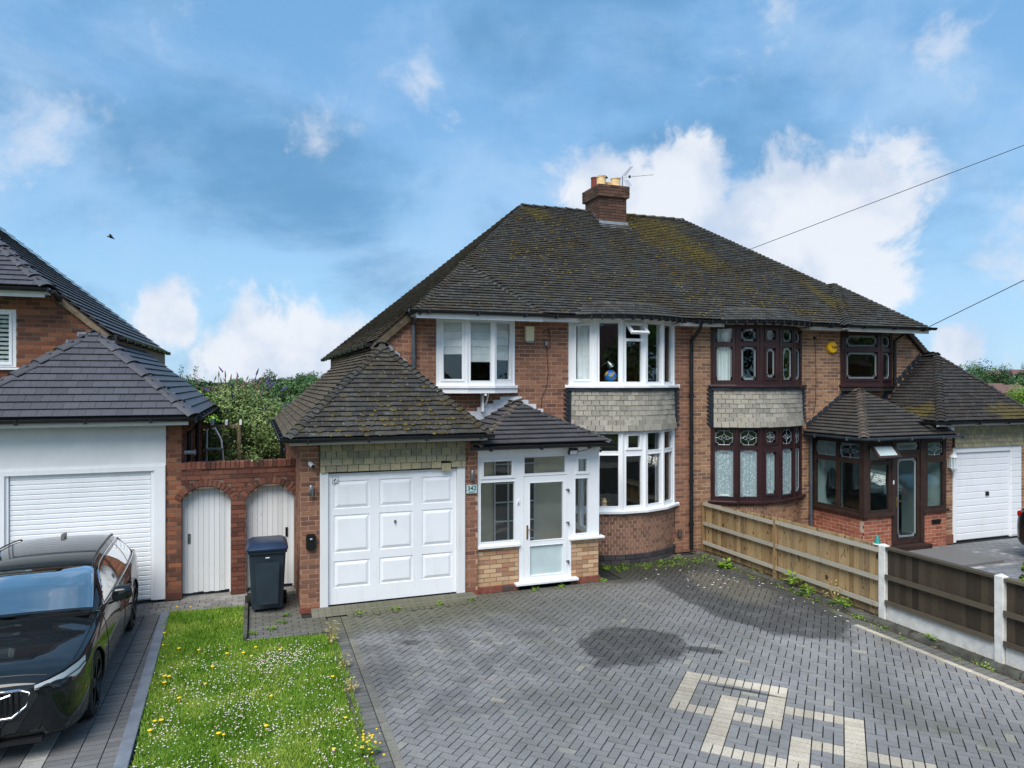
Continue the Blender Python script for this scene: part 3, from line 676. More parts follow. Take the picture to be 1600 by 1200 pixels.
def row_straight(mat, x0, x1, y0, y1, along, size, pieces, par, z=0.005, gap=.011, pick=1.0, stagger=0):
    """straight run of blocks; along 'x' or 'y'; size = block length along the run"""
    a, b = (x0, x1) if along == 'x' else (y0, y1); s = a + stagger
    if stagger: s -= size
    while s < b - .01:
        e = min(s + size, b); s2 = max(s, a)
        if e - s2 > .03:
            c = Vector(((s2 + e) / 2, (y0 + y1) / 2, 0)) if along == 'x' else Vector(((x0 + x1) / 2, (s2 + e) / 2, 0)); d = (e - s2 - gap, y1 - y0 - gap, .04) if along == 'x' else (x1 - x0 - gap, e - s2 - gap, .04)
            Zt = Vector((random.uniform(-.006, .006), random.uniform(-.006, .006), 1)).normalized(); Xa = (Vector((1, 0, 0)) - Zt * Zt.x).normalized()
            pieces.addm(mat, c + UP * (z - .02 + random.uniform(-.002, .002)), Xa, Zt.cross(Xa), Zt, d, par, 'z', pick)
        s += size
row_straight('paver_border', 1.21, 1.31, 3.6, 10.95, 'y', .2, pv, drive); row_straight('paver_edge', 1.01, 1.21, 3.6, 10.95, 'y', .1, pv, drive)
row_straight('paver_cream', 8.24, 8.34, 3.6, 8.0, 'y', .2, pv, drive); row_straight('paver_edge', 8.34, 8.54, 3.6, 12.4, 'y', .1, pv, drive); row_straight('paver_edge', 8.24, 8.34, 8.0, 12.4, 'y', .2, pv, drive)
row_straight('paver_edge', 1.31, 3.35, 10.87, 11.07, 'x', .1, pv, drive); row_straight('paver_border', 3.35, 6.3, 11.02, 11.10, 'x', .2, pv, drive); row_straight('paver_edge', 3.35, 6.3, 11.10, 11.30, 'x', .1, pv, drive)
for k in range(22): row_straight('paver_edge', -.1, 1.21 if k < 5 else .66 if k > 6 else 1.0, 10.35 + k * .1, 10.45 + k * .1, 'x', .2, pv, drive, stagger=(k % 2) * .1)
pas = MB().quad((-1.15, 12.6, -.006), (.65, 12.6, -.006), (.65, 24, -.006), (-1.15, 24, -.006)).build('passage_paving', M['concrete_grey']); pas['kind'] = 'structure'
row_straight('paver_border', 6.25, 6.33, 11.1, 11.9, 'y', .2, pv, drive)
finish(pv, 'paver', {k: M[k] for k in ('paver_grey', 'paver_cream', 'paver_edge', 'paver_border')}, drive, 'paving', 300)

# --- left neighbour's drive
ld = MB().quad((-6, -3.2, -.012), (-1.1, -3.2, -.012), (-1.1, 12.9, -.012), (-6, 12.9, -.012)).build('neighbour_driveway', M['joint_dark']); ld['kind'] = 'structure'
lp = MPieces()
for k in range(3): row_straight('paver_left_dark', -1.86 + 0, -1.60, 5.2, 12.0, 'y', .1, lp, ld) if k == 0 else None
row_straight('paver_left_light', -2.06, -1.86, 5.2, 12.65, 'y', .16, lp, ld); row_straight('paver_left_dark', -2.26, -2.06, 5.2, 12.65, 'y', .1, lp, ld); row_straight('paver_left_dark', -1.60, -1.38, 5.2, 12.0, 'y', .1, lp, ld); row_straight('paver_left_dark', -1.38, -1.14, 4.8, 11.9, 'y', .1, lp, ld)
for k in range(16): row_straight('paver_left_mid', -2.26 - .16 * (k + 1), -2.26 - .16 * k, 5.2, 12.65, 'y', .24, lp, ld, stagger=random.uniform(.02, .22))
for k in range(6): row_straight('paver_left_mid', -1.86, -.16, 12.0 + k * .11, 12.11 + k * .11, 'x', .2, lp, ld, stagger=(k % 2) * .1)
finish(lp, 'paver', {k: M[k] for k in ('paver_left_light', 'paver_left_dark', 'paver_left_mid')}, ld, 'paving', 300)
kb = MB().quad((-1.36, 4, -.01), (-1.2, 4, -.01), (-1.2, 12, -.01), (-1.36, 12, -.01)).build('kerb', M['joint_dark']); kb['kind'] = 'structure'
y = 5.4
while y < 12.0:
    e = min(y + .6, 12.0); wx = (12.0 - y) * .03
    w2 = (12.0 - e) * .03; o = MB().prism([(-1.37 + wx, y + .004, -.03), (-1.245 + wx, y + .004, -.03), (-1.245 + w2, e - .004, -.03), (-1.37 + w2, e - .004, -.03)], (0, 0, .072 + random.uniform(-.004, .004))).build('kerbstone', M['kerb_blue'], kb, bevel=.008); y = e

# --- right neighbour's drive
rd = MB().quad((8.95, -3.2, -.012), (40, -3.2, -.012), (40, 12.6, -.012), (8.95, 12.6, -.012)).build('right_driveway', M['joint_dark']); rd['kind'] = 'structure'
rp = MPieces()
for k in range(60):
    y0 = 5.6 + k * .1
    if y0 > 11.15: break
    row_straight('paver_right', 10.2, 19.2, y0, y0 + .1, 'x', .2, rp, rd, stagger=(k % 2) * .1, pick=.6 if y0 > 8 else 0)
finish(rp, 'paver', {'paver_right': M['paver_right']}, rd, 'paving', 120)
for k, (x0, x1, y0, y1) in enumerate(((13.6, 17.5, 10.5, 10.6), (14.55, 14.65, 9.6, 10.5), (12.2, 14.55, 9.6, 9.7))):
    q = MB(); a, b = (x0, x1) if x1 - x0 > y1 - y0 else (y0, y1); s = a
    while s < b - .02:
        e = min(s + .2, b)
        (q.bb(s + .003, e - .003, y0, y1, .0, .005) if x1 - x0 > y1 - y0 else q.bb(x0, x1, s + .003, e - .003, .0, .005)); s = e
    q.build('paving_stripe', M['paver_left_light'], rd)

# --- lawn
LAWN = [(-1.30, 12.05), (-.17, 11.93), (-.17, 10.33), (.93, 10.25), (1.0, 9.6), (1.0, 5.0), (-.96, 5.0)]
lw = mesh_obj('lawn', [(x, y, .012) for x, y in LAWN], [tuple(range(len(LAWN)))[::-1]], M['lawn_soil']); lw['kind'] = 'structure'
def in_poly(x, y, poly):
    c = False; n = len(poly)
    for i in range(n):
        (x0, y0), (x1, y1) = poly[i], poly[(i + 1) % n]
        if (y0 > y) != (y1 > y) and x < (x1 - x0) * (y - y0) / (y1 - y0) + x0: c = not c
    return c
def blades(name, pts, hmin, hmax, mat, width=.006, lean=.5):
    n = len(pts); P = np.array(pts, float); a = RNG.uniform(0, 2 * np.pi, n); h = RNG.uniform(hmin, hmax, n) * (.55 + .9 * (np.sin(P[:, 0] * 4.1 + P[:, 1] * 2.3) * np.sin(P[:, 1] * 3.7 - P[:, 0] * 2.2) * .5 + .5)); ln = RNG.uniform(.1, lean, n) * h; b = RNG.uniform(0, 2 * np.pi, n)
    w_ = width * RNG.uniform(.7, 1.3, n); dx, dy = np.cos(a) * w_, np.sin(a) * w_
    V = np.zeros((n, 3, 3)); V[:, 0] = P + np.stack([-dx, -dy, 0 * dx], 1); V[:, 1] = P + np.stack([dx, dy, 0 * dx], 1); V[:, 2] = P + np.stack([np.cos(b) * ln, np.sin(b) * ln, h], 1)
    me = bpy.data.meshes.new(name); me.vertices.add(3 * n); me.vertices.foreach_set('co', V.reshape(-1)); me.loops.add(3 * n); me.loops.foreach_set('vertex_index', np.arange(3 * n)); me.polygons.add(n); me.polygons.foreach_set('loop_start', np.arange(n) * 3); me.materials.append(mat); me.update(calc_edges=True); me.shade_flat()
    o = bpy.data.objects.new(name, me); return link(o)
gp = []
while len(gp) < 90000:
    x, y = random.uniform(-1.34, 1.06), 5.6 + 6.5 * random.random()
    if in_poly(x, y, LAWN): gp.append((x, y, .008))
for k in range(2600):                                             # ragged fringe along the right edge of the lawn
    y = random.uniform(5.6, 10.2); gp.append((1.0 + random.gauss(0, .03), y, .01))
gr = blades('lawn_grass', gp, .018, .055, M['grass'], .0055, .9); gr['kind'] = 'stuff'; gr['label'] = 'short green grass covering the front lawn'; gr['category'] = 'grass'
def floret(mb, x, y, z, r):
    b = len(mb.v); c = Vector((x, y, z)); mb.v += [c + Vector((r, 0, 0)), c + Vector((0, r, 0)), c + Vector((-r, 0, 0)), c + Vector((0, -r, 0)), c + Vector((0, 0, r * .8)), c - Vector((0, 0, r * .8))]
    mb.f += [(b, b + 1, b + 4), (b + 1, b + 2, b + 4), (b + 2, b + 3, b + 4), (b + 3, b, b + 4), (b + 1, b, b + 5), (b + 2, b + 1, b + 5), (b + 3, b + 2, b + 5), (b, b + 3, b + 5)]
fw, fp = MB(), MB(); cent = [(random.uniform(-1.1, .95), random.uniform(6.3, 9.9)) for _ in range(60)]
k = 0
while k < 2100:
    if random.random() < .88: c = random.choice(cent); x, y = random.gauss(c[0], .12), random.gauss(c[1], .17)
    else: x, y = random.uniform(-1.3, 1), random.uniform(6, 11.9) if random.random() < .4 else random.uniform(6, 10)
    if not in_poly(x, y, LAWN) or (y > 10.4 and random.random() < .6): continue
    floret(random.choice((fw, fw, fp)), x, y, random.uniform(.045, .075), random.uniform(.005, .0105)); k += 1
for mb, m, nm in ((fw, 'flower_white', 'clover_flowers'), (fp, 'flower_pink', 'faded_clover_flowers')):
    o = mb.build(nm, M[m], None); set_props(o, {'clover_flowers': 'white clover heads scattered thickly over the lawn', 'faded_clover_flowers': 'pinkish fading clover heads scattered over the lawn'}[nm], 'clover', None, 'stuff')
dand = [(-1.15, 12.1), (-.95, 12.0), (-1.2, 10.9), (-1.16, 10.4), (-.95, 10.2), (-.7, 10.05), (-.35, 9.8), (-.15, 9.75), (-.05, 9.6), (.0, 9.9), (-1.02, 9.3), (-.97, 9.27), (-1.0, 9.1), (-.55, 8.9), (-.5, 9.4), (.3, 9.7), (.86, 8.6), (-.98, 8.1), (-.92, 8.1), (-1.0, 7.9), (-.35, 7.6), (-.3, 7.55), (.7, 6.9), (.88, 7.5), (-.75, 7.05), (.1, 7.6), (.16, 8.3), (-.8, 8.6)]
dm = MB(); dm.lathe((0, 0, .06), [(.004, -.05), (.003, 0), (.017, .006), (.021, .012), (.012, .017)], 9); dme = dm.build('dandelion', M['flower_yellow']); dme.matrix_basis = Matrix.Translation((dand[0][0], dand[0][1], 0)); set_props(dme, 'small yellow dandelion flower growing in the lawn', 'dandelion', 'dandelions in the lawn')
for (x, y) in dand[1:]:
    o = dme.copy(); COL.objects.link(o); s_ = random.uniform(.8, 1.3); o.matrix_basis = Matrix.Translation((x, y, 0)) @ Matrix.Diagonal((s_, s_, 1, 1))
# ---------------------------------------------------------------- the pair of semi-detached houses
XP = 8.66; ARC_R = 1.80; ARC_Y = 14.0; HALF = math.radians(41.4)
def arc_pt(cx, a, r=ARC_R): return Vector((cx + r * math.sin(a), ARC_Y - r * math.cos(a), 0))
left = thing('semi_detached_house', (5.4, 12.65, 0), 'brown brick semi with white bay windows, white garage door and white glazed porch', 'house')
right = thing('semi_detached_house', (11.9, 12.65, 0), 'tan brick semi with dark brown leaded windows and brown glazed porch', 'house')
TILE_M = {k: M[k] for k in ('tile_main', 'tile_garage', 'tile_garage_right', 'tile_side', 'tile_porch', 'tile_porch_right')}

class TP(MPieces):
    """adapter so that roof_face can lay tiles of one material into a shared set"""
    def use(s, mat): s.cur = mat; return s
    def add2(s, *a, **k): s.addm(s.cur, *a, **k)
def faces(parent, name, polys, mat, th=.03):
    mb = MB()
    for p in polys:
        n, e, s = plane_axes(p); q = [Vector(v) - n * (th + .004) for v in p]; mb.prism(q, n * th * .9)
    return mb.build(name, mat, parent)
def lay_tiles(tp, mat, parent, poly, **k):
    class Ad:
        def add(s, *a, **kw): tp.addm(mat, *a, **kw)
    roof_face(parent, Ad(), poly, **k)

def build_roof(root, mir):
    X = (lambda p: (2 * XP - p[0], p[1], p[2])) if mir else (lambda p: p)
    RE, RM, H, V = (6.3, 16.6, 8.02), (XP, 16.6, 8.02), (3.9, 13.797, 5.953), (4.99, 12.3, 4.85)
    E1, E2, AP = (2.55, 12.05, 4.791), (5.02, 12.05, 4.82), (3.9, 13.58, 5.953)
    front = [(XP, 12.3, 4.85), RM, RE, H, V]; small = [E1, E2, AP]; sright = [E2, AP, H, V]
    side = [RE, H, AP, E1, (2.55, 12.62, 4.791), (1.95, 12.62, 4.275), (1.95, 21.7, 4.275)]
    back = [RM, RE, (1.95, 21.7, 4.275), (XP, 21.7, 4.275)]
    G = [list(map(X, p)) for p in (front, small, sright, side, back)]
    roof = faces(root, 'roof', G, M['roof_underlay']); tp = TP()
    lay_tiles(tp, 'tile_main', roof, G[0], pick=.8); lay_tiles(tp, 'tile_main', roof, G[1]); lay_tiles(tp, 'tile_main', roof, G[2], pick=.5)
    lay_tiles(tp, 'tile_side' if not mir else 'tile_main', roof, G[3], pick=.3 if not mir else 0)
    m = M['tile_main']
    hip_line(roof, X(E1), X(AP), m, .10, .11); hip_line(roof, X(E2), X(AP), m, .10, .11); hip_line(roof, X(H), X(RE), m, .10, .11); hip_line(roof, X((1.95, 21.7, 4.275)), X(RE), m, .10, .16)
    hip_line(roof, X(AP), X(H), m, .10, .11); hip_line(roof, X(RE), X(RM), m, .12, .3, name='ridge_tile')
    # garage roof
    ex0, ex1, ey, ez, ax, ay, az = .42, 3.62, 10.95, 2.72, 2.07, 12.31, 4.206
    gf = [(ex0, ey, ez), (ex1, ey, ez), (ax, ay, az)]; gl = [(ex0, ey, ez), (ax, ay, az), (ax, 17.2, az), (ex0, 17.2, ez)]; gr_ = [(ex1, ey, ez), (ax, ay, az), (ax, 12.66, az), (ex1, 12.66, ez)]
    GG = [list(map(X, p)) for p in (gf, gl, gr_)]
    groof = faces(root, 'garage_roof', GG, M['roof_underlay']); gm = 'tile_garage_right' if mir else 'tile_garage'
    lay_tiles(tp, gm, groof, GG[0]); lay_tiles(tp, 'tile_side' if not mir else gm, groof, GG[1], pick=.6 if not mir else 0); lay_tiles(tp, gm, groof, GG[2], pick=0 if not mir else .6)
    hip_line(groof, X(gf[0]), X(gf[2]), M[gm], .095, .105); hip_line(groof, X(gf[1]), X(gf[2]), M[gm], .095, .105); hip_line(groof, X((ax, ay - .02, az + .01)), X((ax, 12.66, az + .01)), M[gm], .12, .3, name='ridge_tile')
    # porch roof
    if not mir: px0, px1, py, pz, pax, paz = 3.40, 5.90, 11.08, 2.50, 4.62, 3.16
    else: px0, px1, py, pz, pax, paz = 11.60, 14.25, 10.98, 2.42, 12.99, 3.36
    pf = [(px0, py, pz), (px1, py, pz), (pax, 12.42, paz)]; pl = [(px0, py, pz), (pax, 12.42, paz), (pax, 12.65, paz), (px0, 12.65, pz)]; pr_ = [(px1, py, pz), (pax, 12.42, paz), (pax, 12.65, paz), (px1, 12.65, pz)]
    proof = faces(root, 'porch_roof', [pf, pl, pr_], M['roof_underlay']); pm = 'tile_porch_right' if mir else 'tile_porch'
    g_, w_ = (.15, .30) if not mir else (.115, .25)
    lay_tiles(tp, pm, proof, pf, gauge=g_, tw=w_, tk=.018, tail=.05, jit=.4); lay_tiles(tp, pm, proof, pl, gauge=g_, tw=w_, tk=.018, tail=.05, jit=.4); lay_tiles(tp, pm, proof, pr_, gauge=g_, tw=w_, tk=.018, tail=.05, jit=.4, pick=0)
    hm = M[pm] if not mir else M['tile_hip_mortar']
    hip_line(proof, pf[0], pf[2], M['tile_hip_mortar'], .10, .15); hip_line(proof, pf[1], pf[2], M[pm], .10, .15); hip_line(proof, (pax, 12.40, paz + .01), (pax, 12.66, paz + .01), M['tile_hip_mortar'], .13, .25, name='ridge_tile')
    finish(tp, 'roof_tile', TILE_M, root, 'roof_tiling', 300)
    return roof, groof, proof
roofL, groofL, proofL = build_roof(left, False); roofR, groofR, proofR = build_roof(right, True)

def arc_band(root, name, cx, r0, r1, z0, z1, mat, a=HALF, n=18, facet=False, bevel=0):
    mb = MB(); k = 5 if facet else n
    for i in range(k + 1):
        t_ = -a + 2 * a * i / k
        for r, z in ((r0, z0), (r1, z0), (r1, z1), (r0, z1)): p = arc_pt(cx, t_, r); mb.v.append(Vector((p.x, p.y, z)))
    for i in range(k):
        b, c = 4 * i, 4 * i + 4
        for q in range(4): w_ = (q + 1) % 4; mb.f.append((b + q, b + w_, c + w_, c + q))
    mb.f += [(0, 1, 2, 3), (4 * k + 3, 4 * k + 2, 4 * k + 1, 4 * k)]
    return mb.build(name, mat, root, bevel=bevel)
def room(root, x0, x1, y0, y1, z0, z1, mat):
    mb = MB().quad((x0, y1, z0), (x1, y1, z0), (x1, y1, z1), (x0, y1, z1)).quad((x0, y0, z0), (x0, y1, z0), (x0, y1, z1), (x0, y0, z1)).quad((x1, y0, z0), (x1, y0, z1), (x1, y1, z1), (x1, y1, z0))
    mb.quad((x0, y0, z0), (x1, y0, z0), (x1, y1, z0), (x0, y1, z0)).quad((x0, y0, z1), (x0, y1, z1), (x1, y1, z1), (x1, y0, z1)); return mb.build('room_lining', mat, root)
def tubes_on(w, A, B, polys, r=.005, out=.006, mat='came', name='lead_came', setback=0.0):
    A = Vector((A[0], A[1], 0)); B = Vector((B[0], B[1], 0)); d = (B - A).normalized(); n = Vector((d.y, -d.x, 0)); mb = MB()
    for pl in polys: mb.tube([A + d * s + UP * z + n * (out - .03 - setback) for s, z in pl], r, 5)
    return mb.build(name, M[mat], w)
def notched(s0, s1, z0, z1, k=.05):
    return [(s0 + k, z0), (s1 - k, z0), (s1 - k, z0 + k * .6), (s1, z0 + k * .6 + .02), (s1, z1 - k * .6 - .02), (s1 - k, z1 - k * .6), (s1 - k, z1), (s0 + k, z1), (s0 + k, z1 - k * .6), (s0, z1 - k * .6 - .02), (s0, z0 + k * .6 + .02), (s0 + k, z0 + k * .6), (s0 + k, z0)]
def leaded(w, A, B, s0, s1, z0, z1, kind='border', sb=0.0):
    i = .028; a, b, c, d_ = s0 + i, s1 - i, z0 + i, z1 - i; k = min(.05, (b - a) * .22)
    P = [notched(a, b, c, d_, k), notched(a + .022, b - .022, c + .022, d_ - .022, k)]
    if kind == 'diamond':
        mx, mz = (a + b) / 2, (c + d_) / 2; u, v = (b - a) * .38, (d_ - c) * .24
        P = [P[0]] + [[(mx - u, mz), (mx - u * .5, mz + v * .6), (mx, mz), (mx - u * .5, mz - v * .6), (mx - u, mz)], [(mx + u, mz), (mx + u * .5, mz + v * .6), (mx, mz), (mx + u * .5, mz - v * .6), (mx + u, mz)], [(mx, mz + v * 1.3), (mx + u * .45, mz), (mx, mz - v * 1.3), (mx - u * .45, mz), (mx, mz + v * 1.3)], [(s0, mz), (mx - u, mz)], [(mx + u, mz), (s1, mz)], [(mx, z0), (mx, mz - v * 1.3)], [(mx, mz + v * 1.3), (mx, z1)]]
    tubes_on(w, A, B, P, setback=sb)

hungL, hungR = TP(), TP(); brL, brR = MPieces(), MPieces()
class Br:
    def __init__(s, mp, mat): s.mp = mp; s.mat = mat
    def add(s, *a, **k): s.mp.addm(s.mat, *a, **k)

def bow(root, cx, st, hung, br, base_mat, pickb):
    brown = st == 'brown'; fm = M['upvc_brown'] if brown else M['upvc_white']; gl = M['glass_dim'] if brown else M['glass']
    # curved brick base
    base = arc_band(root, 'bay_wall', cx, 1.66, 1.794, 0.0, 1.0, M['mortar_pink'])
    na = int(2 * HALF * ARC_R / .1135)
    for c in range(11):
        z = .20 + c * .073
        for k in range(na + 1):
            a = -HALF + .01 + (k + (.5 if c % 2 else 0)) * 2 * HALF / na
            if a > HALF - .01: continue
            p = arc_pt(cx, a, ARC_R - .015 + random.uniform(-.002, .002)); tx = Vector((math.cos(a), math.sin(a), 0)); nn = Vector((math.sin(a), -math.cos(a), 0))
            br.addm(base_mat, p + UP * (z + .032), tx, nn, UP, (.099, .03, .060), base, 'y', pickb)
    for c in range(2):
        for k in range(13):
            a = -HALF + (k + .5 + (.5 if c else 0)) * 2 * HALF / 13
            if a > HALF: continue
            p = arc_pt(cx, a, ARC_R + .012); tx = Vector((math.cos(a), math.sin(a), 0)); nn = Vector((math.sin(a), -math.cos(a), 0))
            br.addm('brick_blue', p + UP * (.045 + c * .1), tx, nn, UP, (.19, .04, .088), base, 'y', pickb)
    sillm = fm
    arc_band(root, 'window_sill', cx, 1.70, 1.90, 1.0, 1.055, sillm, HALF + .03, facet=True, bevel=.008)
    arc_band(root, 'window_sill', cx, 1.70, 1.91, 3.455, 3.51, sillm, HALF + .03, facet=True, bevel=.008)
    for i in range(5):
        a0, a1 = -HALF + 2 * HALF * i / 5, -HALF + 2 * HALF * (i + 1) / 5; A, B = arc_pt(cx, a0), arc_pt(cx, a1); L = (B - A).length; m0 = .085
        # first floor
        if brown:
            pn = [(m0, L - m0, 3.60, 4.33, 's' if i in (2,) else ''), (m0, L - m0, 4.42, 4.71, 's' if i in (2,) else '')]
            if i == 2: pn = [(m0 + .05, L - m0 - .05, 3.65, 4.30, 's'), (m0 + .05, L - m0 - .05, 4.47, 4.68, 's')]
        elif i == 0: pn = [(m0 + .04, L - m0 - .03, 3.62, 4.68, 's')]
        elif i == 2: pn = [(m0, L - m0, 3.57, 4.38, ''), (m0, L - m0, 4.43, 4.73, 'n')]
        else: pn = [(m0 - .02, L - m0 + .02, 3.57, 4.73, '')]
        wd = window(root, A, B, 3.51, 4.79, pn, fm, gl, .065)
        if brown:
            for p in pn: leaded(wd, A, B, *p[:4])
        if not brown and i == 2:                                       # the top light stands open
            d = (B - A).normalized(); n = Vector((d.y, -d.x, 0)); hinge = A + d * (L / 2) + UP * 4.735; th = math.radians(48)
            dn = (-UP * math.cos(th) + n * math.sin(th)); nn = (n * math.cos(th) + UP * math.sin(th)); W_, H_ = L - 2 * m0 + .05, .33; mb = MB()
            for c, s in ((dn * .03, (W_, .05, .06)), (dn * (H_ - .03), (W_, .05, .06))): mb.box(hinge + c + n * .02, s, (d, nn, dn))
            for sg in (-1, 1): mb.box(hinge + dn * H_ / 2 + d * sg * (W_ / 2 - .03) + n * .02, (.06, .05, H_ - .12), (d, nn, dn))
            cs = mb.build('open_top_light', fm, wd, bevel=.004); MB().box(hinge + dn * H_ / 2 + n * .02, (W_ - .11, .01, H_ - .11), (d, nn, dn)).build('pane', M['glass'], wd)
        # ground floor
        if i == 2: pn = [(m0, L - m0, 1.13, 2.12, ''), (m0 + .04, L - m0 - .04, 2.27, 2.52, 's')]
        else: pn = [(m0 - .02, L - m0 + .02, 1.13, 2.14, ''), (m0 - .02, L - m0 + .02, 2.21, 2.56, '')]
        if brown and i == 2: pn[0] = (m0 + .04, L - m0 - .04, 1.18, 2.08, 's')
        wd = window(root, A, B, 1.055, 2.62, pn, fm, gl, .065)
        if brown: leaded(wd, A, B, *pn[1][:4], kind='diamond'); leaded(wd, A, B, *pn[0][:4])
    for (z0, z1) in ((3.51, 4.79), (1.055, 2.62)):
        for i in range(6):
            p = arc_pt(cx, -HALF + 2 * HALF * i / 5, ARC_R - .012); MB().tube([(p.x, p.y, z0), (p.x, p.y, z1)], .036, 8).build('mullion', fm, root)
    # hung tiles on the belly of the bay
    belly = arc_band(root, 'tile_hung_panel', cx, 1.66, 1.815, 2.60, 3.455, M['lead_dark'])
    for c in range(8):
        z0 = 2.615 + c * .1; rr = 1.845 - .0035 * c + (.03 if c == 0 else .012 if c == 1 else 0); nt = 16; off = (.5 if c % 2 else 0) + random.uniform(-.03, .03); a_ = HALF - .025
        for k in range(-1, nt + 1):
            b0, b1 = max(-a_, -a_ + (k + off) * 2 * a_ / nt), min(a_, -a_ + (k + 1 + off) * 2 * a_ / nt)
            if b1 - b0 < .02: continue
            a = (b0 + b1) / 2; tx = Vector((math.cos(a), math.sin(a), 0)); nn = Vector((math.sin(a), -math.cos(a), 0)); tl = .13
            Z = (UP * math.cos(tl) - nn * math.sin(tl)); Y = (nn * math.cos(tl) + UP * math.sin(tl)); ro = random.uniform(-.008, .008); tx2 = tx * math.cos(ro) + Z * math.sin(ro); Z2 = Z * math.cos(ro) - tx * math.sin(ro)
            p = arc_pt(cx, a, rr + random.uniform(-.002, .003)); hung.addm('tile_hung', p + UP * (z0 + .0575 + random.uniform(-.004, .004)), tx2, Y, Z2, ((b1 - b0) * rr - .009, .018, .118), belly, 'y')
    arc_band(root, 'lead_flashing', cx, 1.80, 1.865, 3.40, 3.455, M['lead_dark'], HALF)
    for sg in (-1, 1):
        mb = MB(); x = cx + sg * 1.155
        mb.box((x + sg * .03, 12.63, 3.03), (.09, .03, .84))
        for c in range(9):
            z = 2.63 + c * .09; mb.prism([(x + sg * .07, 12.615, z), (x + sg * .17, 12.615, z + .075), (x + sg * .07, 12.615, z + .085)], (0, .03, 0))
        mb.build('stepped_flashing', M['lead_dark'], root)
    # eave over the bay: soffit, fascia, sprocketed tiles
    mb = MB(); ring = [arc_pt(cx, -.62 + 1.24 * k / 14, 2.06) for k in range(15)]; poly = [(p.x, p.y, 4.79) for p in ring] + [(cx + 1.2, 12.72, 4.79), (cx - 1.2, 12.72, 4.79)]
    mb.prism(poly, (0, 0, .05)); mb.build('bay_soffit', M['fascia_cream'], root)
    for k in range(5):
        r = 2.15 - .1 * k; nt = 17
        for q in range(nt):
            a = -.60 + 1.2 * (q + .5 + (.25 if k % 2 else -.25)) / nt; nn = Vector((math.sin(a), -math.cos(a), 0)); tx = Vector((math.cos(a), math.sin(a), 0)); tl = .52 - .16; s = (-nn * math.cos(tl) + UP * math.sin(tl)); Z = (nn * math.sin(tl) + UP * math.cos(tl))
            p = arc_pt(cx, a, r - .06); (hung).addm('tile_main', p + UP * (4.895 + .057 * k), tx, s, Z, (1.2 / nt * r - .004, .16, .018), root, 'z', 0)
bow(left, 7.0, 'white', hungL, brL, 'brick_bay', .7); bow(right, 10.32, 'brown', hungR, brR, 'brick_tan', .4)

# --- facade of the left house
def verge(z): return 6.3 - (8.02 - (z + .17)) / .861
wallL = brick_wall(left, Br(brL, 'brick_brown'), (2.05, 12.65), (XP - .001, 12.65), 0, 4.74, M['mortar_pink'], [(-.1, 1.45, -1, 2.75), (1.45, 3.73, -1, 2.42), (1.11, 2.57, 3.52, 4.8), (3.77, 6.13, -1, 4.8)], lambda z: (max(0.0, verge(z) - 2.05) if z > 4.1 else 0.0, XP - .001 - 2.05))
wallR = brick_wall(right, Br(brR, 'brick_tan'), (XP + .001, 12.65), (15.27, 12.65), 0, 4.74, M['mortar_grey'], [(.48, 2.84, -1, 4.8), (4.03, 5.50, 3.52, 4.8), (3.17, 5.5, -1, 2.3), (5.5, 7, -1, 2.75)], lambda z: (0.0, (2 * XP - max(2.05, verge(z)) if z > 4.1 else 15.27) - XP - .001))
for root, mir in ((left, False), (right, True)):
    f = (lambda x: 2 * XP - x) if mir else (lambda x: x)
    mb = MB(); mb.bb(f(2.06), f(2.16), 12.76, 21.2, 0, 4.27); mb.bb(f(2.06), f(XP) - (0 if mir else .0), 21.1, 21.2, 0, 4.3); mb.build('rear_walls', M['mortar_dark'], root)
    # verge board and eaves boards
    a, b = Vector((f(2.62), 12.60, 4.74)), Vector((f(1.93), 12.60, 4.15)); d = (b - a).normalized(); MB().box((a + b) / 2, ((b - a).length, .08, .10), (d, Vector((0, 1, 0)), d.cross(Vector((0, 1, 0))))).build('verge_board', M['tile_side'] if not mir else M['timber_brown'], root)
    mb = MB(); x0, x1 = sorted((f(2.62), f(5.0))); mb.bb(x0, x1, 12.06, 12.10, 4.69, 4.79); mb.bb(x0, x1, 12.10, 12.648, 4.745, 4.775); cx = f(7.0)
    for (u0, u1) in ((f(5.0), cx + (1.12 if mir else -1.12)), (cx - (1.12 if mir else -1.12), XP - (.002 if not mir else -.002))):
        u0, u1 = sorted((u0, u1)); mb.bb(u0, u1, 12.30, 12.34, 4.72, 4.81); mb.bb(u0, u1, 12.34, 12.648, 4.742, 4.772)
    mb.build('fascia', M['upvc_white'] if not mir else M['fascia_cream'], root)
    pts = [(f(2.48), 12.0, 4.83), (f(5.10), 12.0, 4.83)]; gutter(root, pts, M['gutter_black'])
    pts = [(f(5.0), 12.25, 4.85)] + [tuple(arc_pt(f(7.0), s * (-.57 + 1.14 * k / 12), 2.13) + UP * 4.84) for s in ((-1 if mir else 1),) for k in range(13)] + [(f(8.655), 12.25, 4.84)]
    gutter(root, pts, M['gutter_black'])
    gutter(root, [(f(1.88), 12.55, 4.26), (f(1.88), 21.7, 4.26)], M['gutter_black'])
# party drainpipe and side pipes
pipe(left, [(8.60, 12.24, 4.80), (8.60, 12.30, 4.66), (8.58, 12.56, 4.45), (8.58, 12.58, 4.2), (8.58, 12.58, .06)], M['gutter_black'], .042)
pipe(left, [(2.68, 12.02, 4.78), (2.69, 12.25, 4.72), (2.69, 12.59, 4.62), (2.69, 12.59, 3.6)], M['gutter_grey'], .036)
pipe(right, [(14.5, 12.02, 4.78), (14.3, 12.4, 4.70), (14.25, 12.59, 4.55), (14.25, 12.59, 3.55)], M['gutter_black'], .036)
pipe(right, [(11.72, 12.56, 2.4), (11.72, 12.56, .05)], M['gutter_grey'], .034)
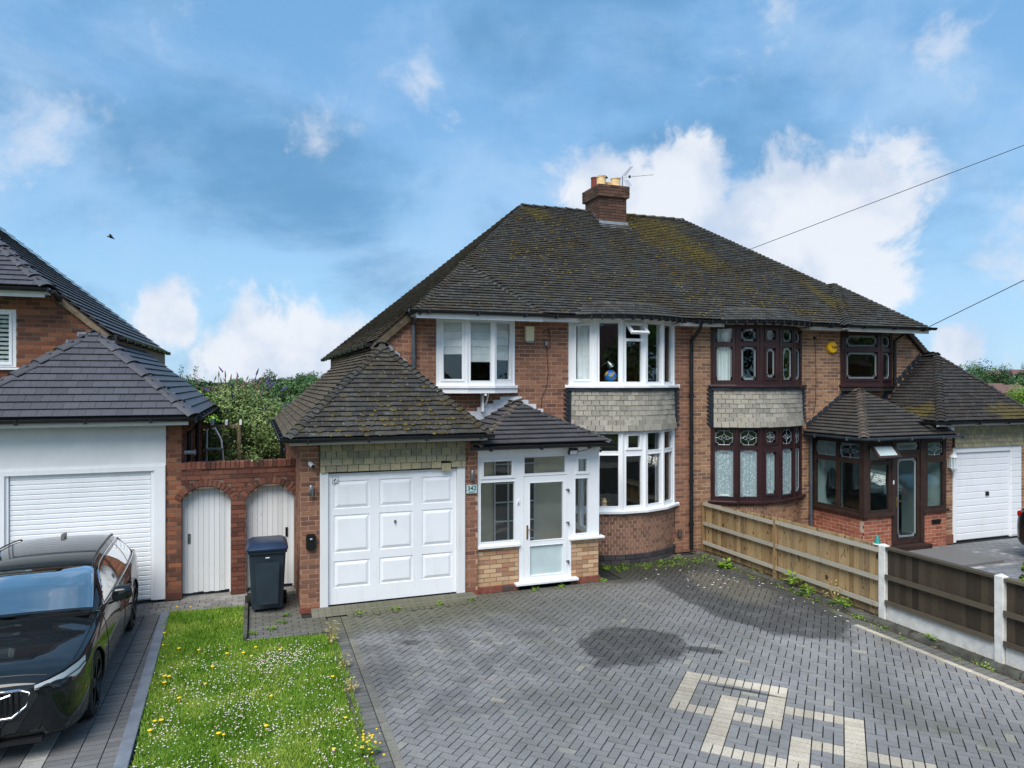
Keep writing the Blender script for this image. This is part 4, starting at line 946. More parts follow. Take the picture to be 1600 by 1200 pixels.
# rooms behind the windows
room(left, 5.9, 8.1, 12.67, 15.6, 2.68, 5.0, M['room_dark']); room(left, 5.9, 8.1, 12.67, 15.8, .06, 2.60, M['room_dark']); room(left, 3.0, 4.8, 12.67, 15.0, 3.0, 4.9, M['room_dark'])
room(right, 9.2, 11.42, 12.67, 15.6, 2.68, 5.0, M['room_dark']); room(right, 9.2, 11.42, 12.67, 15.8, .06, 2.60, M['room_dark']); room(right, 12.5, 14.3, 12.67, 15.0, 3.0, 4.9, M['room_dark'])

# --- oriel windows on the first floor
def oriel(root, x0, x1, brown):
    fm = M['upvc_brown'] if brown else M['upvc_white']; gl = M['glass_dim'] if brown else M['glass']; pr = .26
    if brown: segs = [((x0, 12.62), (x0 + .9, 12.62 - pr)), ((x0 + .9, 12.62 - pr), (x1, 12.62))]
    else: segs = [((x0, 12.63), (x0 + .48, 12.63 - pr)), ((x0 + .48, 12.63 - pr), (x1 - .48, 12.63 - pr)), ((x1 - .48, 12.63 - pr), (x1, 12.63))]
    for k, (A, B) in enumerate(segs):
        L = math.dist(A, B)
        if brown: pn = [(.09, L - .09, 3.63, 4.27, 's'), (.09, L - .09, 4.37, 4.66, '')]
        else: pn = [(.10 if k == 0 else .06, L - .09 if k != 1 else L - .06, 3.62 if k != 1 else 3.59, 4.68, 's' if k == 0 else '')]
        w_ = window(root, A, B, 3.51, 4.745, pn, fm, gl, .065, name='oriel_window')
        if brown:
            for p in pn: leaded(w_, A, B, *p[:4])
    for p in [s[0] for s in segs] + [segs[-1][1]]: MB().tube([(p[0], p[1] + .02, 3.51), (p[0], p[1] + .02, 4.745)], .034, 8).build('mullion', fm, root)
    pts = [s[0] for s in segs] + [segs[-1][1]]; pl = [(x0 - .07, 12.645, 3.455)] + [(p[0] + (-.07 if i == 0 else .07 if i == len(pts) - 1 else 0), p[1] - .06, 3.455) for i, p in enumerate(pts)] + [(x1 + .07, 12.645, 3.455)]
    MB().prism(pl, (0, 0, .055)).build('window_sill', fm, root, bevel=.006)
    pl2 = [(x, y + .03 if y < 12.6 else y, z - .09) for x, y, z in pl]; pl2[0] = (x0, 12.645, 3.365); pl2[-1] = (x1, 12.645, 3.365); MB().prism(pl2, (0, 0, .088)).build('oriel_apron', M['upvc_white'] if not brown else M['soffit_dark'], root)
oriel(left, 3.15, 4.63, False); oriel(right, 12.68, 14.17, True)
MB().bb(3.96, 4.0, 12.52, 12.64, 3.02, 3.36).bb(3.96, 4.0, 12.35, 12.52, 3.32, 3.36).build('bracket', M['upvc_white'], left); MB().tube([(4.05, 12.4, 3.36), (4.05, 12.5, 3.2), (4.02, 12.6, 3.12), (4.02, 12.6, 3.03)], .016, 6).build('bracket', M['upvc_white'], left)
# curtains and blinds behind the glass
curtain(left, (5.98, 12.66), (6.26, 12.47), 3.55, 4.75, M['curtain_white'], 4); curtain(left, (7.72, 12.55), (7.98, 12.75), 3.55, 4.75, M['curtain_white'], 4); curtain(left, (7.66, 12.5), (7.86, 12.62), 1.1, 2.6, M['curtain_grey'], 3)
curtain(right, (9.28, 12.66), (9.5, 12.5), 3.55, 4.72, M['curtain_white'], 4); curtain(right, (11.2, 12.58), (11.42, 12.72), 3.55, 4.72, M['curtain_grey'], 3)
for i in range(5):
    a0, a1 = -HALF + 2 * HALF * i / 5, -HALF + 2 * HALF * (i + 1) / 5; A, B = arc_pt(10.32, a0, 1.745), arc_pt(10.32, a1, 1.745); curtain(right, A.lerp(B, .04), A.lerp(B, .96), 1.1, 2.15, M['net_curtain'], 6, .016, 'net_curtain')
for (x0, x1, y0, y1, z) in ((3.26, 3.60, 12.62, 12.44, 4.08), (3.66, 4.12, 12.44, 12.44, 3.94), (4.2, 4.5, 12.46, 12.62, 3.98)):
    A, B = Vector((x0, y0, 0)), Vector((x1, y1, 0)); d = (B - A).normalized(); n = Vector((d.y, -d.x, 0)); L = (B - A).length; mb = MB(); zz_ = z
    while zz_ < 4.7:
        h = min(.14, 4.72 - zz_); mb.box((A + B) / 2 + UP * (zz_ + h / 2) + n * (.01 if int(zz_ * 50) % 2 else 0), (L, .02, h - .004), (d, n, UP)); zz_ += .14
    mb.build('roman_blind', M['blind_white'], left)
# --- chimney on the shared ridge
chim = MB().bb(8.21, 8.94, 16.02, 16.83, 7.2, 8.28).bb(8.15, 9.0, 15.96, 16.89, 8.28, 8.56).build('chimney', M['mortar_dark'], left)
for (x0, x1, y0, y1, z0, z1) in ((8.20, 8.95, 16.01, 16.84, 7.45, 8.275), (8.14, 9.01, 15.95, 16.90, 8.29, 8.575)):
    for (A, B) in (((x0, y0), (x1, y0)), ((x0, y1), (x0, y0)), ((x1, y0), (x1, y1))):
        L = math.dist(A, B); d = (Vector((*B, 0)) - Vector((*A, 0))).normalized(); n = Vector((d.y, -d.x, 0)); c = 0; z = z0
        while z < z1 - .02:
            s = -.11 * (c % 2)
            while s < L:
                a, b = max(0, s + .004), min(L, s + .216)
                if b - a > .03: brL.addm('brick_chimney', Vector((*A, 0)) + d * (a + b) / 2 + n * random.uniform(-.006, -.002) + UP * (z + .035), d, n, UP, (b - a, .03, .065), chim, 'y', .8)
                s += .22
            z += .075; c += 1
MB().bb(8.19, 8.96, 16.0, 16.85, 8.56, 8.60).build('flaunching', M['concrete_grey'], left)
for (x, y, r, h, m) in ((8.33, 16.2, .115, .25, 'pot_cream'), (8.76, 16.22, .125, .25, 'pot_cream'), (8.36, 16.62, .10, .34, 'pot_red'), (8.56, 16.62, .11, .3, 'pot_cream'), (8.78, 16.64, .1, .25, 'pot_cream')):
    auto_smooth(MB().lathe((x, y, 8.59), [(r * 1.08, 0), (r, .03), (r * .97, h - .03), (r * 1.06, h - .025), (r * 1.06, h), (r * .8, h), (r * .8, h - .12)], 18).build('chimney_pot', M[m], left), 40)
auto_smooth(MB().lathe((8.56, 16.62, 8.88), [(.02, 0), (.02, .06), (.17, .07), (.12, .11), (.02, .13)], 16).build('chimney_cowl', M['plastic_black'], left), 40)
# lead apron and soakers round the chimney
MB().box((8.575, 15.985, 7.60), (.82, .02, .13)).box((8.575, 15.90, 7.53), (.86, .24, .015), (Vector((1, 0, 0)), Vector((0, .805, .593)), Vector((0, -.593, .805)))).build('lead_apron', M['lead'], left)
mb = MB()
for k in range(5): mb.bb(8.19, 8.198, 16.0 + k * .13, 16.0 + (k + 1) * .13, 7.55 + k * .096, 7.72 + k * .096)
mb.build('stepped_flashing', M['lead'], left)

# --- tv aerial
ae = thing('tv_aerial', (9.05, 16.4, 8.2), 'grey television aerial on a mast strapped to the chimney stack', 'aerial')
auto_smooth(MB().tube([(9.06, 16.4, 7.85), (9.06, 16.4, 8.98)], .014, 7).build('mast', M['metal_grey'], ae)); mb = MB().tube([(9.0, 16.42, 8.95), (9.75, 16.0, 8.98)], .008, 6)
for k in range(12): p = Vector((9.18, 16.32, 8.957)).lerp(Vector((9.75, 16.0, 8.98)), k / 11); mb.tube([p + Vector((0, 0, -.012)), p + Vector((0, 0, .03))], .003, 4)
mb.build('boom', M['metal_grey'], ae); mb = MB()
for k in range(5): mb.tube([(9.08 + k * .02, 16.40 - k * .03, 8.93 - .02 * k), (9.15 + k * .02, 16.34 - k * .03, 8.70)], .004, 4)
for k in range(3): mb.tube([(9.06 + k * .03, 16.42 - k * .03, 8.98), (9.24 + k * .02, 16.3 - k * .03, 9.22)], .005, 4)
mb.build('reflector', M['metal_grey'], ae); MB().bb(9.20, 9.24, 16.28, 16.33, 8.93, 8.99).build('junction_box', M['plastic_black'], ae); MB().bb(9.03, 9.09, 16.37, 16.43, 8.3, 8.36).bb(8.96, 9.09, 16.39, 16.41, 8.22, 8.24).bb(8.96, 9.09, 16.39, 16.41, 8.08, 8.10).build('bracket', M['metal_dark'], ae)

# --- left garage
GY = 11.30
gw = brick_wall(left, Br(brL, 'brick_brown'), (.65, GY), (3.5, GY), 0, 2.66, M['mortar_pink'], [(.28, 2.63, -1, 2.8)], name='garage_wall')
brick_wall(left, Br(brL, 'brick_brown'), (.65, 17.0), (.65, GY + .02), 0, 2.66, M['mortar_pink'], name='garage_wall', pick=.8)
MB().bb(.63, .93, GY - .025, GY - .001, 0, .09).bb(3.28, 3.52, GY - .025, GY - .001, 0, .09).build('plinth', M['plinth_red'], left)
MB().bb(.93, 3.28, GY - .02, GY + .1, 2.14, 2.66).build('garage_lintel', M['soffit_dark'], left)
for c in range(4):
    z0 = 2.17 + c * .108; tw = .1675; off = (0 if c % 2 else -tw / 2); x = .935 + off
    while x < 3.275:
        a, b = max(.935, x), min(3.275, x + tw); x += tw
        if b - a < .03: continue
        tl = .16; Y = Vector((0, -math.cos(tl), math.sin(tl))); Z = Vector((0, math.sin(tl), math.cos(tl))); dz = -.06 if (c == 0 and abs((a + b) / 2 - 2.98) < .09) else 0
        ro = random.uniform(-.012, .012); Xv = Vector((math.cos(ro), 0, 0)) + Z * math.sin(ro)
        hungL.addm('tile_hung_green', Vector(((a + b) / 2, GY - .05 + random.uniform(-.003, .002), z0 + .06 + dz + random.uniform(-.004, .004))), Xv, Y, Z, (b - a - .009, .018, .128), gw, 'y')
MB().bb(.93, 3.28, GY - .07, GY - .02, 2.60, 2.655).build('lead_flashing', M['lead_dark'], left)
MB().bb(.50, 3.58, 11.02, 11.06, 2.615, 2.70).bb(.5, 3.58, 11.06, 11.28, 2.66, 2.69).bb(.48, .52, 11.06, 17.1, 2.61, 2.69).build('fascia', M['fascia_cream'], left)
gutter(left, [(.38, 17.1, 2.72), (.38, 10.90, 2.72), (3.66, 10.90, 2.72)], M['gutter_black'])
pipe(left, [(.40, 16.9, 2.66), (.56, 16.9, 2.5), (.56, 16.9, .1)], M['gutter_black'], .036)
gd = thing  # garage door parts
gfx0, gfx1 = .935, 3.275
MB().bb(gfx0, gfx0 + .125, GY - .03, GY + .06, .05, 2.165).bb(gfx1 - .14, gfx1, GY - .03, GY + .06, .05, 2.165).bb(gfx0 + .125, gfx1 - .14, GY - .015, GY + .06, 2.12, 2.165).build('garage_frame', M['paint_white'], left, bevel=.006)
DX0, DX1, DZ0, DZ1, DYY = gfx0 + .128, gfx1 - .143, .085, 2.117, GY + .03
door = MB().bb(DX0, DX1, DYY, DYY + .03, DZ0, DZ1).build('garage_door', M['garage_white'], left)
def frustum(mb, x0, x1, z0, z1, y, depth, inset):
    a = [(x0, y, z0), (x1, y, z0), (x1, y, z1), (x0, y, z1)]; b = [(x0 + inset, y - depth, z0 + inset), (x1 - inset, y - depth, z0 + inset), (x1 - inset, y - depth, z1 - inset), (x0 + inset, y - depth, z1 - inset)]; k = len(mb.v)
    mb.v += [Vector(p) for p in a + b]; mb.f += [(k + 4, k + 5, k + 6, k + 7)] + [(k + i, k + (i + 1) % 4, k + 4 + (i + 1) % 4, k + 4 + i) for i in range(4)]; return mb
W_, H_ = DX1 - DX0, DZ1 - DZ0; cols = ((.04, .31), (.385, .645), (.72, .965)); rws = ((.735, .95), (.395, .685), (.125, .33))
xs_ = [0] + [v for c in cols for v in c] + [1]; zs_ = sorted([0, 1] + [v for r in rws for v in r]); mb = MB()
for i in range(0, 7):                                                   # rails and stiles stand proud of the recessed fields
    for j in range(0, 7):
        if i % 2 == 1 and j % 2 == 1: continue
        mb.bb(DX0 + W_ * xs_[i], DX0 + W_ * xs_[i + 1], DYY - .012, DYY + .002, DZ0 + H_ * zs_[j], DZ0 + H_ * zs_[j + 1])
mb.build('door_rail', M['garage_white'], door)
for c in cols:
    for r in rws:
        x0, x1, z0, z1 = DX0 + W_ * c[0], DX0 + W_ * c[1], DZ0 + H_ * r[0], DZ0 + H_ * r[1]; q = MB()
        frustum(q, x0 + .012, x1 - .012, z0 + .012, z1 - .012, DYY + .001, .018, .05); q.build('raised_panel', M['garage_white'], door)
auto_smooth(MB().lathe((2.11, DYY - .012, 1.33), [(.022, 0), (.022, .02), (.016, .028)], 12, (Vector((1, 0, 0)), UP, Vector((0, -1, 0)))).tube([(2.11, DYY - .035, 1.335), (2.11, DYY - .035, 1.285)], .008, 6).build('door_handle', M['metal_grey'], door))
st = MB().bb(1.125, 1.225, DYY - .0175, DYY - .013, 1.965, 2.085).build('warning_sticker', M['plastic_white'], door); q = MB().bb(1.125, 1.225, DYY - .0205, DYY - .0175, 1.997, 2.001).bb(1.125, 1.129, DYY - .0205, DYY - .0175, 1.965, 2.085).bb(1.221, 1.225, DYY - .0205, DYY - .0175, 1.965, 2.085).bb(1.129, 1.221, DYY - .0205, DYY - .0175, 2.081, 2.085)
q.prism([(1.14, DYY - .02, 2.02), (1.155, DYY - .02, 2.012), (1.185, DYY - .02, 2.05), (1.17, DYY - .02, 2.058)], (0, .002, 0)).prism([(1.185, DYY - .02, 2.02), (1.21, DYY - .02, 2.015), (1.21, DYY - .02, 2.03)], (0, .002, 0)).bb(1.15, 1.2, DYY - .0205, DYY - .0175, 1.975, 1.985); q.build('warning_sign', M['ink'], door)
# threshold of edge-laid blocks
th = MB().bb(.80, 3.42, 11.07, GY + .1, 0, .05).build('threshold', M['concrete_grey'], left)
for k in range(26): MB().prism([(.8 + k * .1, 11.02, .0), (.8 + k * .1, 11.26, .0), (.8 + k * .1, 11.26, .075), (.8 + k * .1, 11.10, .068)], (.096, 0, 0)).build('threshold_block', M['paver_border'], left)

# --- left porch
PYF = 11.35; PX0, PX1 = 3.51, 5.75
brick_wall(left, Br(brL, 'brick_buff'), (PX0, PYF), (4.25, PYF), .1, .76, M['mortar_dark'], name='porch_wall'); brick_wall(left, Br(brL, 'brick_buff'), (5.24, PYF), (5.78, PYF), .1, .79, M['mortar_dark'], name='porch_wall')
brick_wall(left, Br(brL, 'brick_buff'), (5.78, PYF + .02), (5.78, 12.65), .1, .79, M['mortar_dark'], name='porch_wall', pick=.2)
[MB().bb(*q).build('porch_plinth', M['plinth_red'], left) for q in ((PX0 - .01, 4.25, PYF - .025, PYF + .08, 0, .098), (5.24, 5.80, PYF - .025, PYF + .08, 0, .098), (5.70, 5.80, PYF + .08, 12.64, 0, .098))]
MB().bb(3.95, 4.15, PYF - .03, PYF - .024, .012, .085).build('air_brick', M['brick_blue'], left)
A, B = (PX0, PYF - .01), (4.26, PYF - .01)
window(left, A, B, .76, 2.31, [(.05, .665, .85, 1.872, ''), (.10, .62, 1.965, 2.225, 's')], M['upvc_white'], M['glass'], .07, name='porch_window')
window(left, (5.24, PYF - .01), (5.79, PYF - .01), .79, 2.31, [(.075, .335, .875, 1.865, ''), (.13, .31, 1.975, 2.21, 's')], M['upvc_white'], M['glass'], .07, name='porch_window')
window(left, (5.79, PYF + .06), (5.79, 12.64), .79, 2.31, [(.07, .58, .88, 2.2, ''), (.66, 1.16, .88, 2.2, '')], M['upvc_white'], M['glass'], .07, name='porch_window')
window(left, (4.26, PYF - .01), (5.24, PYF - .01), 1.945, 2.31, [(.09, .87, 1.98, 2.275, '')], M['upvc_white'], M['glass'], .07, name='door_top_light')
MB().bb(4.26, 4.34, PYF - .012, PYF + .06, .12, 1.944).bb(5.155, 5.24, PYF - .012, PYF + .06, .12, 1.944).build('door_frame', M['upvc_white'], left)
pdoor = window(left, (4.345, PYF - .025), (5.15, PYF - .025), .13, 1.935, [(.10, .735, .815, 1.83, ''), (.10, .735, .215, .735, 'f')], M['upvc_white'], M['glass'], .06, name='porch_door')
auto_smooth(MB().box((4.40, PYF - .03, .98), (.03, .012, .24)).tube([(4.40, PYF - .03, 1.03), (4.40, PYF - .075, 1.03), (4.52, PYF - .08, 1.025)], .009, 8).build('door_handle', M['brass'], pdoor))
for z in (.42, 1.1, 1.68): MB().bb(5.13, 5.19, PYF - .05, PYF - .024, z, z + .012).bb(5.175, 5.19, PYF - .05, PYF - .024, z - .05, z).build('hinge', M['metal_grey'], pdoor)
MB().bb(4.17, 5.34, PYF - .12, PYF + .05, .085, .128).build('door_sill', M['upvc_white'], left, bevel=.006)
MB().bb(PX0 - .005, 4.27, PYF - .06, PYF + .05, .755, .80).bb(5.20, 5.87, PYF - .09, PYF + .05, .783, .82).build('window_sill', M['upvc_white'], left, bevel=.006)
MB().bb(PX0 - .005, 5.80, PYF - .03, PYF + .05, 2.31, 2.47).bb(5.74, 5.80, PYF + .05, 12.64, 2.31, 2.47).build('fascia', M['upvc_white'], left)
MB().bb(3.4, 5.88, 11.1, 12.64, 2.472, 2.49).build('porch_ceiling', M['upvc_white'], left)
gutter(left, [(3.3, 11.05, 2.5), (5.94, 11.05, 2.5)], M['gutter_black'])
MB().quad((3.52, 12.63, 0), (5.72, 12.63, 0), (5.72, 12.63, 2.47), (3.52, 12.63, 2.47)).quad((3.515, 11.45, 0), (3.515, 12.64, 0), (3.515, 12.64, 2.47), (3.515, 11.45, 2.47)).build('porch_plaster', M['plaster_cream'], left); MB().quad((3.5, 11.4, .11), (5.75, 11.4, .11), (5.75, 12.65, .11), (3.5, 12.65, .11)).build('porch_floor', M['plaster_grey'], left)
idoor = MB().bb(4.22, 5.06, 12.60, 12.625, .11, 2.1).build('inner_door', M['room_dark'], left); mb = MB()
for k in range(4): mb.bb(4.22 + k * .27, 4.25 + k * .27, 12.58, 12.60, .11, 2.1)
for k in range(6): mb.bb(4.225, 5.055, 12.583, 12.598, .2 + k * .36, .225 + k * .36)
mb.build('glazing_bars', M['upvc_white'], idoor)
mb = MB()                                                               # stepped white flashing where the porch roof meets the wall
def porch_z(x): return 3.16 - (4.62 - x) * .54 if x < 4.62 else 3.16 - (x - 4.62) * .515
for x0, x1, zt in ((4.36, 4.78, 3.30), (4.22, 4.36, 3.235), (4.06, 4.22, 3.16), (3.90, 4.06, 3.09), (3.72, 3.90, 3.02), (3.55, 3.72, 2.94), (4.78, 4.92, 3.22), (4.92, 5.08, 3.14), (5.08, 5.24, 3.06)):
    mb.bb(x0, x1 + (.012 if x1 < 5.2 else 0), 12.622 + random.uniform(-.003, .003), 12.646, porch_z((x0 + x1) / 2) - .16, zt + random.uniform(-.008, .008))
mb.build('stepped_flashing', M['lead_white'], left)
mb = MB()
for sg in (1,):
    for k in range(9): x = 2.18 + k * .13; z = 4.22 - k * .12; mb.prism([(x, 12.635, z - .12), (x + .14, 12.635, z - .12), (x + .14, 12.635, z - .02), (x + .05, 12.635, z + .04)], (0, .012, 0))
mb.build('stepped_flashing', M['lead'], left)
HM = {k: M[k] for k in ('tile_hung', 'tile_hung_green', 'tile_main')}
BM = {k: M[k] for k in M if k.startswith('brick_')}
finish(hungL, 'hung_tile', HM, left, 'hung_tiling', 200); finish(brL, 'brick', BM, left, 'brickwork', 300)

# --- right garage
gw2 = brick_wall(right, Br(brR, 'brick_tan'), (14.17, GY), (16.95, GY), 0, 2.66, M['mortar_grey'], [(.31, 2.50, -1, 2.8)], name='garage_wall')
brick_wall(right, Br(brR, 'brick_tan'), (14.17, 12.65), (14.17, GY + .02), 0, 2.66, M['mortar_grey'], name='garage_wall', pick=0)
MB().bb(14.2, 14.48, GY - .025, GY - .001, 0, .2).build('plinth', M['brick_old_red'], right); MB().bb(14.48, 16.67, GY - .02, GY + .1, 2.10, 2.66).build('garage_lintel', M['soffit_dark'], right)
for c in range(5):
    z0 = 2.12 + c * .098; tw = .165; x = 14.485 - (0 if c % 2 else tw / 2)
    while x < 16.66:
        a, b = max(14.485, x), min(16.66, x + tw); x += tw
        if b - a < .03: continue
        tl = .15; Y = Vector((0, -math.cos(tl), math.sin(tl))); Z = Vector((0, math.sin(tl), math.cos(tl))); hungR.addm('tile_hung_green', Vector(((a + b) / 2, GY - .05 + random.uniform(-.003, .002), z0 + .058)), Vector((1, 0, 0)), Y, Z, (b - a - .009, .018, .118), gw2, 'y')
MB().bb(13.7, 16.85, 11.02, 11.06, 2.615, 2.70).bb(13.7, 16.85, 11.06, 11.28, 2.66, 2.69).build('fascia', M['upvc_white'], right); gutter(right, [(13.5, 12.5, 2.72), (13.5, 10.9, 2.72), (16.95, 10.9, 2.72)], M['gutter_black'])
MB().bb(14.48, 14.56, GY - .03, GY + .06, .02, 2.12).bb(16.30, 16.66, GY - .01, GY + .06, .02, 2.12).bb(14.56, 16.30, GY - .03, GY + .06, 2.0, 2.12).build('garage_frame', M['upvc_white'], right, bevel=.005)
d2 = MB().bb(14.56, 16.30, GY + .03, GY + .05, .04, 2.0).build('garage_door', M['garage_white'], right)
for k in range(13):
    z = .045 + k * .15; frustum(MB(), 14.565, 16.295, z, z + (.145 if k < 12 else .15), GY + .032, .02, .012).build('door_slat', M['garage_white'], d2)
for k in range(14): z = .05 + k * .148; frustum(MB(), 16.32, 16.655, z, z + .14, GY - .012, .012, .008).build('door_slat', M['upvc_white'], d2)
MB().bb(15.52, 15.55, GY - .02, GY + .02, 1.0, 1.09).bb(15.58, 15.60, GY - .02, GY + .02, 1.0, 1.09).build('door_handle', M['plastic_black'], d2)

# --- right porch, brown
RY = 11.2; rx0, rx1 = 11.83, 14.16; fb = M['timber_brown']; gd_ = M['glass_teal']
brick_wall(right, Br(brR, 'brick_orange'), (rx0, RY), (12.58, RY), 0, .76, M['mortar_grey'], name='porch_wall'); brick_wall(right, Br(brR, 'brick_orange'), (13.50, RY), (rx1, RY), 0, .76, M['mortar_grey'], name='porch_wall'); brick_wall(right, Br(brR, 'brick_orange'), (rx0, 12.65), (rx0, RY + .02), 0, .76, M['mortar_grey'], name='porch_wall')
mb = MB(); mb.bb(rx0 - .05, 12.62, RY - .06, RY + .05, .76, .82).bb(13.46, rx1 + .03, RY - .06, RY + .05, .76, .82).bb(rx0 - .06, rx0 + .05, RY + .05, 12.64, .76, .82); mb.build('window_sill', fb, right)
A, B = (rx0 - .01, 12.60), (rx0 - .01, RY); w_ = window(right, A, B, .82, 2.34, [(.06, .66, .88, 1.86, ''), (.06, .66, 1.95, 2.28, ''), (.74, 1.32, .88, 1.86, ''), (.74, 1.32, 1.95, 2.28, '')], fb, gd_, .07, name='porch_window')
leaded(w_, A, B, .74, 1.32, 1.95, 2.28, 'diamond'); leaded(w_, A, B, .06, .66, 1.95, 2.28, 'diamond')
MB().bb(rx0 - .02, rx0 + .10, RY - .02, RY + .1, .82, 2.345).build('corner_post', fb, right)
window(right, (rx0 + .1, RY - .005), (12.58, RY - .005), .82, 2.34, [(.06, .58, .88, 1.84, ''), (.06, .58, 1.93, 2.28, 'n')], fb, gd_, .07, name='porch_window')
A, B = (13.50, RY - .005), (rx1, RY - .005); w_ = window(right, A, B, .82, 2.34, [(.10, .57, .88, 1.84, ''), (.10, .57, 1.97, 2.27, '')], fb, gd_, .07, name='porch_window'); leaded(w_, A, B, .10, .57, 1.97, 2.27, 'diamond')
MB().bb(12.58, 12.68, RY - .02, RY + .07, .06, 2.34).bb(13.40, 13.50, RY - .02, RY + .07, .06, 2.34).build('door_frame', fb, right)
A, B = (12.68, RY - .005), (13.40, RY - .005); w_ = window(right, A, B, 2.06, 2.34, [(.03, .69, 2.11, 2.29, '')], fb, gd_, .06, name='door_top_light'); leaded(w_, A, B, .03, .69, 2.11, 2.29)
A, B = (12.685, RY + .01), (13.395, RY + .01); rdoor = window(right, A, B, .13, 2.055, [(.07, .64, .25, 1.96, '')], fb, gd_, .05, name='porch_door'); leaded(rdoor, A, B, .07, .64, .25, 1.96)
MB().bb(12.52, 13.56, RY - .16, RY + .02, .0, .12).build('door_step', fb, right); auto_smooth(MB().box((12.72, RY - .004, 1.03), (.028, .012, .22)).tube([(12.72, RY, 1.06), (12.72, RY - .05, 1.06), (12.84, RY - .055, 1.055)], .009, 8).build('door_handle', M['brass'], rdoor)); MB().bb(12.6, 12.63, RY - .03, RY - .018, 1.42, 1.50).build('bell_push', M['plastic_white'], right)
# open top light of the porch
q = MB(); hz, wd_, hh, th = 2.27, .62, .36, math.radians(42); dn = Vector((0, -math.sin(th), -math.cos(th))); nn = Vector((0, -math.cos(th), math.sin(th))); X1 = Vector((1, 0, 0)); hc = Vector((12.25, RY - .03, hz))
for o in (.03, hh - .03): q.box(hc + dn * o, (wd_, .05, .06), (X1, nn, dn))
for sg in (-1, 1): q.box(hc + dn * hh / 2 + X1 * sg * (wd_ / 2 - .03), (.06, .05, hh - .12), (X1, nn, dn))
tl = q.build('open_top_light', fb, right, bevel=.004); MB().box(hc + dn * hh / 2, (wd_ - .12, .01, hh - .12), (X1, nn, dn)).build('pane', M['glass_frost'], tl)
MB().bb(rx0 - .03, rx1 + .02, RY - .04, RY + .07, 2.345, 2.42).bb(rx0 - .03, rx0 + .07, RY + .07, 12.64, 2.345, 2.42).build('fascia', M['timber_brown'], right); gutter(right, [(11.56, 12.6, 2.43), (11.56, 10.94, 2.43), (14.32, 10.94, 2.43)], M['gutter_grey'], .05)
MB().bb(13.88, 13.96, RY - .014, RY - .004, .50, .60).bb(13.72, 13.98, RY - .018, RY - .012, .50, .60).build('letterbox', M['plastic_black'], right)
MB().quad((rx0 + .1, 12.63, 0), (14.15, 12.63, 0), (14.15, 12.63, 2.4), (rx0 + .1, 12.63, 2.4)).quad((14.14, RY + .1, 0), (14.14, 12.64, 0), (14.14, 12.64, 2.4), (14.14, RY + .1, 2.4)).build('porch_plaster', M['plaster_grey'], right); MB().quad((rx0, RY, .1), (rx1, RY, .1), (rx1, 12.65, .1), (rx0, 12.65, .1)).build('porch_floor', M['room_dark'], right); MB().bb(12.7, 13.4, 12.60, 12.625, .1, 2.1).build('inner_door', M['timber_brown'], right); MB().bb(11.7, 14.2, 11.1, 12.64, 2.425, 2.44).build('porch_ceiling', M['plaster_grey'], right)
mb = MB()
for k in range(9): x = 15.15 - k * .15; z = 4.20 - k * .128; mb.prism([(x, 12.635, z - .14), (x - .16, 12.635, z - .14), (x - .16, 12.635, z - .02), (x - .05, 12.635, z + .06)], (0, .012, 0))
for k in range(8): x = 12.95 - k * .16; z = 3.42 - k * .107; mb.prism([(x, 12.632, z - .1), (x - .17, 12.632, z - .1), (x - .17, 12.632, z - .02), (x - .04, 12.632, z + .05)], (0, .012, 0))
mb.build('stepped_flashing', M['lead_dark'], right)
finish(hungR, 'hung_tile', HM, right, 'hung_tiling', 200); finish(brR, 'brick', BM, right, 'brickwork', 300)
# ---------------------------------------------------------------- detached house on the left
nb = thing('detached_house', (-3, 14, 0), 'orange brick house with new slate-grey roof and wide white ribbed garage door', 'house')
brN = MPieces(); tN = TP(); SLM = {'tile_slate': M['tile_slate']}; NY = 12.75
nw = brick_wall(nb, Br(brN, 'brick_neighbour'), (-4.6, NY), (-1.15, NY), 0, 2.93, M['mortar_dark'], [(-1, 3.22, -1, 3.5)], name='garage_wall')
brick_wall(nb, Br(brN, 'brick_neighbour'), (-1.15, NY + .02), (-1.15, 18), 0, 2.93, M['mortar_dark'], name='garage_wall', pick=.9)
MB().bb(-1.40, -1.14, NY - .02, NY - .001, 0, .12).build('plinth', M['brick_old_red'], nb)
MB().bb(-4.8, -1.38, NY - .012, NY + .1, 2.24, 2.93).build('render_panel', M['render_white'], nb); MB().bb(-4.8, -1.38, NY - .02, NY + .02, 2.215, 2.24).build('drip_trim', M['upvc_white'], nb)
MB().bb(-1.55, -1.385, NY - .03, NY + .06, .03, 2.214).bb(-4.8, -1.55, NY - .03, NY + .06, 2.13, 2.214).bb(-3.72, -3.6, NY - .03, NY + .06, .03, 2.13).build('garage_frame', M['upvc_white'], nb, bevel=.005)
nd = MB().bb(-3.6, -1.55, NY + .045, NY + .06, .03, 2.13).build('garage_door', M['garage_white'], nb); MB().bb(-1.60, -1.555, NY + .0, NY + .044, .03, 2.13).bb(-3.6, -3.555, NY, NY + .044, .03, 2.13).build('door_track', M['upvc_white'], nb)
for k in range(27): z = .04 + k * .0775; frustum(MB(), -3.552, -1.602, z, z + .0755, NY + .044, .016, .012).build('door_slat', M['garage_white'], nd)
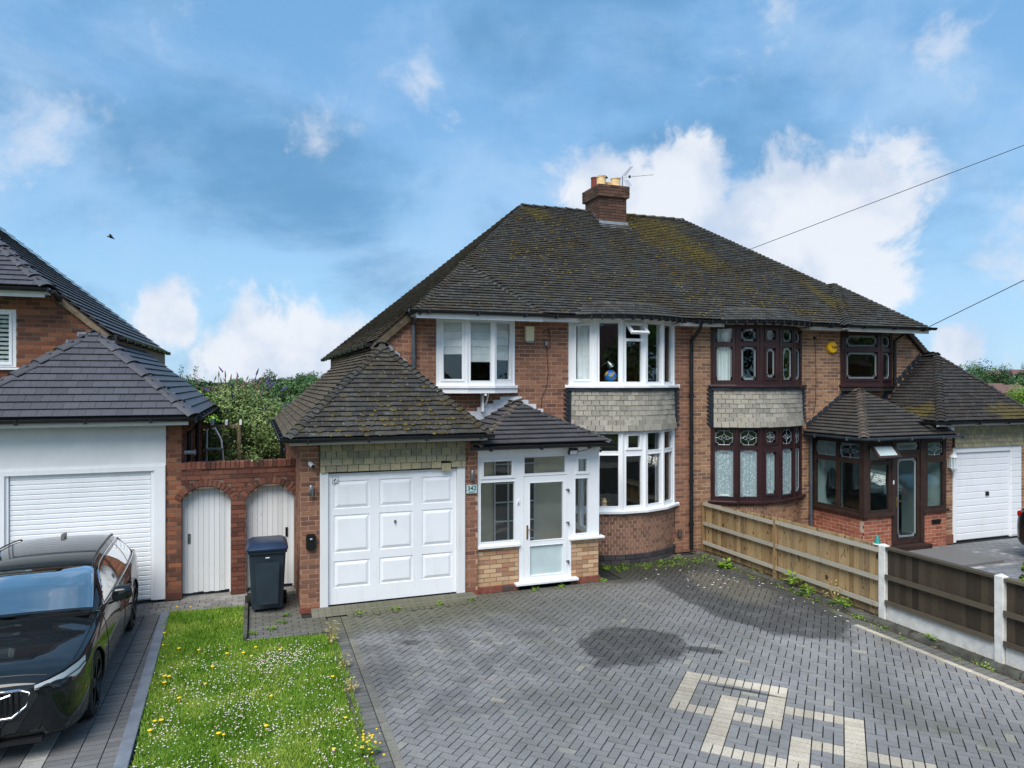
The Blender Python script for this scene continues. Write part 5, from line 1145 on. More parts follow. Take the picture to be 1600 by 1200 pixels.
# roofs
ax, ay, az = -2.65, 14.10, 4.47; e0, e1, ey, ez = -4.40, -.92, 12.40, 3.02
gf = [(e0, ey, ez), (e1, ey, ez), (ax, ay, az)]; gr_ = [(e1, ey, ez), (ax, ay, az), (ax, 18.2, az), (e1, 18.2, ez)]; gl = [(e0, ey, ez), (ax, ay, az), (ax, 14.1, az), (e0, 14.1, ez)]
nroof = faces(nb, 'garage_roof', [gf, gr_, gl], M['roof_underlay'])
for p, k in ((gf, 1), (gr_, .7), (gl, 0)): lay_tiles(tN, 'tile_slate', nroof, p, gauge=.17, tw=.215, tk=.011, tail=.034, jit=.2, pick=k)
for a in ((e0, ey, ez), (e1, ey, ez)): hip_line(nroof, a, (ax, ay, az), M['tile_slate'], .125, .42, length=.44, name='hip_tile', seg=8)
MB().bb(-4.5, -1.02, 12.44, 12.47, 2.88, 2.985).build('fascia', M['upvc_white'], nb); gutter(nb, [(-4.6, 12.36, 3.0), (-.90, 12.36, 3.0)], M['gutter_black']); gutter(nb, [(-.86, 12.5, 3.0), (-.86, 18.2, 3.0)], M['gutter_black']); MB().bb(-.98, -.95, 12.5, 18.2, 2.87, 2.98).build('soffit_board', M['soffit_dark'], nb)
pipe(nb, [(-.90, 13.4, 2.94), (-.96, 13.4, 2.8), (-1.09, 13.4, 2.7), (-1.09, 13.4, .1)], M['gutter_black'], .036); pipe(nb, [(-1.09, 15.2, 2.9), (-1.09, 15.2, .1)], M['gutter_black'], .036)
auto_smooth(MB().tube([(-1.15, 13.25, 2.36), (-1.0, 13.25, 2.36), (-.97, 13.25, 2.36)], [.035, .035, .055], 10).build('flue', M['plastic_white'], nb))
# main block: wall cut by the raking roof
MY = 14.1
def nv(z): return -3.32 + (5.07 - (z + .02)) * 1.17
mw = brick_wall(nb, Br(brN, 'brick_neighbour'), (-6.5, MY), (-2.2, MY), 2.7, 5.08, M['mortar_dark'], [(1.0, 2.68, 3.81, 4.80)], lambda z: (0, min(4.3, nv(z) + 6.5)))
window(nb, (-5.5, MY + .02), (-3.82, MY + .02), 3.81, 4.80, [(.1, .8, 3.9, 4.72, ''), (.95, 1.58, 3.9, 4.72, 's')], M['upvc_white'], M['glass'], .07); MB().bb(-5.56, -3.76, MY - .07, MY + .03, 3.775, 3.812).build('window_sill', M['upvc_white'], nb, bevel=.005)
room(nb, -6.4, -3.4, 14.25, 17, 2.9, 5.0, M['room_dark']); mb = MB()
for k in range(11): mb.bb(-4.6, -3.95, MY + .10, MY + .105, 3.9 + k * .075, 3.945 + k * .075)
mb.build('window_blind', M['blind_white'], nb)
a, b = Vector((-3.27, MY - .03, 5.06)), Vector((-2.45, MY - .03, 4.36)); d = (b - a).normalized(); MB().box((a + b) / 2, ((b - a).length, .05, .09), (d, Vector((0, 1, 0)), d.cross(Vector((0, 1, 0))))).build('verge_board', M['hedge_wood'], nb)
NE1, NRE, NF = (-3.24, 13.62, 5.14), (-6.8, 18.0, 8.2), (-12, 13.62, 5.14)
side = [NRE, NE1, (-3.24, 14.07, 5.14), (-2.38, 14.07, 4.40), (-2.38, 21.8, 4.40)]; s_ = (8.2 - 5.14) / 3.56; side = [(x, y, 5.14 - (x + 3.24) * s_) for x, y, z in side]
front = [NE1, (-6.8, 18.0, side[0][2]), (-12, 18.0, side[0][2]), NF]; mroof = faces(nb, 'roof', [side, front], M['roof_underlay'])
lay_tiles(tN, 'tile_slate', mroof, side, gauge=.19, tw=.25, tk=.014, tail=.042, jit=.25, pick=.4); lay_tiles(tN, 'tile_slate', mroof, [NE1, (-6.8, 18.0, side[0][2]), (-7.4, 18, side[0][2]), (-7.4, 13.62, 5.14)], gauge=.17, tw=.215, tk=.011, tail=.034, jit=.2)
hip_line(mroof, NE1, (-6.8, 18, side[0][2]), M['tile_slate'], .125, .42, length=.44, seg=8)
MB().bb(-8, -3.3, 13.66, 13.69, 4.98, 5.10).bb(-8, -3.3, 13.69, 14.08, 5.06, 5.085).build('fascia', M['upvc_white'], nb); gutter(nb, [(-8, 13.57, 5.12), (-3.22, 13.57, 5.12)], M['gutter_black']); gutter(nb, [(-3.18, 13.57, 5.10), (-3.18, 14.03, 5.0)], M['gutter_black'], brackets=False); gutter(nb, [(-2.30, 14.4, 4.40), (-2.30, 21.8, 4.40)], M['gutter_black'])
MB().bb(-2.5, -2.36, 14.22, 21.6, 0, 4.42).build('side_wall', M['mortar_dark'], nb)
finish(tN, 'roof_tile', SLM, nb, 'roof_tiling', 300)
mb = MB()
for k in range(6): x = -2.78 - k * .17; z = 4.42 - k * .135; mb.bb(x - .14, x, MY - .012, MY - .003, z - .05, z + .02)
mb.build('stepped_flashing', M['lead'], nb); finish(brN, 'brick', BM, nb, 'brickwork', 300)

# ---------------------------------------------------------------- side passage wall with two arched gates
gwall = thing('passage_wall', (-.25, 12.8, 0), 'old red brick wall with two arched openings between the two garages', 'wall')
GWY = 12.72; brG = MPieces(); gates = ((-1.165, -.395), (-.155, .625)); zsp, zcr = 1.62, 1.85
def arch_z(x, g):
    c, h = (g[0] + g[1]) / 2, (g[1] - g[0]) / 2; r = (h * h + (zcr - zsp) ** 2) / (2 * (zcr - zsp)); dx = x - c
    return zcr - r + math.sqrt(max(0, r * r - dx * dx))
mort = MB(); gw_ = None; z = 0.0; c = 0; rows = []
while z < 2.13:
    zm = z + .0375; iv = [(-1.15, .648)]; iv2 = [(-1.15, .648)]
    for g in gates:
        if zm < zsp: iv = subtract(iv, [g]); iv2 = subtract(iv2, [g])
        elif zm < zcr + .125:
            cx_, h = (g[0] + g[1]) / 2, (g[1] - g[0]) / 2; r = (h * h + (zcr - zsp) ** 2) / (2 * (zcr - zsp)) + .125; q = r * r - (zm - (zcr - r + .125)) ** 2
            if q > 0: iv = subtract(iv, [(cx_ - min(h + .1, math.sqrt(q)), cx_ + min(h + .1, math.sqrt(q)))])
        if zsp <= zm < zcr:
            cx_, h = (g[0] + g[1]) / 2, (g[1] - g[0]) / 2; r = (h * h + (zcr - zsp) ** 2) / (2 * (zcr - zsp)); q = math.sqrt(max(0, r * r - (zm + .03 - (zcr - r)) ** 2)); iv2 = subtract(iv2, [(cx_ - q, cx_ + q)])
    rows.append((c, z, iv))
    for a, b in iv2: mort.bb(a, b, GWY + .012, GWY + .22, z, z + .075)
    z += .075; c += 1
wallG = mort.build('brick_face', M['mortar_dark'], gwall)
for c, z, iv in rows:
    for a, b in iv:
        s = -1.3 - .1125 * (c % 2)
        while s < b:
            x0, x1 = max(a, s + .005), min(b, s + .22); s += .225
            if x1 - x0 > .03: brG.addm('brick_old_red', Vector(((x0 + x1) / 2, GWY + random.uniform(.008, .014), z + .0375)), Vector((1, 0, 0)), Vector((0, -1, 0)), UP, (x1 - x0, .03, .066), wallG)
s = -1.15
while s < .64: brG.addm('brick_old_red', Vector((s + .036, GWY + .10, 2.18 + random.uniform(-.004, .004))), Vector((1, 0, 0)), Vector((0, -1, 0)), UP, (.066, .24, .105), wallG); s += .075
for g in gates:                                                        # arch rings of bricks on edge
    cx_, h = (g[0] + g[1]) / 2, (g[1] - g[0]) / 2; r = (h * h + (zcr - zsp) ** 2) / (2 * (zcr - zsp)); th = math.asin(h / r); n = 15
    for k in range(n):
        a = -th + (k + .5) * 2 * th / n; d = Vector((math.sin(a), 0, math.cos(a))); tx = Vector((math.cos(a), 0, -math.sin(a))); p = Vector((cx_, GWY + .10, zcr - r)) + d * (r + .052)
        brG.addm('brick_old_red', p, tx, Vector((0, -1, 0)), d, (2 * th * r / n - .006, .21, .108), wallG)
    gx0, gx1 = g; gate = MB(); nP = 9; wP = (gx1 - gx0 - .03) / nP
    gate.bb(gx0 + .03, gx1 - .03, GWY + .19, GWY + .22, .35, .45).bb(gx0 + .03, gx1 - .03, GWY + .19, GWY + .22, 1.35, 1.45)
    go = gate.build('gate', M['paint_white'], gwall)
    for k in range(nP):
        x0, x1 = gx0 + .015 + k * wP + .002, gx0 + .015 + (k + 1) * wP - .002; zt0, zt1 = arch_z(x0, g) - .045, arch_z(x1, g) - .045; zb = .05 + random.uniform(-.01, .01); yj = random.uniform(-.002, .002)
        MB().prism([(x0, GWY + .165 + yj, zb), (x1, GWY + .165 + yj, zb), (x1, GWY + .165 + yj, zt1), ((x0 + x1) / 2, GWY + .165 + yj, arch_z((x0 + x1) / 2, g) - .045), (x0, GWY + .165 + yj, zt0)], (0, .022, 0)).build('plank', M['gate_white'], go)
    hx = gx0 + .12 if gx0 < -1 else gx1 - .12
    MB().bb(hx - .02, hx + .02, GWY + .15, GWY + .164, .88, 1.04).build('gate_lock', M['metal_grey'] if gx0 < -1 else M['plastic_black'], go)
for x0, x1 in ((-.157, -.135), (.605, .627), (-.397, -.418)): MB().bb(min(x0, x1), max(x0, x1), GWY + .13, GWY + .2, .02, 1.62).build('gate_post', M['paint_white'], gwall)
finish(brG, 'brick', BM, gwall, 'brickwork', 300)

# ---------------------------------------------------------------- fence along the boundary
FX = 8.92
def rail(root, y0, y1, z, mat, w=.045, h=.07, x=FX - .05): return MB().prism([(x - w / 2, y0, z - h / 2), (x + w / 2, y0, z - h / 2), (x + w / 2, y0, z + h / 2 - .01), (x - w / 2, y0, z + h / 2)], (0, y1 - y0, 0)).build('rail', M[mat], root)
def fence_panel(y0, y1, zb, zt0, zt1, bmat, rmat, zs, label, cap=False, x0=FX, x1=FX):
    t_ = thing('fence_panel', (FX, (y0 + y1) / 2, 0), label, 'fence', 'boundary fence panels'); n = int((y1 - y0) / .098); wb = (y1 - y0) / n
    for k in range(n):
        ya, yb = y0 + k * wb, y0 + (k + 1) * wb + .012; f = (k + .5) / n; zt = zt0 + (zt1 - zt0) * f + random.uniform(-.006, .006); x = FX + random.uniform(-.002, .002)
        MB().prism([(x, ya, zb), (x + .005, yb, zb), (x + .017, yb, zb), (x + .017, ya, zb)], (0, 0, zt - zb)).build('board', M[bmat], t_)
    for z in zs: rail(t_, y0, y1, z, rmat)
    if cap: MB().bb(FX - .06, FX + .05, y0, y1, zt0 + .006, zt0 + .04).build('capping_rail', M[rmat], t_)
    return t_
p1 = fence_panel(10.42, 12.56, .02, 1.10, 1.02, 'fence_new', 'rail_grey', (.20, .60, 1.01), 'weathered golden timber fence panel next to the house drainpipe')
p2 = fence_panel(8.14, 10.36, .02, 1.10, 1.10, 'fence_new', 'rail_grey', (.20, .60, 1.03), 'weathered golden timber fence panel ending at the first white concrete post')
MB().bb(FX - .07, FX - .02, 10.36, 10.42, 0, 1.08).build('post', M['fence_new'], p1); MB().bb(FX - .07, FX - .02, 12.56, 12.61, 0, 1.06).build('post', M['fence_new'], p1)
def concrete_post(y, label):
    o = MB().bb(FX - .055, FX + .055, y - .06, y + .06, -.05, 1.10).build('concrete_post', M['concrete_white'], None, bevel=.01); mb = MB(); b = len(mb.v)
    c = MB(); c.v = [Vector(p) for p in ((FX - .055, y - .06, 1.10), (FX + .055, y - .06, 1.10), (FX + .055, y + .06, 1.10), (FX - .055, y + .06, 1.10), (FX, y, 1.135))]; c.f = [(0, 1, 4), (1, 2, 4), (2, 3, 4), (3, 0, 4)]; c.build('post_cap', M['concrete_white'], o)
    return set_props(o, label, 'post', 'concrete fence posts')
concrete_post(8.07, 'white concrete fence post between golden and dark panels'); concrete_post(6.29, 'white concrete fence post between the two dark fence panels'); concrete_post(4.45, 'white concrete fence post at the street end')
fence_panel(6.36, 8.0, .24, 1.055, 1.055, 'fence_dark', 'rail_dark', (.275, .66), 'dark stained fence panel between two white concrete posts', True); fence_panel(4.52, 6.22, .24, 1.055, 1.055, 'fence_dark', 'rail_dark', (.275, .66), 'dark stained fence panel at the right edge of the picture', True)
for y0, y1, lb in ((6.36, 8.0, 'white concrete gravel board under the full dark fence panel'), (4.52, 6.22, 'white concrete gravel board under the cropped dark fence panel')):
    set_props(MB().bb(FX - .025, FX + .025, y0, y1, -.05, .232).build('gravel_board', M['concrete_white'], None, bevel=.006), lb, 'gravel board', 'concrete gravel boards')
bed = MB().quad((8.53, 3.4, .006), (8.96, 3.4, .006), (8.96, 12.62, .006), (8.53, 12.62, .006)).build('border_bed', M['soil']); bed['kind'] = 'structure'
ek = thing('edging', (8.7, 8.5, 0), 'mossy dark stone edging running along the foot of the fence', 'edging'); y = 3.6
while y < 12.2:
    L = random.uniform(.45, .62); mb = MB(); x = 8.66 + random.uniform(-.012, .012); h = .075 + random.uniform(-.015, .015); b = 0
    for i in range(6):
        yy = y + .01 + (L - .02) * i / 5
        for k in range(6): a = math.pi * k / 5; mb.v.append(Vector((x - .075 * math.cos(a) + random.uniform(-.008, .008), yy, -.01 + (h + .01) * math.sin(a) ** .6 + random.uniform(-.007, .007))))
    for i in range(5):
        for k in range(5): q = i * 6 + k; mb.f.append((q, q + 1, q + 7, q + 6))
    mb.f += [tuple(range(6)), tuple(range(30, 36))[::-1]]; auto_smooth(mb.build('edging_stone', M['stone_kerb'], ek), 50); y += L
kk = thing('edging', (-.12, 11.1, 0), 'low dark concrete edging between lawn and paved strip by the bin', 'edging')
for k in range(3): MB().bb(-.17, -.11, 10.35 + k * .52, 10.86 + k * .52, -.02, .075).build('edging_stone', M['stone_kerb'], kk, bevel=.01)
k3 = thing('edging', (1.0, 8, 0), 'thin dark edging strip along the right side of the lawn', 'edging')
for k in range(9): MB().bb(.965, 1.0, 5.0 + k * .6, 5.596 + k * .6, -.02, .03 + random.uniform(0, .015)).build('edging_stone', M['stone_kerb'], k3, bevel=.006)
slab = set_props(MB().bb(12.0, 13.9, 9.75, 10.95, 0, .06).build('doorstep_slab', M['paver_left_dark'], None, bevel=.01), 'dark paved step in front of the brown porch', 'step')
# teal cone ornament on the fence post
cn = thing('cone_ornament', (FX + .03, 8.20, 1.10), 'small teal cone ornament standing by the first white concrete post', 'ornament'); auto_smooth(MB().lathe((FX + .03, 8.22, 1.10), [(.05, 0), (.045, .02), (.028, .07), (.018, .11), (.004, .125)], 14).build('cone', M['teal'], cn)); MB().lathe((FX + .03, 8.22, 1.085), [(.062, 0), (.062, .016)], 14).build('base', M['plastic_white'], cn)
# ---------------------------------------------------------------- wheelie bin
bn = thing('wheelie_bin', (.17, 11.75, 0), 'dark slate wheelie bin with blue lid in front of the right-hand gate', 'bin')
bx, by = .17, 11.78
def loft(mb, rings):
    k0 = len(mb.v); n = len(rings[0])
    for r in rings: mb.v += [Vector(p) for p in r]
    for i in range(len(rings) - 1):
        for k in range(n): m = (k + 1) % n; a = k0 + i * n; mb.f.append((a + k, a + m, a + n + m, a + n + k))
    mb.f.append(tuple(k0 + k for k in range(n))[::-1]); mb.f.append(tuple(k0 + (len(rings) - 1) * n + k for k in range(n))); return mb
def rrect(cx, cy, w, d, z, r=.05, n=4):
    P = []
    for sx, sy, a0 in ((1, 1, 0), (-1, 1, 90), (-1, -1, 180), (1, -1, 270)):
        for k in range(n + 1): a = math.radians(a0 + 90 * k / n); P.append((cx + sx * (w / 2 - r) + r * math.cos(a), cy + sy * (d / 2 - r) + r * math.sin(a), z))
    return P
auto_smooth(loft(MB(), [rrect(bx, by + .02, .46, .50, .06), rrect(bx, by, .54, .64, .93), rrect(bx, by, .58, .70, .935), rrect(bx, by, .58, .70, .99)]).build('body', M['bin_body'], bn), 40)
auto_smooth(loft(MB(), [rrect(bx, by - .345, .31, .02, .16, .01), rrect(bx, by - .375, .36, .02, .80, .01)]).build('front_panel', M['bin_body'], bn), 40)
auto_smooth(loft(MB(), [rrect(bx, by - .01, .60, .74, .985), rrect(bx, by - .01, .61, .75, 1.01), rrect(bx, by, .56, .70, 1.045), rrect(bx, by + .06, .46, .5, 1.075)]).build('lid', M['bin_lid'], bn), 40)
auto_smooth(MB().tube([(bx - .25, by + .40, 1.0), (bx + .25, by + .40, 1.0)], .02, 8).build('handle', M['bin_body'], bn))
for sg in (-1, 1):
    wz = MB().lathe((bx + sg * .27, by + .22, .1), [(.04, -.03), (.1, -.03), (.1, .03), (.04, .03)], 18, (Vector((0, 1, 0)), UP, Vector((1, 0, 0)))); auto_smooth(wz.build('wheel', M['tyre'], bn), 40)
MB().bb(bx - .03, bx + .03, by - .365, by - .36, .87, .885).build('stamp', M['plastic_white'], bn)

# ---------------------------------------------------------------- things fixed to the fronts
def fixture(name, loc, label, cat, group=None): return thing(name, loc, label, cat, group)
sg_ = fixture('house_number_sign', (3.39, 11.28, 1.78), 'pale glass house number sign reading 342 beside the garage door', 'sign'); MB().bb(3.30, 3.475, 11.265, 11.29, 1.715, 1.855).build('plate', M['sign_pale'], sg_); text_obj('342', (3.388, 11.262, 1.797), .105, M['ink'], sg_); MB().bb(3.33, 3.445, 11.261, 11.264, 1.732, 1.742).build('small_print', M['ink'], sg_)
for x, z, lb in ((.80, 1.90, 'brushed steel tube wall light left of the garage door'), (3.385, 2.02, 'brushed steel tube wall light above the house number sign')):
    l_ = fixture('wall_light', (x, 11.27, z), lb, 'wall light', 'steel wall lights'); auto_smooth(MB().lathe((x, 11.22, z - .085), [(.028, 0), (.032, .005), (.032, .165), (.028, .17)], 14).build('tube', M['metal_grey'], l_), 40); MB().bb(x - .02, x + .02, 11.25, 11.295, z - .04, z + .04).build('bracket', M['metal_grey'], l_)
def cctv(x, y, z, lb):
    c = fixture('security_camera', (x, y, z), lb, 'camera', 'white security cameras'); D = Vector((.35, -.85, -.35)).normalized(); p = Vector((x, y - .05, z)); auto_smooth(MB().tube([p - D * .04, p + D * .07], .035, 14).build('housing', M['plastic_white'], c), 40); auto_smooth(MB().tube([p + D * .068, p + D * .078], .03, 14).build('lens', M['plastic_black'], c), 40); MB().tube([(x, y, z - .01), p], .014, 8).build('bracket', M['plastic_white'], c)
cctv(.80, 11.30, 2.30, 'white security camera high on the brick pier left of the garage'); cctv(5.72, 11.30, 2.38, 'white security camera under the right end of the white porch roof')
ev = fixture('key_safe', (.80, 11.27, 1.12), 'black wall box mounted low on the pier left of the garage', 'wall box'); auto_smooth(loft(MB(), [[(p[0], 11.30 - .0, p[1]) for p in [(q[0], q[1]) for q in rrect(.80, 1.10, .15, .25, 0, .04)]], [(q[0], 11.235, q[1]) for q in rrect(.80, 1.10, .14, .24, 0, .04)]]).build('box', M['plastic_black'], ev), 40); MB().bb(.765, .835, 11.228, 11.236, 1.13, 1.19).build('screen', M['metal_dark'], ev); MB().bb(.785, .797, 11.225, 11.229, 1.145, 1.165).bb(.803, .815, 11.225, 11.229, 1.145, 1.165).build('symbol', M['plastic_white'], ev)
fl = fixture('floodlight', (5.18, 11.25, 2.36), 'black floodlight under the white porch eave', 'floodlight'); MB().box((5.2, 11.18, 2.36), (.16, .06, .11), (Vector((1, 0, 0)), Vector((0, .87, .5)), Vector((0, -.5, .87)))).build('housing', M['plastic_black'], fl); MB().box((5.2, 11.15, 2.345), (.13, .01, .08), (Vector((1, 0, 0)), Vector((0, .87, .5)), Vector((0, -.5, .87)))).build('lens', M['lamp_lens'], fl); MB().tube([(5.2, 11.21, 2.40), (5.2, 11.3, 2.42)], .012, 6).build('bracket', M['plastic_black'], fl)
set_props(MB().tube([(5.25, 11.28, 2.40), (5.36, 11.30, 2.34), (5.5, 11.3, 2.36), (5.62, 11.3, 2.40), (5.7, 11.3, 2.40)], .005, 5).build('cable', M['cable_black']), 'thin black cable looping along the white porch fascia', 'cable')
db = fixture('doorbell', (4.24, 11.33, 1.5), 'small white doorbell left of the white porch door', 'doorbell'); MB().bb(4.22, 4.26, 11.32, 11.341, 1.47, 1.54).build('body', M['plastic_white'], db); MB().lathe((4.24, 11.32, 1.49), [(.01, 0), (.01, .004)], 10, (Vector((1, 0, 0)), UP, Vector((0, -1, 0)))).build('button', M['metal_dark'], db)
ab = fixture('alarm_box', (4.97, 12.64, 4.4), 'cream rectangular alarm box on the brick wall between white windows', 'alarm'); MB().bb(4.86, 5.03, 12.56, 12.645, 4.36, 4.64).build('cover', M['plastic_cream'], ab, bevel=.01); MB().bb(4.87, 5.02, 12.575, 12.64, 4.325, 4.36).build('base', M['metal_grey'], ab)
cb_ = fixture('telephone_box', (5.30, 12.64, 4.3), 'grey junction box with coiled black cable on the brick wall', 'junction box'); MB().bb(5.27, 5.335, 12.61, 12.645, 4.28, 4.36).build('box', M['metal_grey'], cb_); mb = MB(); mb.tube([(5.30 + .06 * math.cos(a / 3) , 12.625, 4.53 + .055 * math.sin(a / 3)) for a in range(0, 40)], .005, 5); mb.tube([(5.37, 12.63, 4.6), (5.39, 12.63, 4.4), (5.38, 12.63, 4.25), (5.33, 12.63, 4.20), (5.30, 12.63, 4.28)], .005, 5); mb.tube([(5.31, 12.63, 4.28), (5.33, 12.63, 4.0), (5.35, 12.63, 3.75), (5.3, 12.63, 3.45), (5.2, 12.63, 3.25), (5.2, 12.63, 3.1), (5.24, 12.63, 2.98)], .0055, 5); mb.build('cable', M['cable_black'], cb_)
yb = fixture('alarm_box', (12.35, 12.64, 4.35), 'round yellow alarm box beside the brown upper window', 'alarm'); AXF = (Vector((1, 0, 0)), UP, Vector((0, -1, 0))); auto_smooth(MB().lathe((12.37, 12.645, 4.36), [(.135, 0), (.135, .05), (.115, .075), (.04, .08)], 26, AXF).build('cover', M['alarm_yellow'], yb), 40); text_obj('Yale', (12.385, 12.56, 4.365), .10, M['ink'], yb)
cr = fixture('telephone_box', (11.9, 12.64, 4.5), 'small black junction box with cable on the tan brick wall', 'junction box'); MB().bb(11.86, 11.92, 12.61, 12.645, 4.53, 4.60).build('box', M['plastic_black'], cr); MB().tube([(11.89, 12.635, 4.55), (11.92, 12.635, 4.2), (11.93, 12.635, 3.6), (11.92, 12.635, 3.1), (11.86, 12.635, 2.85)], .0055, 5).tube([(11.92, 12.635, 4.56), (11.99, 12.635, 4.5), (12.04, 12.635, 4.58), (12.03, 12.635, 4.7)], .005, 5).build('cable', M['cable_black'], cr)
ln = fixture('wall_lantern', (14.33, 11.27, 1.8), 'white carriage lantern on the pier left of the right-hand garage', 'lantern'); LX, LY_ = 14.36, 11.18
for nm, pr, m in (('roof', [(.085, .115), (.09, .125), (.05, .19), (.015, .21), (.012, .24)], 'plastic_white'), ('base', [(.02, -.20), (.05, -.16), (.07, -.13), (.075, -.11)], 'plastic_white'), ('glass', [(.055, -.11), (.062, .115)], 'glass_frost')): auto_smooth(MB().lathe((LX, LY_, 1.80), pr, 8).build(nm, M[m], ln), 30)
mb = MB()
for k in range(8): a = math.pi * 2 * k / 8; mb.tube([(LX + .07 * math.cos(a), LY_ + .07 * math.sin(a), 1.69), (LX + .078 * math.cos(a), LY_ + .078 * math.sin(a), 1.92)], .009, 5)
mb.build('cage', M['plastic_white'], ln); MB().bb(LX - .02, LX + .02, LY_ + .06, 11.295, 1.76, 1.80).bb(LX - .04, LX + .04, 11.275, 11.296, 1.68, 1.88).build('bracket', M['plastic_white'], ln)
mbx = set_props(MB().bb(8.28, 8.36, 12.585, 12.645, .34, .50).build('meter_box', M['metal_grey'], None, bevel=.006), 'small grey meter box low on the brick beside the drainpipe', 'meter box'); set_props(MB().tube([(8.19, 12.60, .95), (8.19, 12.62, .55), (8.22, 12.62, .42), (8.30, 12.615, .36)], .006, 5).build('cable', M['cable_black']), 'thin dark cable running from the bay sill to the meter box', 'cable')
fl2 = fixture('floodlight', (14.0, 11.2, 2.5), 'small white floodlight at the corner between brown porch and garage', 'floodlight'); MB().bb(14.12, 14.22, 11.05, 11.11, 2.50, 2.60).build('housing', M['plastic_white'], fl2); MB().bb(14.13, 14.21, 11.04, 11.049, 2.51, 2.59).build('lens', M['lamp_lens'], fl2)

# things on the window sills
gl_ = thing('globe', (6.62, 12.55, 3.5), 'blue world globe in the upper bay window', 'globe')
def globe_mat():
    m, t, b = new_mat('globe_print'); P = wpos(t); k = t.smooth(t.noise(P, 9, 3, .5), .52, .56); t.l.new(t.mix(k, cl(20, 116, 200), t.ramp(t.noise(P, 16, 2, .5), [(.35, cl(120, 150, 60)), (.5, cl(220, 180, 80)), (.65, cl(200, 110, 60))])), b.inputs['Base Color']); b.inputs['Roughness'].default_value = .3; return m
gm_ = globe_mat(); bm = bmesh.new(); bmesh.ops.create_uvsphere(bm, u_segments=24, v_segments=14, radius=.125); me = bpy.data.meshes.new('ball'); bm.to_mesh(me); bm.free(); me.materials.append(gm_); me.polygons.foreach_set('use_smooth', [True] * len(me.polygons)); link(bpy.data.objects.new('ball', me), gl_, Matrix.Translation((6.60, 12.43, 3.685))); auto_smooth(MB().lathe((6.60, 12.43, 3.51), [(.07, 0), (.07, .012), (.015, .02), (.015, .06)], 16).build('stand', M['plastic_black'], gl_))
set_props(MB().bb(6.3, 7.7, 12.36, 12.85, 3.47, 3.508).build('desk', M['hedge_wood'], None), 'wooden desk top behind the upper white bay window', 'desk')
lp_ = thing('desk_lamp', (6.55, 12.7, 3.9), 'silver desk lamp above the blue globe', 'lamp'); auto_smooth(MB().tube([(6.40, 12.60, 3.51), (6.42, 12.58, 3.86), (6.56, 12.48, 3.97)], .009, 7).build('arm', M['metal_grey'], lp_)); D = Vector((.55, -.1, -.75)).normalized(); U_ = D.cross(Vector((0, 1, 0))).normalized(); auto_smooth(MB().lathe((6.56, 12.48, 3.985), [(.025, 0), (.03, .03), (.05, .05), (.075, .14)], 16, (U_, D.cross(U_), D)).build('shade', M['metal_grey'], lp_), 50)
for nm, (x, y, z), lb, cat, m in (('jar', (6.32, 12.62, 1.06), 'small glass jar on the lower bay window sill', 'jar', 'glass_frost'), ('figurine', (6.50, 12.50, 1.06), 'small cream figurine on the lower bay window sill', 'ornament', 'pot_cream')):
    o = MB().lathe((x, y, z), [(.05, 0), (.055, .02), (.05, .1), (.03, .14), (.035, .17)] if nm == 'jar' else [(.06, 0), (.06, .04), (.04, .08), (.055, .13), (.03, .17), (.035, .2)], 14).build(nm, M[m]); auto_smooth(o, 40); set_props(o, lb, cat)
def leafy(name, loc, h, r, n, lsize, mat, label, cat, group=None, pot=None, droop=.5):
    t_ = thing(name, loc, label, cat, group); mb = MB(); st = MB(); L = Vector(loc)
    for k in range(n):
        a = random.uniform(0, 2 * math.pi); el = random.uniform(.25, 1.3); ln = random.uniform(.5, 1) ; d = Vector((math.cos(a) * math.cos(el) * r, math.sin(a) * math.cos(el) * r, math.sin(el) * h)) * ln; p = L + d; o = Vector((math.cos(a), math.sin(a), random.uniform(-droop, .5))).normalized(); s = o.cross(UP).normalized(); ls = lsize * random.uniform(.6, 1.2)
        mb.quad(p - o * ls * .2, p + o * ls * .35 + s * ls * .3, p + o * ls, p + o * ls * .35 - s * ls * .3)
        if k % 3 == 0: st.tube([L, L + d * .6 + UP * h * .06, p], .003, 4)
    mb.build('leaves', M[mat], t_); st.build('stem', M[mat], t_)
    if pot: auto_smooth(MB().lathe((L.x, L.y, L.z - pot[1]), [(pot[0] * .75, 0), (pot[0], pot[1]), (pot[0] * .9, pot[1])], 16).build('pot', M[pot[2]], t_), 40)
    return t_
leafy('potted_plant', (13.25, 11.9, 1.28), .28, .25, 34, .14, 'leaf_dark', 'leafy green plant in white pot behind the brown porch door', 'plant', None, (.11, .2, 'plastic_white')); set_props(MB().bb(13.0, 13.5, 11.75, 12.15, .1, 1.07).build('cabinet', M['plastic_black']), 'black cabinet inside the brown porch', 'cabinet')
leafy('potted_plant', (13.72, 11.36, .95), .16, .12, 30, .06, 'leaf_bush', 'small flowering plant on the sill of the brown porch side window', 'plant', None, (.06, .12, 'glass_frost')); leafy('potted_plant', (12.02, 12.2, .92), .2, .12, 26, .07, 'leaf_dark', 'small dark plant at the left end of the brown porch sill', 'plant', None, (.06, .1, 'metal_grey'))
hc_ = thing('hanging_coat', (12.7, 12.55, 1.7), 'black coat hanging inside the brown porch', 'coat'); auto_smooth(loft(MB(), [rrect(12.32, 12.55, .30, .1, .95, .04), rrect(12.32, 12.55, .34, .12, 1.2, .05), rrect(12.32, 12.55, .22, .1, 1.5, .04), rrect(12.32, 12.55, .06, .05, 1.62, .02)]).build('cloth', M['plastic_black'], hc_), 50)

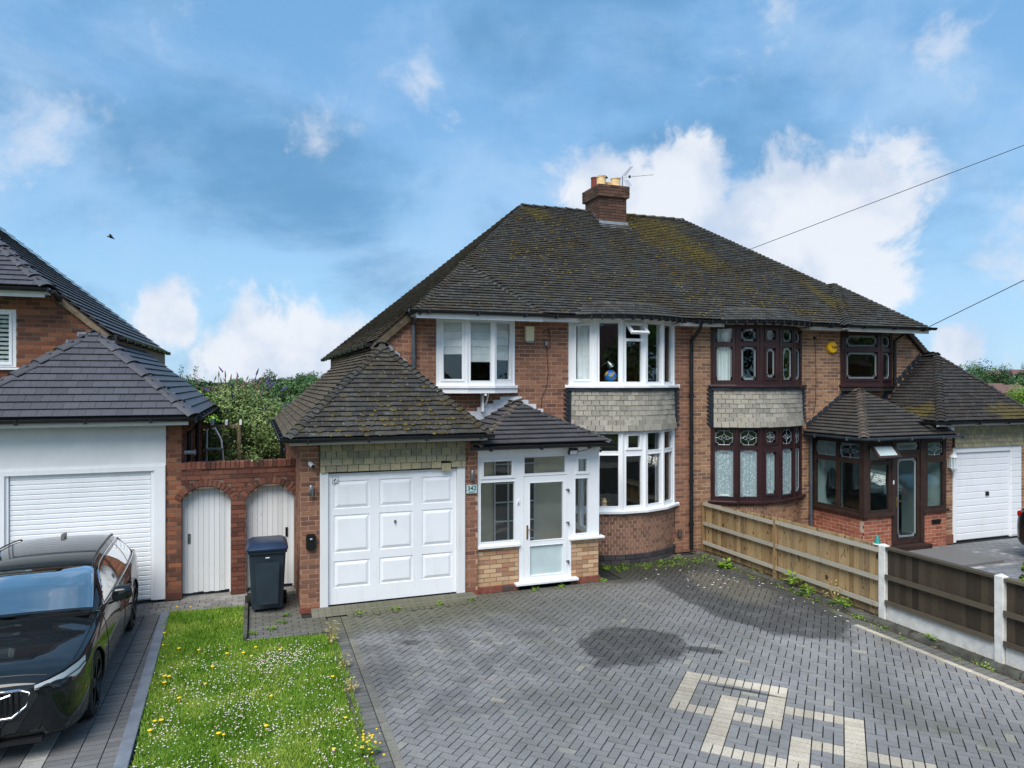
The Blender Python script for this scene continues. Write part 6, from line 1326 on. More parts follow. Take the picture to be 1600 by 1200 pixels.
# ---------------------------------------------------------------- overhead wires and a bird
def at(u, v, Y): d = pix_dir(u, v); return EYE + d * (Y / d.y)
def wire(a, b, sag, label): set_props(MB().tube([a.lerp(b, k / 14) - UP * sag * 4 * (k / 14) * (1 - k / 14) for k in range(15)], .009, 5).build('overhead_wire', M['cable_black']), label, 'wire', 'overhead wires')
e1 = at(1608, 224, 12.0); s1 = at(1168, 391, 17.2); wire(s1 + (s1 - e1) * .1, s1 + (e1 - s1) * 1.6, .0, 'upper black overhead wire rising from behind the roof ridge'); s2 = Vector((14.72, 12.06, 4.86)); e2 = at(1608, 434, 10.0); wire(s2, s2 + (e2 - s2) * 1.8, .0, 'lower black overhead wire attached at the right eave corner')
bd_ = thing('bird', at(172, 370, 38), 'tiny dark bird flying above the left house', 'bird'); q = at(172, 370, 38); b_ = MB().tube([q + Vector((-.14, 0, .03)), q + Vector((-.05, 0, .01)), q + Vector((.08, 0, -.03)), q + Vector((.2, 0, -.1))], [.015, .045, .05, .008], 8); auto_smooth(b_.build('body', M['plastic_black'], bd_))
for sg in (-1, 1): MB().prism([q + Vector((-.03, 0, .02)), q + Vector((.05, 0, 0)), q + Vector((.1, sg * .18, .06)), q + Vector((.0, sg * .22, .10))], (0, 0, .008)).build('wing', M['plastic_black'], bd_)
# ---------------------------------------------------------------- cars
def cr_interp(S_, n):
    """Catmull-Rom through rows of S_ (stations), n sub-steps each"""
    S_ = np.array(S_, float); out_ = []
    for i in range(len(S_) - 1):
        p0, p1, p2, p3 = S_[max(i - 1, 0)], S_[i], S_[i + 1], S_[min(i + 2, len(S_) - 1)]
        for k in range(n):
            t_ = k / n; out_.append(.5 * ((2 * p1) + (-p0 + p2) * t_ + (2 * p0 - 5 * p1 + 4 * p2 - p3) * t_ ** 2 + (-p0 + 3 * p1 - 3 * p2 + p3) * t_ ** 3))
    out_.append(S_[-1]); return np.array(out_)
def build_car(paint, label):
    root = thing('estate_car', (0, 0, 0), label, 'car'); PM = M[paint]
    #        y     w     zb    zs    zc   (half width, sill, shoulder, centre line)
    st = [(0.00, .60, .30, .665, .72), (.03, .72, .24, .71, .765), (.12, .82, .19, .75, .815), (.32, .885, .17, .795, .865), (.62, .915, .17, .835, .90), (.95, .925, .18, .875, .935), (1.30, .925, .18, .915, .985), (1.9, .925, .19, .945, .99), (2.6, .925, .19, .955, .99), (3.3, .925, .19, .965, .99), (3.8, .92, .20, .985, 1.0), (4.2, .905, .21, .995, 1.01), (4.5, .86, .25, .985, 1.0), (4.66, .78, .32, .95, .97), (4.72, .66, .42, .90, .92)]
    D = cr_interp(st, 7)
    def ring(y, w, zb, zs, zc):
        h = zs - zb
        P = [(0, zb), (w * .55, zb), (w * .90, zb + .015), (w * .975, zb + .07), (w * .995, zb + h * .30), (w, zb + h * .52), (w * .985, zb + h * .70), (w * .968, zb + h * .84), (w * .945, zs - .045), (w * .905, zs - .008), (w * .84, zs + .012), (w * .55, zs + (zc - zs) * .72), (w * .27, zc - .006), (0, zc)]
        return P
    R_ = np.array([[(x, y_, z) for x, z in cr_interp(ring(y_, w, zb, zs, zc), 3)] for (y_, w, zb, zs, zc) in D])
    ny, nxp = R_.shape[:2]; WH = ((.87, .345), (3.70, .345)); AR = .375
    for wy, wz in WH:                                                   # snap a clean round wheel arch
        dy, dz = R_[:, :, 1] - wy, R_[:, :, 2] - wz; rr = np.hypot(dy, dz); sel = (R_[:, :, 0] > .62) & (np.abs(rr - AR) < .026); f = np.where(sel, AR / np.maximum(rr, 1e-6), 1)
        R_[:, :, 1] = wy + dy * f; R_[:, :, 2] = wz + dz * f
    def patch(name, G, keep, mat, sides=(1, -1), parent=root):
        ny, nx_ = G.shape[:2]; mb = MB()
        for sg in sides:
            b = len(mb.v); mb.v += [Vector((sg * p[0], p[1], p[2])) for p in G.reshape(-1, 3)]
            for j in range(ny - 1):
                for i in range(nx_ - 1):
                    c = (G[j, i] + G[j, i + 1] + G[j + 1, i] + G[j + 1, i + 1]) / 4
                    if not keep(c, j, i): continue
                    q = (b + j * nx_ + i, b + j * nx_ + i + 1, b + (j + 1) * nx_ + i + 1, b + (j + 1) * nx_ + i); mb.f.append(q if sg > 0 else q[::-1])
        o = mb.build(name, mat, parent, True); m_ = bmesh.new(); m_.from_mesh(o.data); bmesh.ops.remove_doubles(m_, verts=m_.verts, dist=.0004); bmesh.ops.delete(m_, geom=[v for v in m_.verts if not v.link_faces], context='VERTS'); bmesh.ops.recalc_face_normals(m_, faces=m_.faces); m_.to_mesh(o.data); m_.free(); o.data.polygons.foreach_set('use_smooth', [True] * len(o.data.polygons))
        return o
    def arch(c): return c[0] > .6 and any(math.hypot(c[1] - wy, c[2] - wz) < AR for wy, wz in WH)
    def hood(c, i): return i >= 27 and .10 < c[1] < 1.22
    patch('body', R_, lambda c, j, i: not arch(c) and not (i >= 24 and 1.5 < c[1] < 4.3 and c[0] < .7), PM)
    jf = int(np.argmin(np.abs(D[:, 0] - .10))); seam = [R_[jf, i] for i in range(31, R_.shape[1])]; seam = seam + [p * np.array([-1, 1, 1]) for p in seam[::-1]]
    MB().tube([(p[0], p[1], p[2] + .001) for p in seam], .005, 4).build('bonnet_seam', M['plastic_black'], root)
    for sg in (1, -1): MB().tube([(sg * R_[j, 29][0], R_[j, 29][1], R_[j, 29][2] + .001) for j in range(len(D)) if .34 < D[j][0] < 1.36], .005, 4).build('bonnet_seam', M['plastic_black'], root)
    # greenhouse
    #       y    wb    zb    wt    zt
    gs = [(1.40, .81, .965, .78, .985), (1.60, .835, .96, .755, 1.075), (1.85, .845, .958, .715, 1.19), (2.10, .85, .958, .675, 1.285), (2.35, .855, .96, .645, 1.325), (2.8, .855, .963, .63, 1.35), (3.3, .85, .968, .62, 1.348), (3.8, .84, .985, .60, 1.322), (4.15, .82, 1.0, .58, 1.275), (4.4, .78, 1.0, .60, 1.16), (4.62, .72, .975, .66, 1.0)]
    E_ = cr_interp(gs, 8); NS, NT_ = 10, 12; GH = []
    for y_, wb, zb, wt, zt in E_:
        row = [];
        for k in range(NS + 1): f = k / NS; x = wb + (wt - wb) * f + .028 * math.sin(math.pi * f); row.append((x, y_, zb + (zt - zb) * f))
        for k in range(1, NT_ + 1):
            f = k / NT_; x = wt * math.cos(f * math.pi / 2) ** .8 if k < NT_ else 0; row.append((x, y_ - (.10 * math.sin(f * math.pi / 2) if y_ < 2.2 else 0) * min(1, (2.3 - y_) / .5), zt + .045 * math.sin(f * math.pi / 2)))
        GH.append(row)
    GH = np.array(GH)
    def fr(c, i): return i / NS
    def is_side(c, j, i): y_ = E_[j][0]; return 1 <= i < NS - 2 and 1.72 < c[1] < 4.22
    def sidewin(c, j, i): return is_side(c, j, i) and not (2.62 < c[1] < 2.72 or 3.56 < c[1] < 3.64) and (c[2] - .985) < (c[1] - 1.66) * .56 and c[2] < 1.275 + (4.3 - c[1]) * .06
    def shield(c, j, i): return i >= NS + 1 and 1.42 < E_[j][0] < 2.14
    def backwin(c, j, i): return i >= NS + 2 and 4.2 < E_[j][0] < 4.58
    patch('roof', GH, lambda c, j, i: not (sidewin(c, j, i) or shield(c, j, i) or backwin(c, j, i) or (is_side(c, j, i) and False)), PM)
    [patch('side_window', GH, (lambda c, j, i, a=a, b=b: sidewin(c, j, i) and a < c[1] < b), M['car_glass'], (sg,)) for a, b in ((1.4, 2.67), (2.67, 3.6), (3.6, 4.4)) for sg in (1, -1)]; patch('windscreen', GH, shield, M['car_glass']); patch('rear_window', GH, backwin, M['car_glass'])
    # cabin
    mb = MB(); mb.bb(-.74, .74, 1.5, 4.3, .45, .62); mb.bb(-.72, .72, 1.45, 1.8, .62, .93); mb.build('dashboard', M['seat_dark'], root)
    for x in (-.38, .38):
        s_ = loft(MB(), [rrect(x, 2.5, .5, .14, .6, .06), rrect(x, 2.62, .46, .13, 1.0, .06), rrect(x, 2.67, .22, .10, 1.06, .04), rrect(x, 2.69, .24, .1, 1.22, .04)]); auto_smooth(s_.build('seat', M['seat_dark'], root), 50)
    # chrome line round the side glass
    for sg in (1, -1):
        top = [(GH[j, NS - 1]) for j in range(len(E_)) if 2.08 < E_[j][0] < 4.18]
        low = [(GH[j, 0]) for j in range(len(E_)) if 1.62 < E_[j][0] < 4.24]
        for line in (low, [low[0]] + [tuple(p) for p in top] + [low[-1]]): MB().tube([(sg * (p[0] + .008), p[1], p[2] + .005) for p in line], .009, 6).build('chrome_trim', M['chrome'], root, True)
        rl = [GH[j, NS + 2] for j in range(len(E_)) if 2.15 < E_[j][0] < 4.15]; MB().tube([(sg * p[0], p[1], p[2] + (.02 if 0 < k < len(rl) - 1 else 0)) for k, p in enumerate(rl)], .011, 8).build('roof_rail', M['plastic_black'], root, True)
        # mirror
        m_ = auto_smooth(loft(MB(), [[(sg * (.93 + p[0]), 1.72 + dy, 1.0 + p[1]) for p in [(q[0] * s_, q[1] * s_) for q in rrect(.10, .06, .21, .15, 0, .05)]] for dy, s_ in ((-.06, .75), (-.02, 1.0), (.06, 1.0))]).build('wing_mirror', PM, root), 50); MB().tube([(sg * .88, 1.72, .96), (sg * .98, 1.72, 1.0)], .03, 8).build('mirror_stalk', M['plastic_black'], m_)
        # handles, door seams
        for y_ in (2.45, 3.32): MB().box((sg * .922, y_, .80), (.03, .20, .03)).build('door_handle', PM, root, bevel=.008)
        for y_, z0, z1 in ((1.42, .3, .93), (2.66, .26, .95), (3.42, .55, .96)):
            k = int(np.argmin(np.abs(D[:, 0] - y_))); sect = [p for p in R_[k] if z0 < p[2] < z1 and p[0] > .7]
            MB().tube([(sg * (p[0] + .0005), p[1], p[2]) for p in sect], .004, 4).build('door_seam', M['plastic_black'], root)
        # wheels
        for wy, wz in WH:
            AXW = (Vector((0, 1, 0)), UP, Vector((sg, 0, 0))); wc = Vector((sg * .80, wy, wz)); tr = MB().lathe(wc, [(.24, -.10), (.33, -.10), (.345, -.08), (.345, .07), (.33, .10), (.255, .105), (.24, .06)], 36, AXW); wh = auto_smooth(tr.build('wheel', M['tyre'], root), 40)
            rm = MB().lathe(wc, [(.245, -.05), (.25, .085), (.262, .105), (.25, .108), (.235, .06), (.07, .05), (.07, .085), (.03, .09)], 36, AXW)
            for k in range(5):
                a = 2 * math.pi * k / 5 + .3
                for off in (-.13, .13):
                    d = Vector((0, math.cos(a + off), math.sin(a + off))); e = d.cross(Vector((1, 0, 0))); d0 = Vector((0, math.cos(a), math.sin(a))); p0, p1 = wc + d0 * .06 + Vector((sg * .085, 0, 0)), wc + d * .245 + Vector((sg * .095, 0, 0)); dd = (p1 - p0).normalized(); rm.box((p0 + p1) / 2, ((p1 - p0).length, .026, .022), (dd, dd.cross(Vector((sg, 0, 0))), Vector((sg, 0, 0))))
            auto_smooth(rm.build('rim', M['rim_dark'], wh), 35); MB().lathe(wc + Vector((sg * -.02, 0, 0)), [(.37, -.2), (.37, .0)], 30, AXW).build('wheel_well', M['plastic_black'], root)
            ring_ = [(math.cos(a), math.sin(a)) for a in [math.radians(-12 + 204 * k / 26) for k in range(27)]]; yy = [wy + AR * c for c, s in ring_]; zz_ = [wz + AR * s for c, s in ring_]; pts = []
            for y_, z_ in zip(yy, zz_):
                k = int(np.argmin(np.abs(D[:, 0] - y_))); col = R_[k]; col = col[col[:, 0] > .6]; q = col[np.argmin(np.abs(col[:, 2] - z_))]; pts.append((sg * (q[0] - .006), y_, z_))
            MB().tube(pts, .013, 6).build('arch_lip', PM, root, True)
        # head and tail lamps
        hl = [(.52, .03, .70), (.64, .07, .715), (.74, .135, .73), (.835, .27, .76), (.872, .40, .79)]; hw = [.05, .085, .12, .14, .10]; q = MB(); b = 0
        for (x, y_, z), h in zip(hl, hw): q.v += [Vector((sg * (x + .012), y_ - .016, z - h * .55)), Vector((sg * (x + .006), y_ - .012, z + h * .5))]
        q.f = [(2 * k, 2 * k + 2, 2 * k + 3, 2 * k + 1) for k in range(4)]; h_ = q.build('headlight', M['plastic_black'], root, True); q2 = MB()
        for (x, y_, z), h in zip(hl, hw): q2.v += [Vector((sg * (x + .018), y_ - .034, z - h * .46)), Vector((sg * (x + .016), y_ - .032, z + h * .40))]
        q2.f = [(2 * k, 2 * k + 2, 2 * k + 3, 2 * k + 1) for k in range(4)]; q2.build('lens', M['lamp_lens'], h_, True); MB().tube([(sg * (x + .024), y_ - .044, z - .01) for x, y_, z in hl], .006, 5).build('light_strip', M['plastic_black'], h_)
        MB().box((sg * .70, 4.60, .90), (.2, .12, .12)).build('tail_light', M['red_lamp'], root, bevel=.03)
        q = MB(); q.v = [Vector((sg * x, y_, z)) for x, y_, z in ((.56, -.012, .30), (.80, .085, .27), (.85, .17, .40), (.62, .008, .385))]; q.f = [(0, 1, 2, 3)]; q.build('bumper_intake', M['plastic_black'], root)
    # grille with chrome frame, badge bar, plate, wipers, fin
    for end, nm in ((0, 'front_panel'), (-1, 'rear_panel')):
        q = MB(); P_ = [Vector(p) for p in R_[end]]; q.v = P_ + [Vector((-p.x, p.y, p.z)) for p in P_[::-1]]; q.f = [tuple(range(len(q.v)))]; q.build(nm, PM, root)
    gp = [(-.42, .695), (.42, .695), (.49, .655), (.475, .53), (.36, .45), (-.36, .45), (-.475, .53), (-.49, .655)]; yf = lambda x, z: -.055 + .07 * (x / .49) ** 2
    MB().prism([(x, yf(x, z), z) for x, z in gp], (0, .05, 0)).build('grille', M['plastic_black'], root); MB().tube([(x, yf(x, z) - .006, z) for x, z in gp + gp[:1]], .014, 8).build('grille_frame', M['chrome'], root, True); mb = MB()
    for k in range(19): x = -.41 + k * .0455; mb.bb(x - .005, x + .005, yf(x, 0) - .012, yf(x, 0), .49, .67)
    mb.build('grille_bars', M['metal_dark'], root); MB().tube([(-.36, -.06, .47), (.36, -.06, .68)], .009, 6).build('grille_bar', M['chrome'], root)
    MB().bb(-.26, .26, -.055, -.045, .24, .35).build('number_plate', M['plastic_white'], root); MB().bb(-.6, .6, -.02, .1, .19, .235).build('front_lip', M['plastic_black'], root)
    for x0, x1 in ((-.55, .05), (.08, .68)): MB().tube([(x1, 1.36, 1.0), ((x0 + x1) / 2, 1.38, 1.03), (x0, 1.44, 1.045)], .012, 6).build('wiper', M['plastic_black'], root)
    MB().prism([(-.02, 3.75, 1.36), (.02, 3.75, 1.36), (.015, 3.95, 1.345), (-.015, 3.95, 1.345)], (0, .03, .06)).build('roof_fin', M['plastic_black'], root)
    MB().bb(-.75, .75, 1.30, 1.44, .955, .985).build('scuttle', M['plastic_black'], root)
    MB().box((0, 1.98, 1.2), (.24, .10, .07)).build('rear_view_mirror', M['plastic_black'], root)
    return root
def copy_tree(o, parent=None):
    c = o.copy(); COL.objects.link(c); c.parent = parent
    for ch in list(o.children): copy_tree(ch, c)
    return c
car = build_car('car_black', 'black estate car parked on the left drive facing the street')
car2 = copy_tree(car); car.location = (-2.49, 7.74, 0); car.rotation_euler = (0, 0, math.radians(1.1))
car2.location = (15.36, 5.3, 0); car2.rotation_euler = (0, 0, math.radians(0)); car2['label'] = 'dark car whose corner shows at the right edge before the garage'
# ---------------------------------------------------------------- trees, shrubs, weeds, distance
def leaf_cloud(centers, radii, n, size, flat=.5):
    """n leaf quads spread through ellipsoid clumps, denser at the shell"""
    C = np.array(centers); Rr = np.array(radii); k = RNG.integers(0, len(C), n); u = RNG.normal(size=(n, 3)); u /= np.linalg.norm(u, axis=1)[:, None]; rad = RNG.uniform(.25, 1, n) ** .45; p = C[k] + u * rad[:, None] * Rr[k]
    nn = u + RNG.normal(size=(n, 3)) * .7 + np.array([0, 0, .5]); nn /= np.linalg.norm(nn, axis=1)[:, None]; t1 = np.cross(nn, RNG.normal(size=(n, 3))); t1 /= np.linalg.norm(t1, axis=1)[:, None]; t2 = np.cross(nn, t1); s = size * RNG.uniform(.6, 1.3, n)[:, None]
    return np.stack([p - t1 * s, p - t2 * s * .5, p + t1 * s, p + t2 * s * .5], 1)
def quads_obj(name, V, mat, parent=None):
    n = len(V); me = bpy.data.meshes.new(name); me.vertices.add(4 * n); me.vertices.foreach_set('co', V.reshape(-1)); me.loops.add(4 * n); me.loops.foreach_set('vertex_index', np.arange(4 * n)); me.polygons.add(n); me.polygons.foreach_set('loop_start', np.arange(n) * 4); me.materials.append(mat); me.update(calc_edges=True); return link(bpy.data.objects.new(name, me), parent)
def tree(name, loc, h, r, n, size, mat, label, cat='tree', group=None, clumps=22, trunk=.35):
    t_ = thing(name, loc, label, cat, group); L = Vector(loc); cs, rs = [], []; mb = MB(); mb.tube([L - UP * .3, L + Vector((.1, 0, h * .3)), L + Vector((0, .1, h * .62))], [h * .028, h * .02, h * .008], 8)
    for k in range(clumps):
        a = random.uniform(0, 6.28); zf = random.uniform(trunk, .95); rr = r * (math.sin(math.pi * min(1, (zf - trunk * .6) / (1.05 - trunk * .6))) ** .6) * random.uniform(.35, .85); c = L + Vector((math.cos(a) * rr, math.sin(a) * rr, zf * h * .93)); cs.append(c); q = r * random.uniform(.24, .42); rs.append((q, q, q * .8))
        if k % 2 == 0: mb.tube([L + UP * h * min(.6, zf * .5), L.lerp(c, .6) + UP * h * .08, c], [h * .010, h * .006, .01], 5)
    mb.build('trunk', M['bark'], t_); quads_obj('crown', leaf_cloud(cs, rs, n, size), M[mat], t_); return t_
bud = tree('buddleia_bush', (-.30, 18.6, -.1), 3.75, 1.45, 30000, .038, 'leaf_bush', 'tall buddleia bush with purple flower spikes behind the arched gates', 'bush', None, 46, .10)
mb = MB()
for k in range(70):
    a, zf = random.uniform(0, 6.28), random.uniform(.25, 1.0); rr = 1.45 * math.sin(math.pi * min(.92, zf * .85 + .1)) ** .6 * random.uniform(.75, 1.05); p = Vector((-.30 + rr * math.cos(a), 18.6 + rr * math.sin(a), zf * 3.9)); d = Vector((math.cos(a) * .6, math.sin(a) * .6, random.uniform(.2, 1))).normalized(); mb.tube([p, p + d * .09, p + d * .2], [.018, .022, .005], 5)
mb.build('flower_spikes', M['flower_purple'], bud)['kind'] = 'stuff'
mb = MB()
for k in range(44): p = Vector((-.45 + random.gauss(0, .38), 18.6 + random.uniform(-.3, .3), 3.3 + random.uniform(-.25, .1))); hh_ = random.uniform(.25, .5); dx_ = random.uniform(-.16, .16); mb.tube([p, p + Vector((dx_ * .5, 0, hh_ * .6)), p + Vector((dx_ * .8, 0, hh_ * .8)), p + Vector((dx_, 0, hh_))], [.007, .006, .02, .006], 5)
mb.build('twigs', M['hedge_wood'], bud)['kind'] = 'stuff'
for (u, v, Y, h, r, mat, lb) in ((430, 700, 23, 2.7, 2.2, 'leaf_mid', 'green shrub right of the buddleia behind the garage'), (300, 680, 27, 2.3, 2.0, 'leaf_bright', 'bright green tree just right of the slate garage roof'), (255, 660, 34, 3.5, 2.6, 'leaf_bright', 'light green tree rising behind the slate garage roof'), (345, 650, 40, 1.6, 2.8, 'leaf_mid', 'mid green tree behind the pergola'), (480, 640, 45, 2.0, 3.0, 'leaf_mid', 'mid green tree beside the tiled garage roof')):
    p = at(u, v, Y); tree('garden_tree', (p.x, p.y, hgt(p.x, p.y)), (3.57 - hgt(p.x, p.y)) + (h - 3.57), r, 14000, .05 + Y * .0009, mat, lb, 'tree', 'garden trees', 24, .15)
for (u, Y, top, r, mat, lb) in ((1600, 36, 1.9, 2.6, 'leaf_bright', 'bright green tree at the right edge behind the right garage'), (1560, 46, 1.4, 2.4, 'leaf_bright', 'light green bush below the distant brick house'), (1530, 70, 2.6, 3.2, 'leaf_mid', 'rounded green tree left of the distant brick house'), (1600, 62, 3.4, 3.4, 'leaf_mid', 'tall green tree right of the distant brick house'), (1480, 85, 4.0, 3.6, 'leaf_dark', 'dark tree just above the right garage hip')):
    p = at(u, 600, Y); g0 = hgt(p.x, p.y); tree('garden_tree', (p.x, p.y, g0), top - g0, r, 9000, .06 + Y * .001, mat, lb, 'tree', 'trees behind the right garage', 22, .15)
# far wood: one mass of crowns over the hills
Vs = []; Vd = []
for k in range(1500):
    if k % 2: u = random.uniform(180, 640)
    else: u = random.uniform(1380, 1750)
    Y = random.choice((random.uniform(95, 200), random.uniform(200, 420), random.uniform(400, 640))); p = at(u, 600, Y); z = hgt(p.x, p.y); h = (random.uniform(7, 12) if random.random() < .07 and Y > 200 else random.uniform(2.5, 5.5)) * (1.45 if u > 1300 and Y > 200 else 1); r = h * random.uniform(.45, .7)
    cs = [(p.x + random.uniform(-.5, .5) * r, p.y + random.uniform(-.5, .5) * r, z + h * random.uniform(.35, .75)) for _ in range(6)]; q = leaf_cloud(cs, [(r * .55, r * .55, h * .3)] * 6, (420 if h > 6 else 130) if Y > 200 else 190, .6 if Y > 200 else .36); (Vs if random.random() < .7 else Vd).append(q)
for (u, Y, h) in ((283, 560, 17), (306, 580, 17), (1485, 420, 16), (1500, 430, 13)):
    p = at(u, 600, Y); z = hgt(p.x, p.y); Vd.append(leaf_cloud([(p.x, p.y, z + h * f) for f in (.25, .45, .65, .85)], [(h * .12, h * .12, h * .2)] * 4, 200, .5))
o = quads_obj('distant_wood', np.concatenate(Vs), M['leaf_far']); set_props(o, 'distant green woodland covering the hills on the horizon', 'woodland', None, 'stuff'); o = quads_obj('distant_dark_wood', np.concatenate(Vd), M['leaf_dark']); set_props(o, 'darker distant trees mixed into the hillside woodland', 'woodland', None, 'stuff')
# far houses
simple('far_brick', cl(176, 112, 76), .9, nscale=.4); simple('far_roof', cl(106, 82, 76), .9, nscale=.6); simple('far_white', cl(220, 216, 208), .9)
for i, (u, v, Y, w_, h, wm, lb) in enumerate(((1572, 607, 150, 8, 4.5, 'far_brick', 'small brick house between trees beyond the right garage'), (1546, 603, 190, 9, 4, 'far_white', 'low dark-roofed house left of the distant brick house'), (1592, 581, 420, 14, 8, 'far_white', 'distant white gabled house near the right edge'), (1546, 582, 430, 16, 7, 'far_brick', 'distant house row on the right hillside'), (405, 606, 420, 9, 6, 'far_white', 'tiny pale house in the valley left of the buddleia'), (316, 606, 430, 10, 7, 'far_brick', 'tiny red house in the valley above the slate roof'), (334, 609, 410, 8, 6, 'far_white', 'tiny white house in the valley above the slate roof'))):
    p = at(u, v, Y); t_ = thing('distant_house', p, lb, 'house', 'distant houses'); dx = Vector((CS, -SN, 0)); dy = Vector((SN, CS, 0)); base = min(hgt(p.x, p.y), p.z - h * .5) - 1; c = p - UP * h * .3
    MB().box(Vector((c.x, c.y, (base + c.z) / 2)), (w_, 7, c.z - base), (dx, dy, UP)).build('wall', M[wm], t_); e = [c - dx * (w_ / 2 + .3) - dy * 3.9, c - dx * (w_ / 2 + .3) + UP * h * .55, c - dx * (w_ / 2 + .3) + dy * 3.9]; MB().prism(e, dx * (w_ + .6)).build('roof', M['far_roof'], t_)
    for k in range(3): MB().box(c - dy * 3.52 + dx * (k - 1) * w_ * .3 - UP * h * .22, (w_ * .12, .06, h * .22), (dx, dy, UP)).build('window', M['glass_dim'], t_)
# pergola, fence and ladder in the back garden
pg = thing('pergola', (-1.0, 17.0, 0), 'pale timber pergola seen over the passage wall', 'pergola'); mb = MB()
for x in (-.35,): MB().tube([(x, 17.3, 0), (x, 17.3, 2.55)], .05, 8).build('post', M['hedge_wood'], pg)
MB().bb(-1.35, -.25, 17.25, 17.33, 2.52, 2.60).build('beam', M['hedge_wood'], pg); MB().bb(-1.35, -.25, 18.2, 18.28, 2.52, 2.60).build('beam', M['hedge_wood'], pg)
for k in range(4): MB().bb(-1.25 + k * .3, -1.2 + k * .3, 17.1, 18.4, 2.60, 2.70).build('rafter', M['paint_white'], pg)
gfz = thing('garden_fence', (-.9, 19, 0), 'grey-brown board fence below the pergola', 'fence')
for k in range(12): MB().bb(-1.5 + k * .12, -1.385 + k * .12, 19.0, 19.02, 0, 2.35).build('board', M['hedge_wood'], gfz)
ld_ = thing('step_ladder', (-.75, 15.6, 0), 'white tubular step ladder behind the passage wall', 'ladder')
for yy in (15.5,): MB().tube([(-.95, yy, 0), (-.93, yy, 2.62), (-.78, yy, 2.64), (-.66, yy, 2.4), (-.45, yy + .4, 0)], .018, 8).build('frame', M['plastic_white'], ld_, True)
for z in (1.9, 2.2, 1.6): MB().bb(-.95, -.62, 15.4, 15.6, z, z + .03).build('tread', M['metal_grey'], ld_)
# weeds, litter and edge plants
def weed(x, y, h, r, n, ls, lb, mat='weed', z=0.0): return leafy('weed', (x, y, z), h, r, n, ls, mat, lb, 'weed', 'weeds along the edges')
weed(8.5, 11.3, .16, .14, 40, .12, 'bright leafy weed at the foot of the golden fence'); weed(8.72, 9.75, .26, .16, 40, .09, 'green weed growing through the middle of the golden fence foot', z=.05); weed(8.62, 9.3, .16, .14, 36, .08, 'low weed beside litter near the fence edging', z=.05); weed(8.66, 8.6, .14, .16, 40, .07, 'weed clump just before the first concrete post', z=.05); weed(8.6, 7.05, .07, .07, 16, .06, 'tiny weed below the white gravel board', z=.08)
weed(8.78, 8.9, .34, .2, 40, .05, 'dry straggly weed against the golden fence', 'straw', z=.05)
for k, (x, y) in enumerate(((6.3, 12.12), (6.7, 12.05), (7.1, 12.0), (7.6, 12.1), (8.0, 12.25), (8.2, 11.9), (7.8, 11.85))): weed(x, y, .05, .17, 24, .04, ('weeds at left foot of the curved bay', 'weeds under the bay air brick', 'weeds at the centre of the bay foot', 'weeds right of the bay centre', 'weeds at the right foot of the bay', 'weed patch near the drainpipe foot', 'scattered weeds in front of the bay')[k])
for k, (x, y) in enumerate(((1.5, 11.0), (2.05, 11.0), (2.75, 11.0), (3.3, 11.05), (.45, 11.25), (.35, 10.95), (4.5, 11.2), (5.0, 11.22), (5.85, 11.3), (.2, 10.7), (-.05, 10.6))): weed(x, y, .05, .09, 26, .04, ('small weed at left of garage threshold', 'small weed under the first garage panel column', 'weed at the right of garage threshold', 'weed below the house number pier', 'weed clump at the corner pier foot', 'weed clump beside the bin', 'weed left of the porch step', 'weed right of the porch step', 'weed at the porch corner', 'weed in the paved strip by the lawn', 'grassy tuft by the low concrete edging')[k])
weed(.98, 9.9, .34, .1, 36, .06, 'tall grassy weed at the far right corner of the lawn', 'straw'); weed(1.05, 9.0, .2, .08, 26, .05, 'straggly weed on the right edge of the lawn', 'straw'); weed(1.03, 8.2, .22, .09, 26, .05, 'pale weed halfway along the right lawn edge', 'straw')
yf_ = leafy('ragwort', (1.0, 6.75, 0), .2, .13, 50, .05, 'weed', 'clump of bright yellow flowers at the near corner of the lawn', 'flowers'); mb = MB()
for k in range(34): floret(mb, 1.0 + random.gauss(0, .07), 6.75 + random.gauss(0, .10), random.uniform(.12, .24), random.uniform(.009, .017))
mb.build('flower_heads', M['flower_yellow'], yf_)['kind'] = 'stuff'
cnf = thing('conifer', (10.75, 6.95, 0), 'small yellow-green conifer beyond the fence at the right edge', 'shrub'); quads_obj('crown', leaf_cloud([(10.75, 6.95, .25 + k * .2) for k in range(6)], [(.42 - k * .05, .42 - k * .05, .2) for k in range(6)], 3800, .05), M['leaf_conifer'], cnf); MB().tube([(10.75, 6.95, 0), (10.75, 6.95, 1.2)], [.04, .01], 6).build('trunk', M['bark'], cnf)
wl = leafy('wall_plant', (-.02, 12.72, 2.22), .12, .14, 40, .05, 'leaf_bush', 'pale little plant growing out of the top of the passage wall', 'plant')
lit = MB()
for k in range(60):
    x, y = random.choice(((8.55, 9.2), (8.6, 8.7), (7.8, 10.8), (7.2, 11.6), (8.4, 10.5))); x += random.gauss(0, .25); y += random.gauss(0, .45)
    if x > 8.85 or y > 12.1: continue
    s = random.uniform(.008, .022); a = random.uniform(0, 3.1); lit.box((x, y, .012 + (.0 if x < 8.5 else .01)), (s * 2, s, .004), (Vector((math.cos(a), math.sin(a), 0)), Vector((-math.sin(a), math.cos(a), 0)), UP))
set_props(lit.build('litter', M['flower_white']), 'tiny pale leaf litter scattered before the fence and bay', 'litter', None, 'stuff')
dl = MB()
for k in range(500):
    y = random.uniform(5, 12.3); x = random.uniform(8.52, 8.88); s = random.uniform(.01, .025); a = random.uniform(0, 3.1); dl.box((x, y, .012), (s * 2, s, .004), (Vector((math.cos(a), math.sin(a), random.uniform(-.3, .3))).normalized(), Vector((-math.sin(a), math.cos(a), 0)), UP))
set_props(dl.build('dead_leaves', M['hedge_wood']), 'brown dead leaves lying along the fence foot', 'leaves', None, 'stuff')
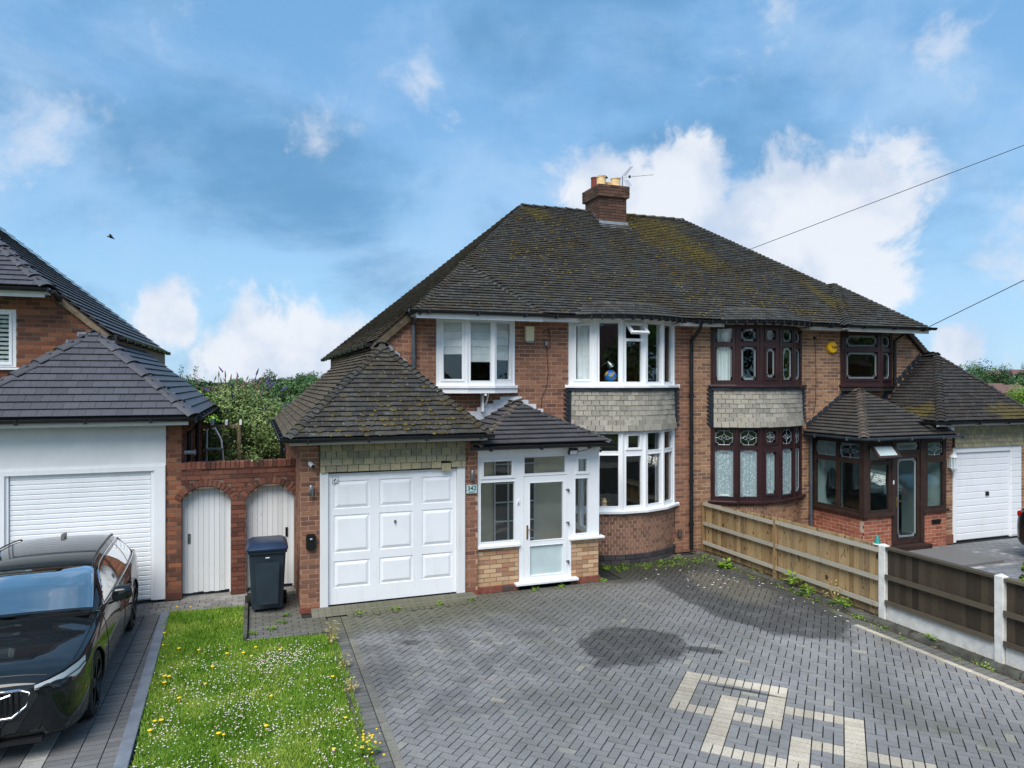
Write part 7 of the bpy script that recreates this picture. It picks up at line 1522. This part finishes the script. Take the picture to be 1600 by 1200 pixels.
moss = [(random.uniform(6.0, 8.5), 12.2 - abs(random.gauss(0, .22)), 0.0) for _ in range(2200)] + [(8.6 + random.gauss(0, .12), random.uniform(7.5, 12), .03) for _ in range(1200)]
ms = blades('moss_and_sprouts', moss, .004, .018, M['moss'], .006, 1.0); set_props(ms, 'short moss and sprouts at the foot of bay and fence', 'moss', None, 'stuff')
# trees and a hedge across the street, seen only in the window panes
for k, (x, y, h, r, m) in enumerate(((-14, -24, 9, 4.2, 'leaf_mid'), (-4, -28, 11, 5, 'leaf_dark'), (6, -23, 8, 4, 'leaf_mid'), (15, -27, 10, 4.6, 'leaf_dark'), (24, -22, 9, 4.2, 'leaf_mid'), (-24, -26, 10, 5, 'leaf_dark'))):
    tree('street_tree', (x, y, 0), h, r, 3500, .24, m, ('street tree opposite, far left', 'tall dark street tree opposite the garage', 'street tree opposite the porch', 'tall dark street tree opposite the bays', 'street tree opposite the right house', 'dark street tree opposite the left house')[k] if k else 'street tree opposite, left of the drive', 'tree', 'trees across the street', 20, .2)
for k, (x, w_, lb) in enumerate(((-9, 11, 'house across the street, left of the drive'), (7, 11, 'house across the street, opposite the bays'), (23, 11, 'house across the street, opposite the right house'), (40, 12, 'house across the street, further right'))):
    oh = thing('opposite_house', (x, -30, 0), lb, 'house', 'houses across the street'); MB().bb(x - w_ / 2, x + w_ / 2, -36, -29, 0, 5).build('wall', M['far_brick'], oh); MB().prism([(x - w_ / 2 - .4, -28.5, 4.9), (x - w_ / 2 - .4, -32.5, 8.3), (x - w_ / 2 - .4, -36.5, 4.9)], (w_ + .8, 0, 0)).build('roof', M['far_roof'], oh)
    for dx in (-3.2, 3.2):
        for z in (.9, 3.2): MB().bb(x + dx - 1, x + dx + 1, -29.0, -28.95, z, z + 1.3).build('window', M['glass_dim'], oh)
for k, (x, y, h, r) in enumerate(((34, 6, 8, 4), (30, -6, 7, 3.5), (44, 14, 10, 5), (27, 2, 9.5, 4.5))): tree('street_tree', (x, y, 0), h, r, 3000, .26, 'leaf_mid', ('street tree beyond the right drive', 'street tree at the right kerb', 'large tree further down the street', 'rounded garden tree right of the right drive')[k], 'tree', 'trees along the street', 20, .15)

# moss cushions sitting on the roof tiles, sprouts along the fence
def lumps(name, pts, parent, mat):
    n = len(pts); P_ = np.array([p[0] for p in pts]); N_ = np.array([p[1] for p in pts]); r = RNG.uniform(.012, .032, n); up = np.tile(np.array([0, 0, 1.0]), (n, 1)); e = np.cross(up, N_); e /= np.linalg.norm(e, axis=1)[:, None]; s_ = np.cross(N_, e)
    V = np.stack([P_ + e * r[:, None] * 1.5, P_ + s_ * r[:, None], P_ - e * r[:, None] * 1.5, P_ - s_ * r[:, None], P_ + N_ * (r * .8)[:, None]], 1); F = (np.array([(0, 1, 4), (1, 2, 4), (2, 3, 4), (3, 0, 4)])[None] + (np.arange(n) * 5)[:, None, None]).reshape(-1, 3)
    o = mesh_obj(name, V.reshape(-1, 3), [tuple(f) for f in F], M[mat], parent, True); o['kind'] = 'stuff'; return o
nm_ = Vector((0, -.737, 1)).normalized()
def roof_pts(n, x0, x1, cents, sd):
    P_ = []
    while len(P_) < n:
        if random.random() < .72: c = random.choice(cents); x, y = random.gauss(c[0], sd), random.gauss(c[1], sd)
        else: x, y = random.uniform(x0, x1), random.uniform(12.35, 16.5)
        if not (x0 < x < x1 and 12.35 < y < 16.5): continue
        lim = 6.3 - (16.6 - y) * .857
        if x < max(lim, 5.2 if y < 13.6 else lim) + .1 or x > 2 * XP - max(lim, 5.2 if y < 13.6 else lim) - .1: continue
        k = math.floor((y - 12.3) / .0805); y = 12.3 + k * .0805 + random.uniform(.0, .012); P_.append((tuple(Vector((x, y, 4.85 + .737 * (y - 12.3))) + nm_ * .046), tuple(nm_)))
    return P_
lumps('roof_moss', roof_pts(420, 3, XP, [(6.2, 14.2), (7.4, 13.3), (5.9, 13.2), (6.8, 15.3), (7.9, 14.6), (6.5, 16.2), (5.6, 14.6)], .42), left, 'roof_moss'); lumps('roof_moss', roof_pts(1000, XP, 14.5, [(9.4, 16.0), (9.7, 15.5), (10.0, 15.0), (10.2, 14.6), (9.2, 14.0), (10.6, 13.3), (11.6, 12.8), (9.0, 13.0)], .4), right, 'roof_moss')
ng = Vector((0, -1.09, 1)).normalized(); gpts = []
while len(gpts) < 150:
    y = 10.98 + abs(random.gauss(0, .4)); x = random.gauss(2.3, .7)
    if y > 12 or abs(x - 2.05) > 1.6 - (y - 10.95) * 1.2: continue
    k = math.floor((y - 10.95) / .0676); y = 10.95 + k * .0676 + random.uniform(0, .01); gpts.append((tuple(Vector((x, y, 2.72 + 1.09 * (y - 10.95))) + ng * .046), tuple(ng)))
lumps('garage_roof_moss', gpts, left, 'roof_moss')
cs = [(8.62 + random.gauss(0, .1), random.uniform(8.1, 12.2), .03) for _ in range(70)] + [(8.55 + random.gauss(0, .05), random.uniform(5, 8), .02) for _ in range(14)] + [(random.uniform(6.2, 8.5), 12.1 - abs(random.gauss(0, .2)), .01) for _ in range(40)]
sp = quads_obj('sprouts', leaf_cloud(cs, [(random.uniform(.03, .08),) * 2 + (random.uniform(.02, .06),) for _ in cs], 1500, .018), M['weed']); set_props(sp, 'tiny green sprouts spread along the fence foot and bay', 'sprouts', None, 'stuff')
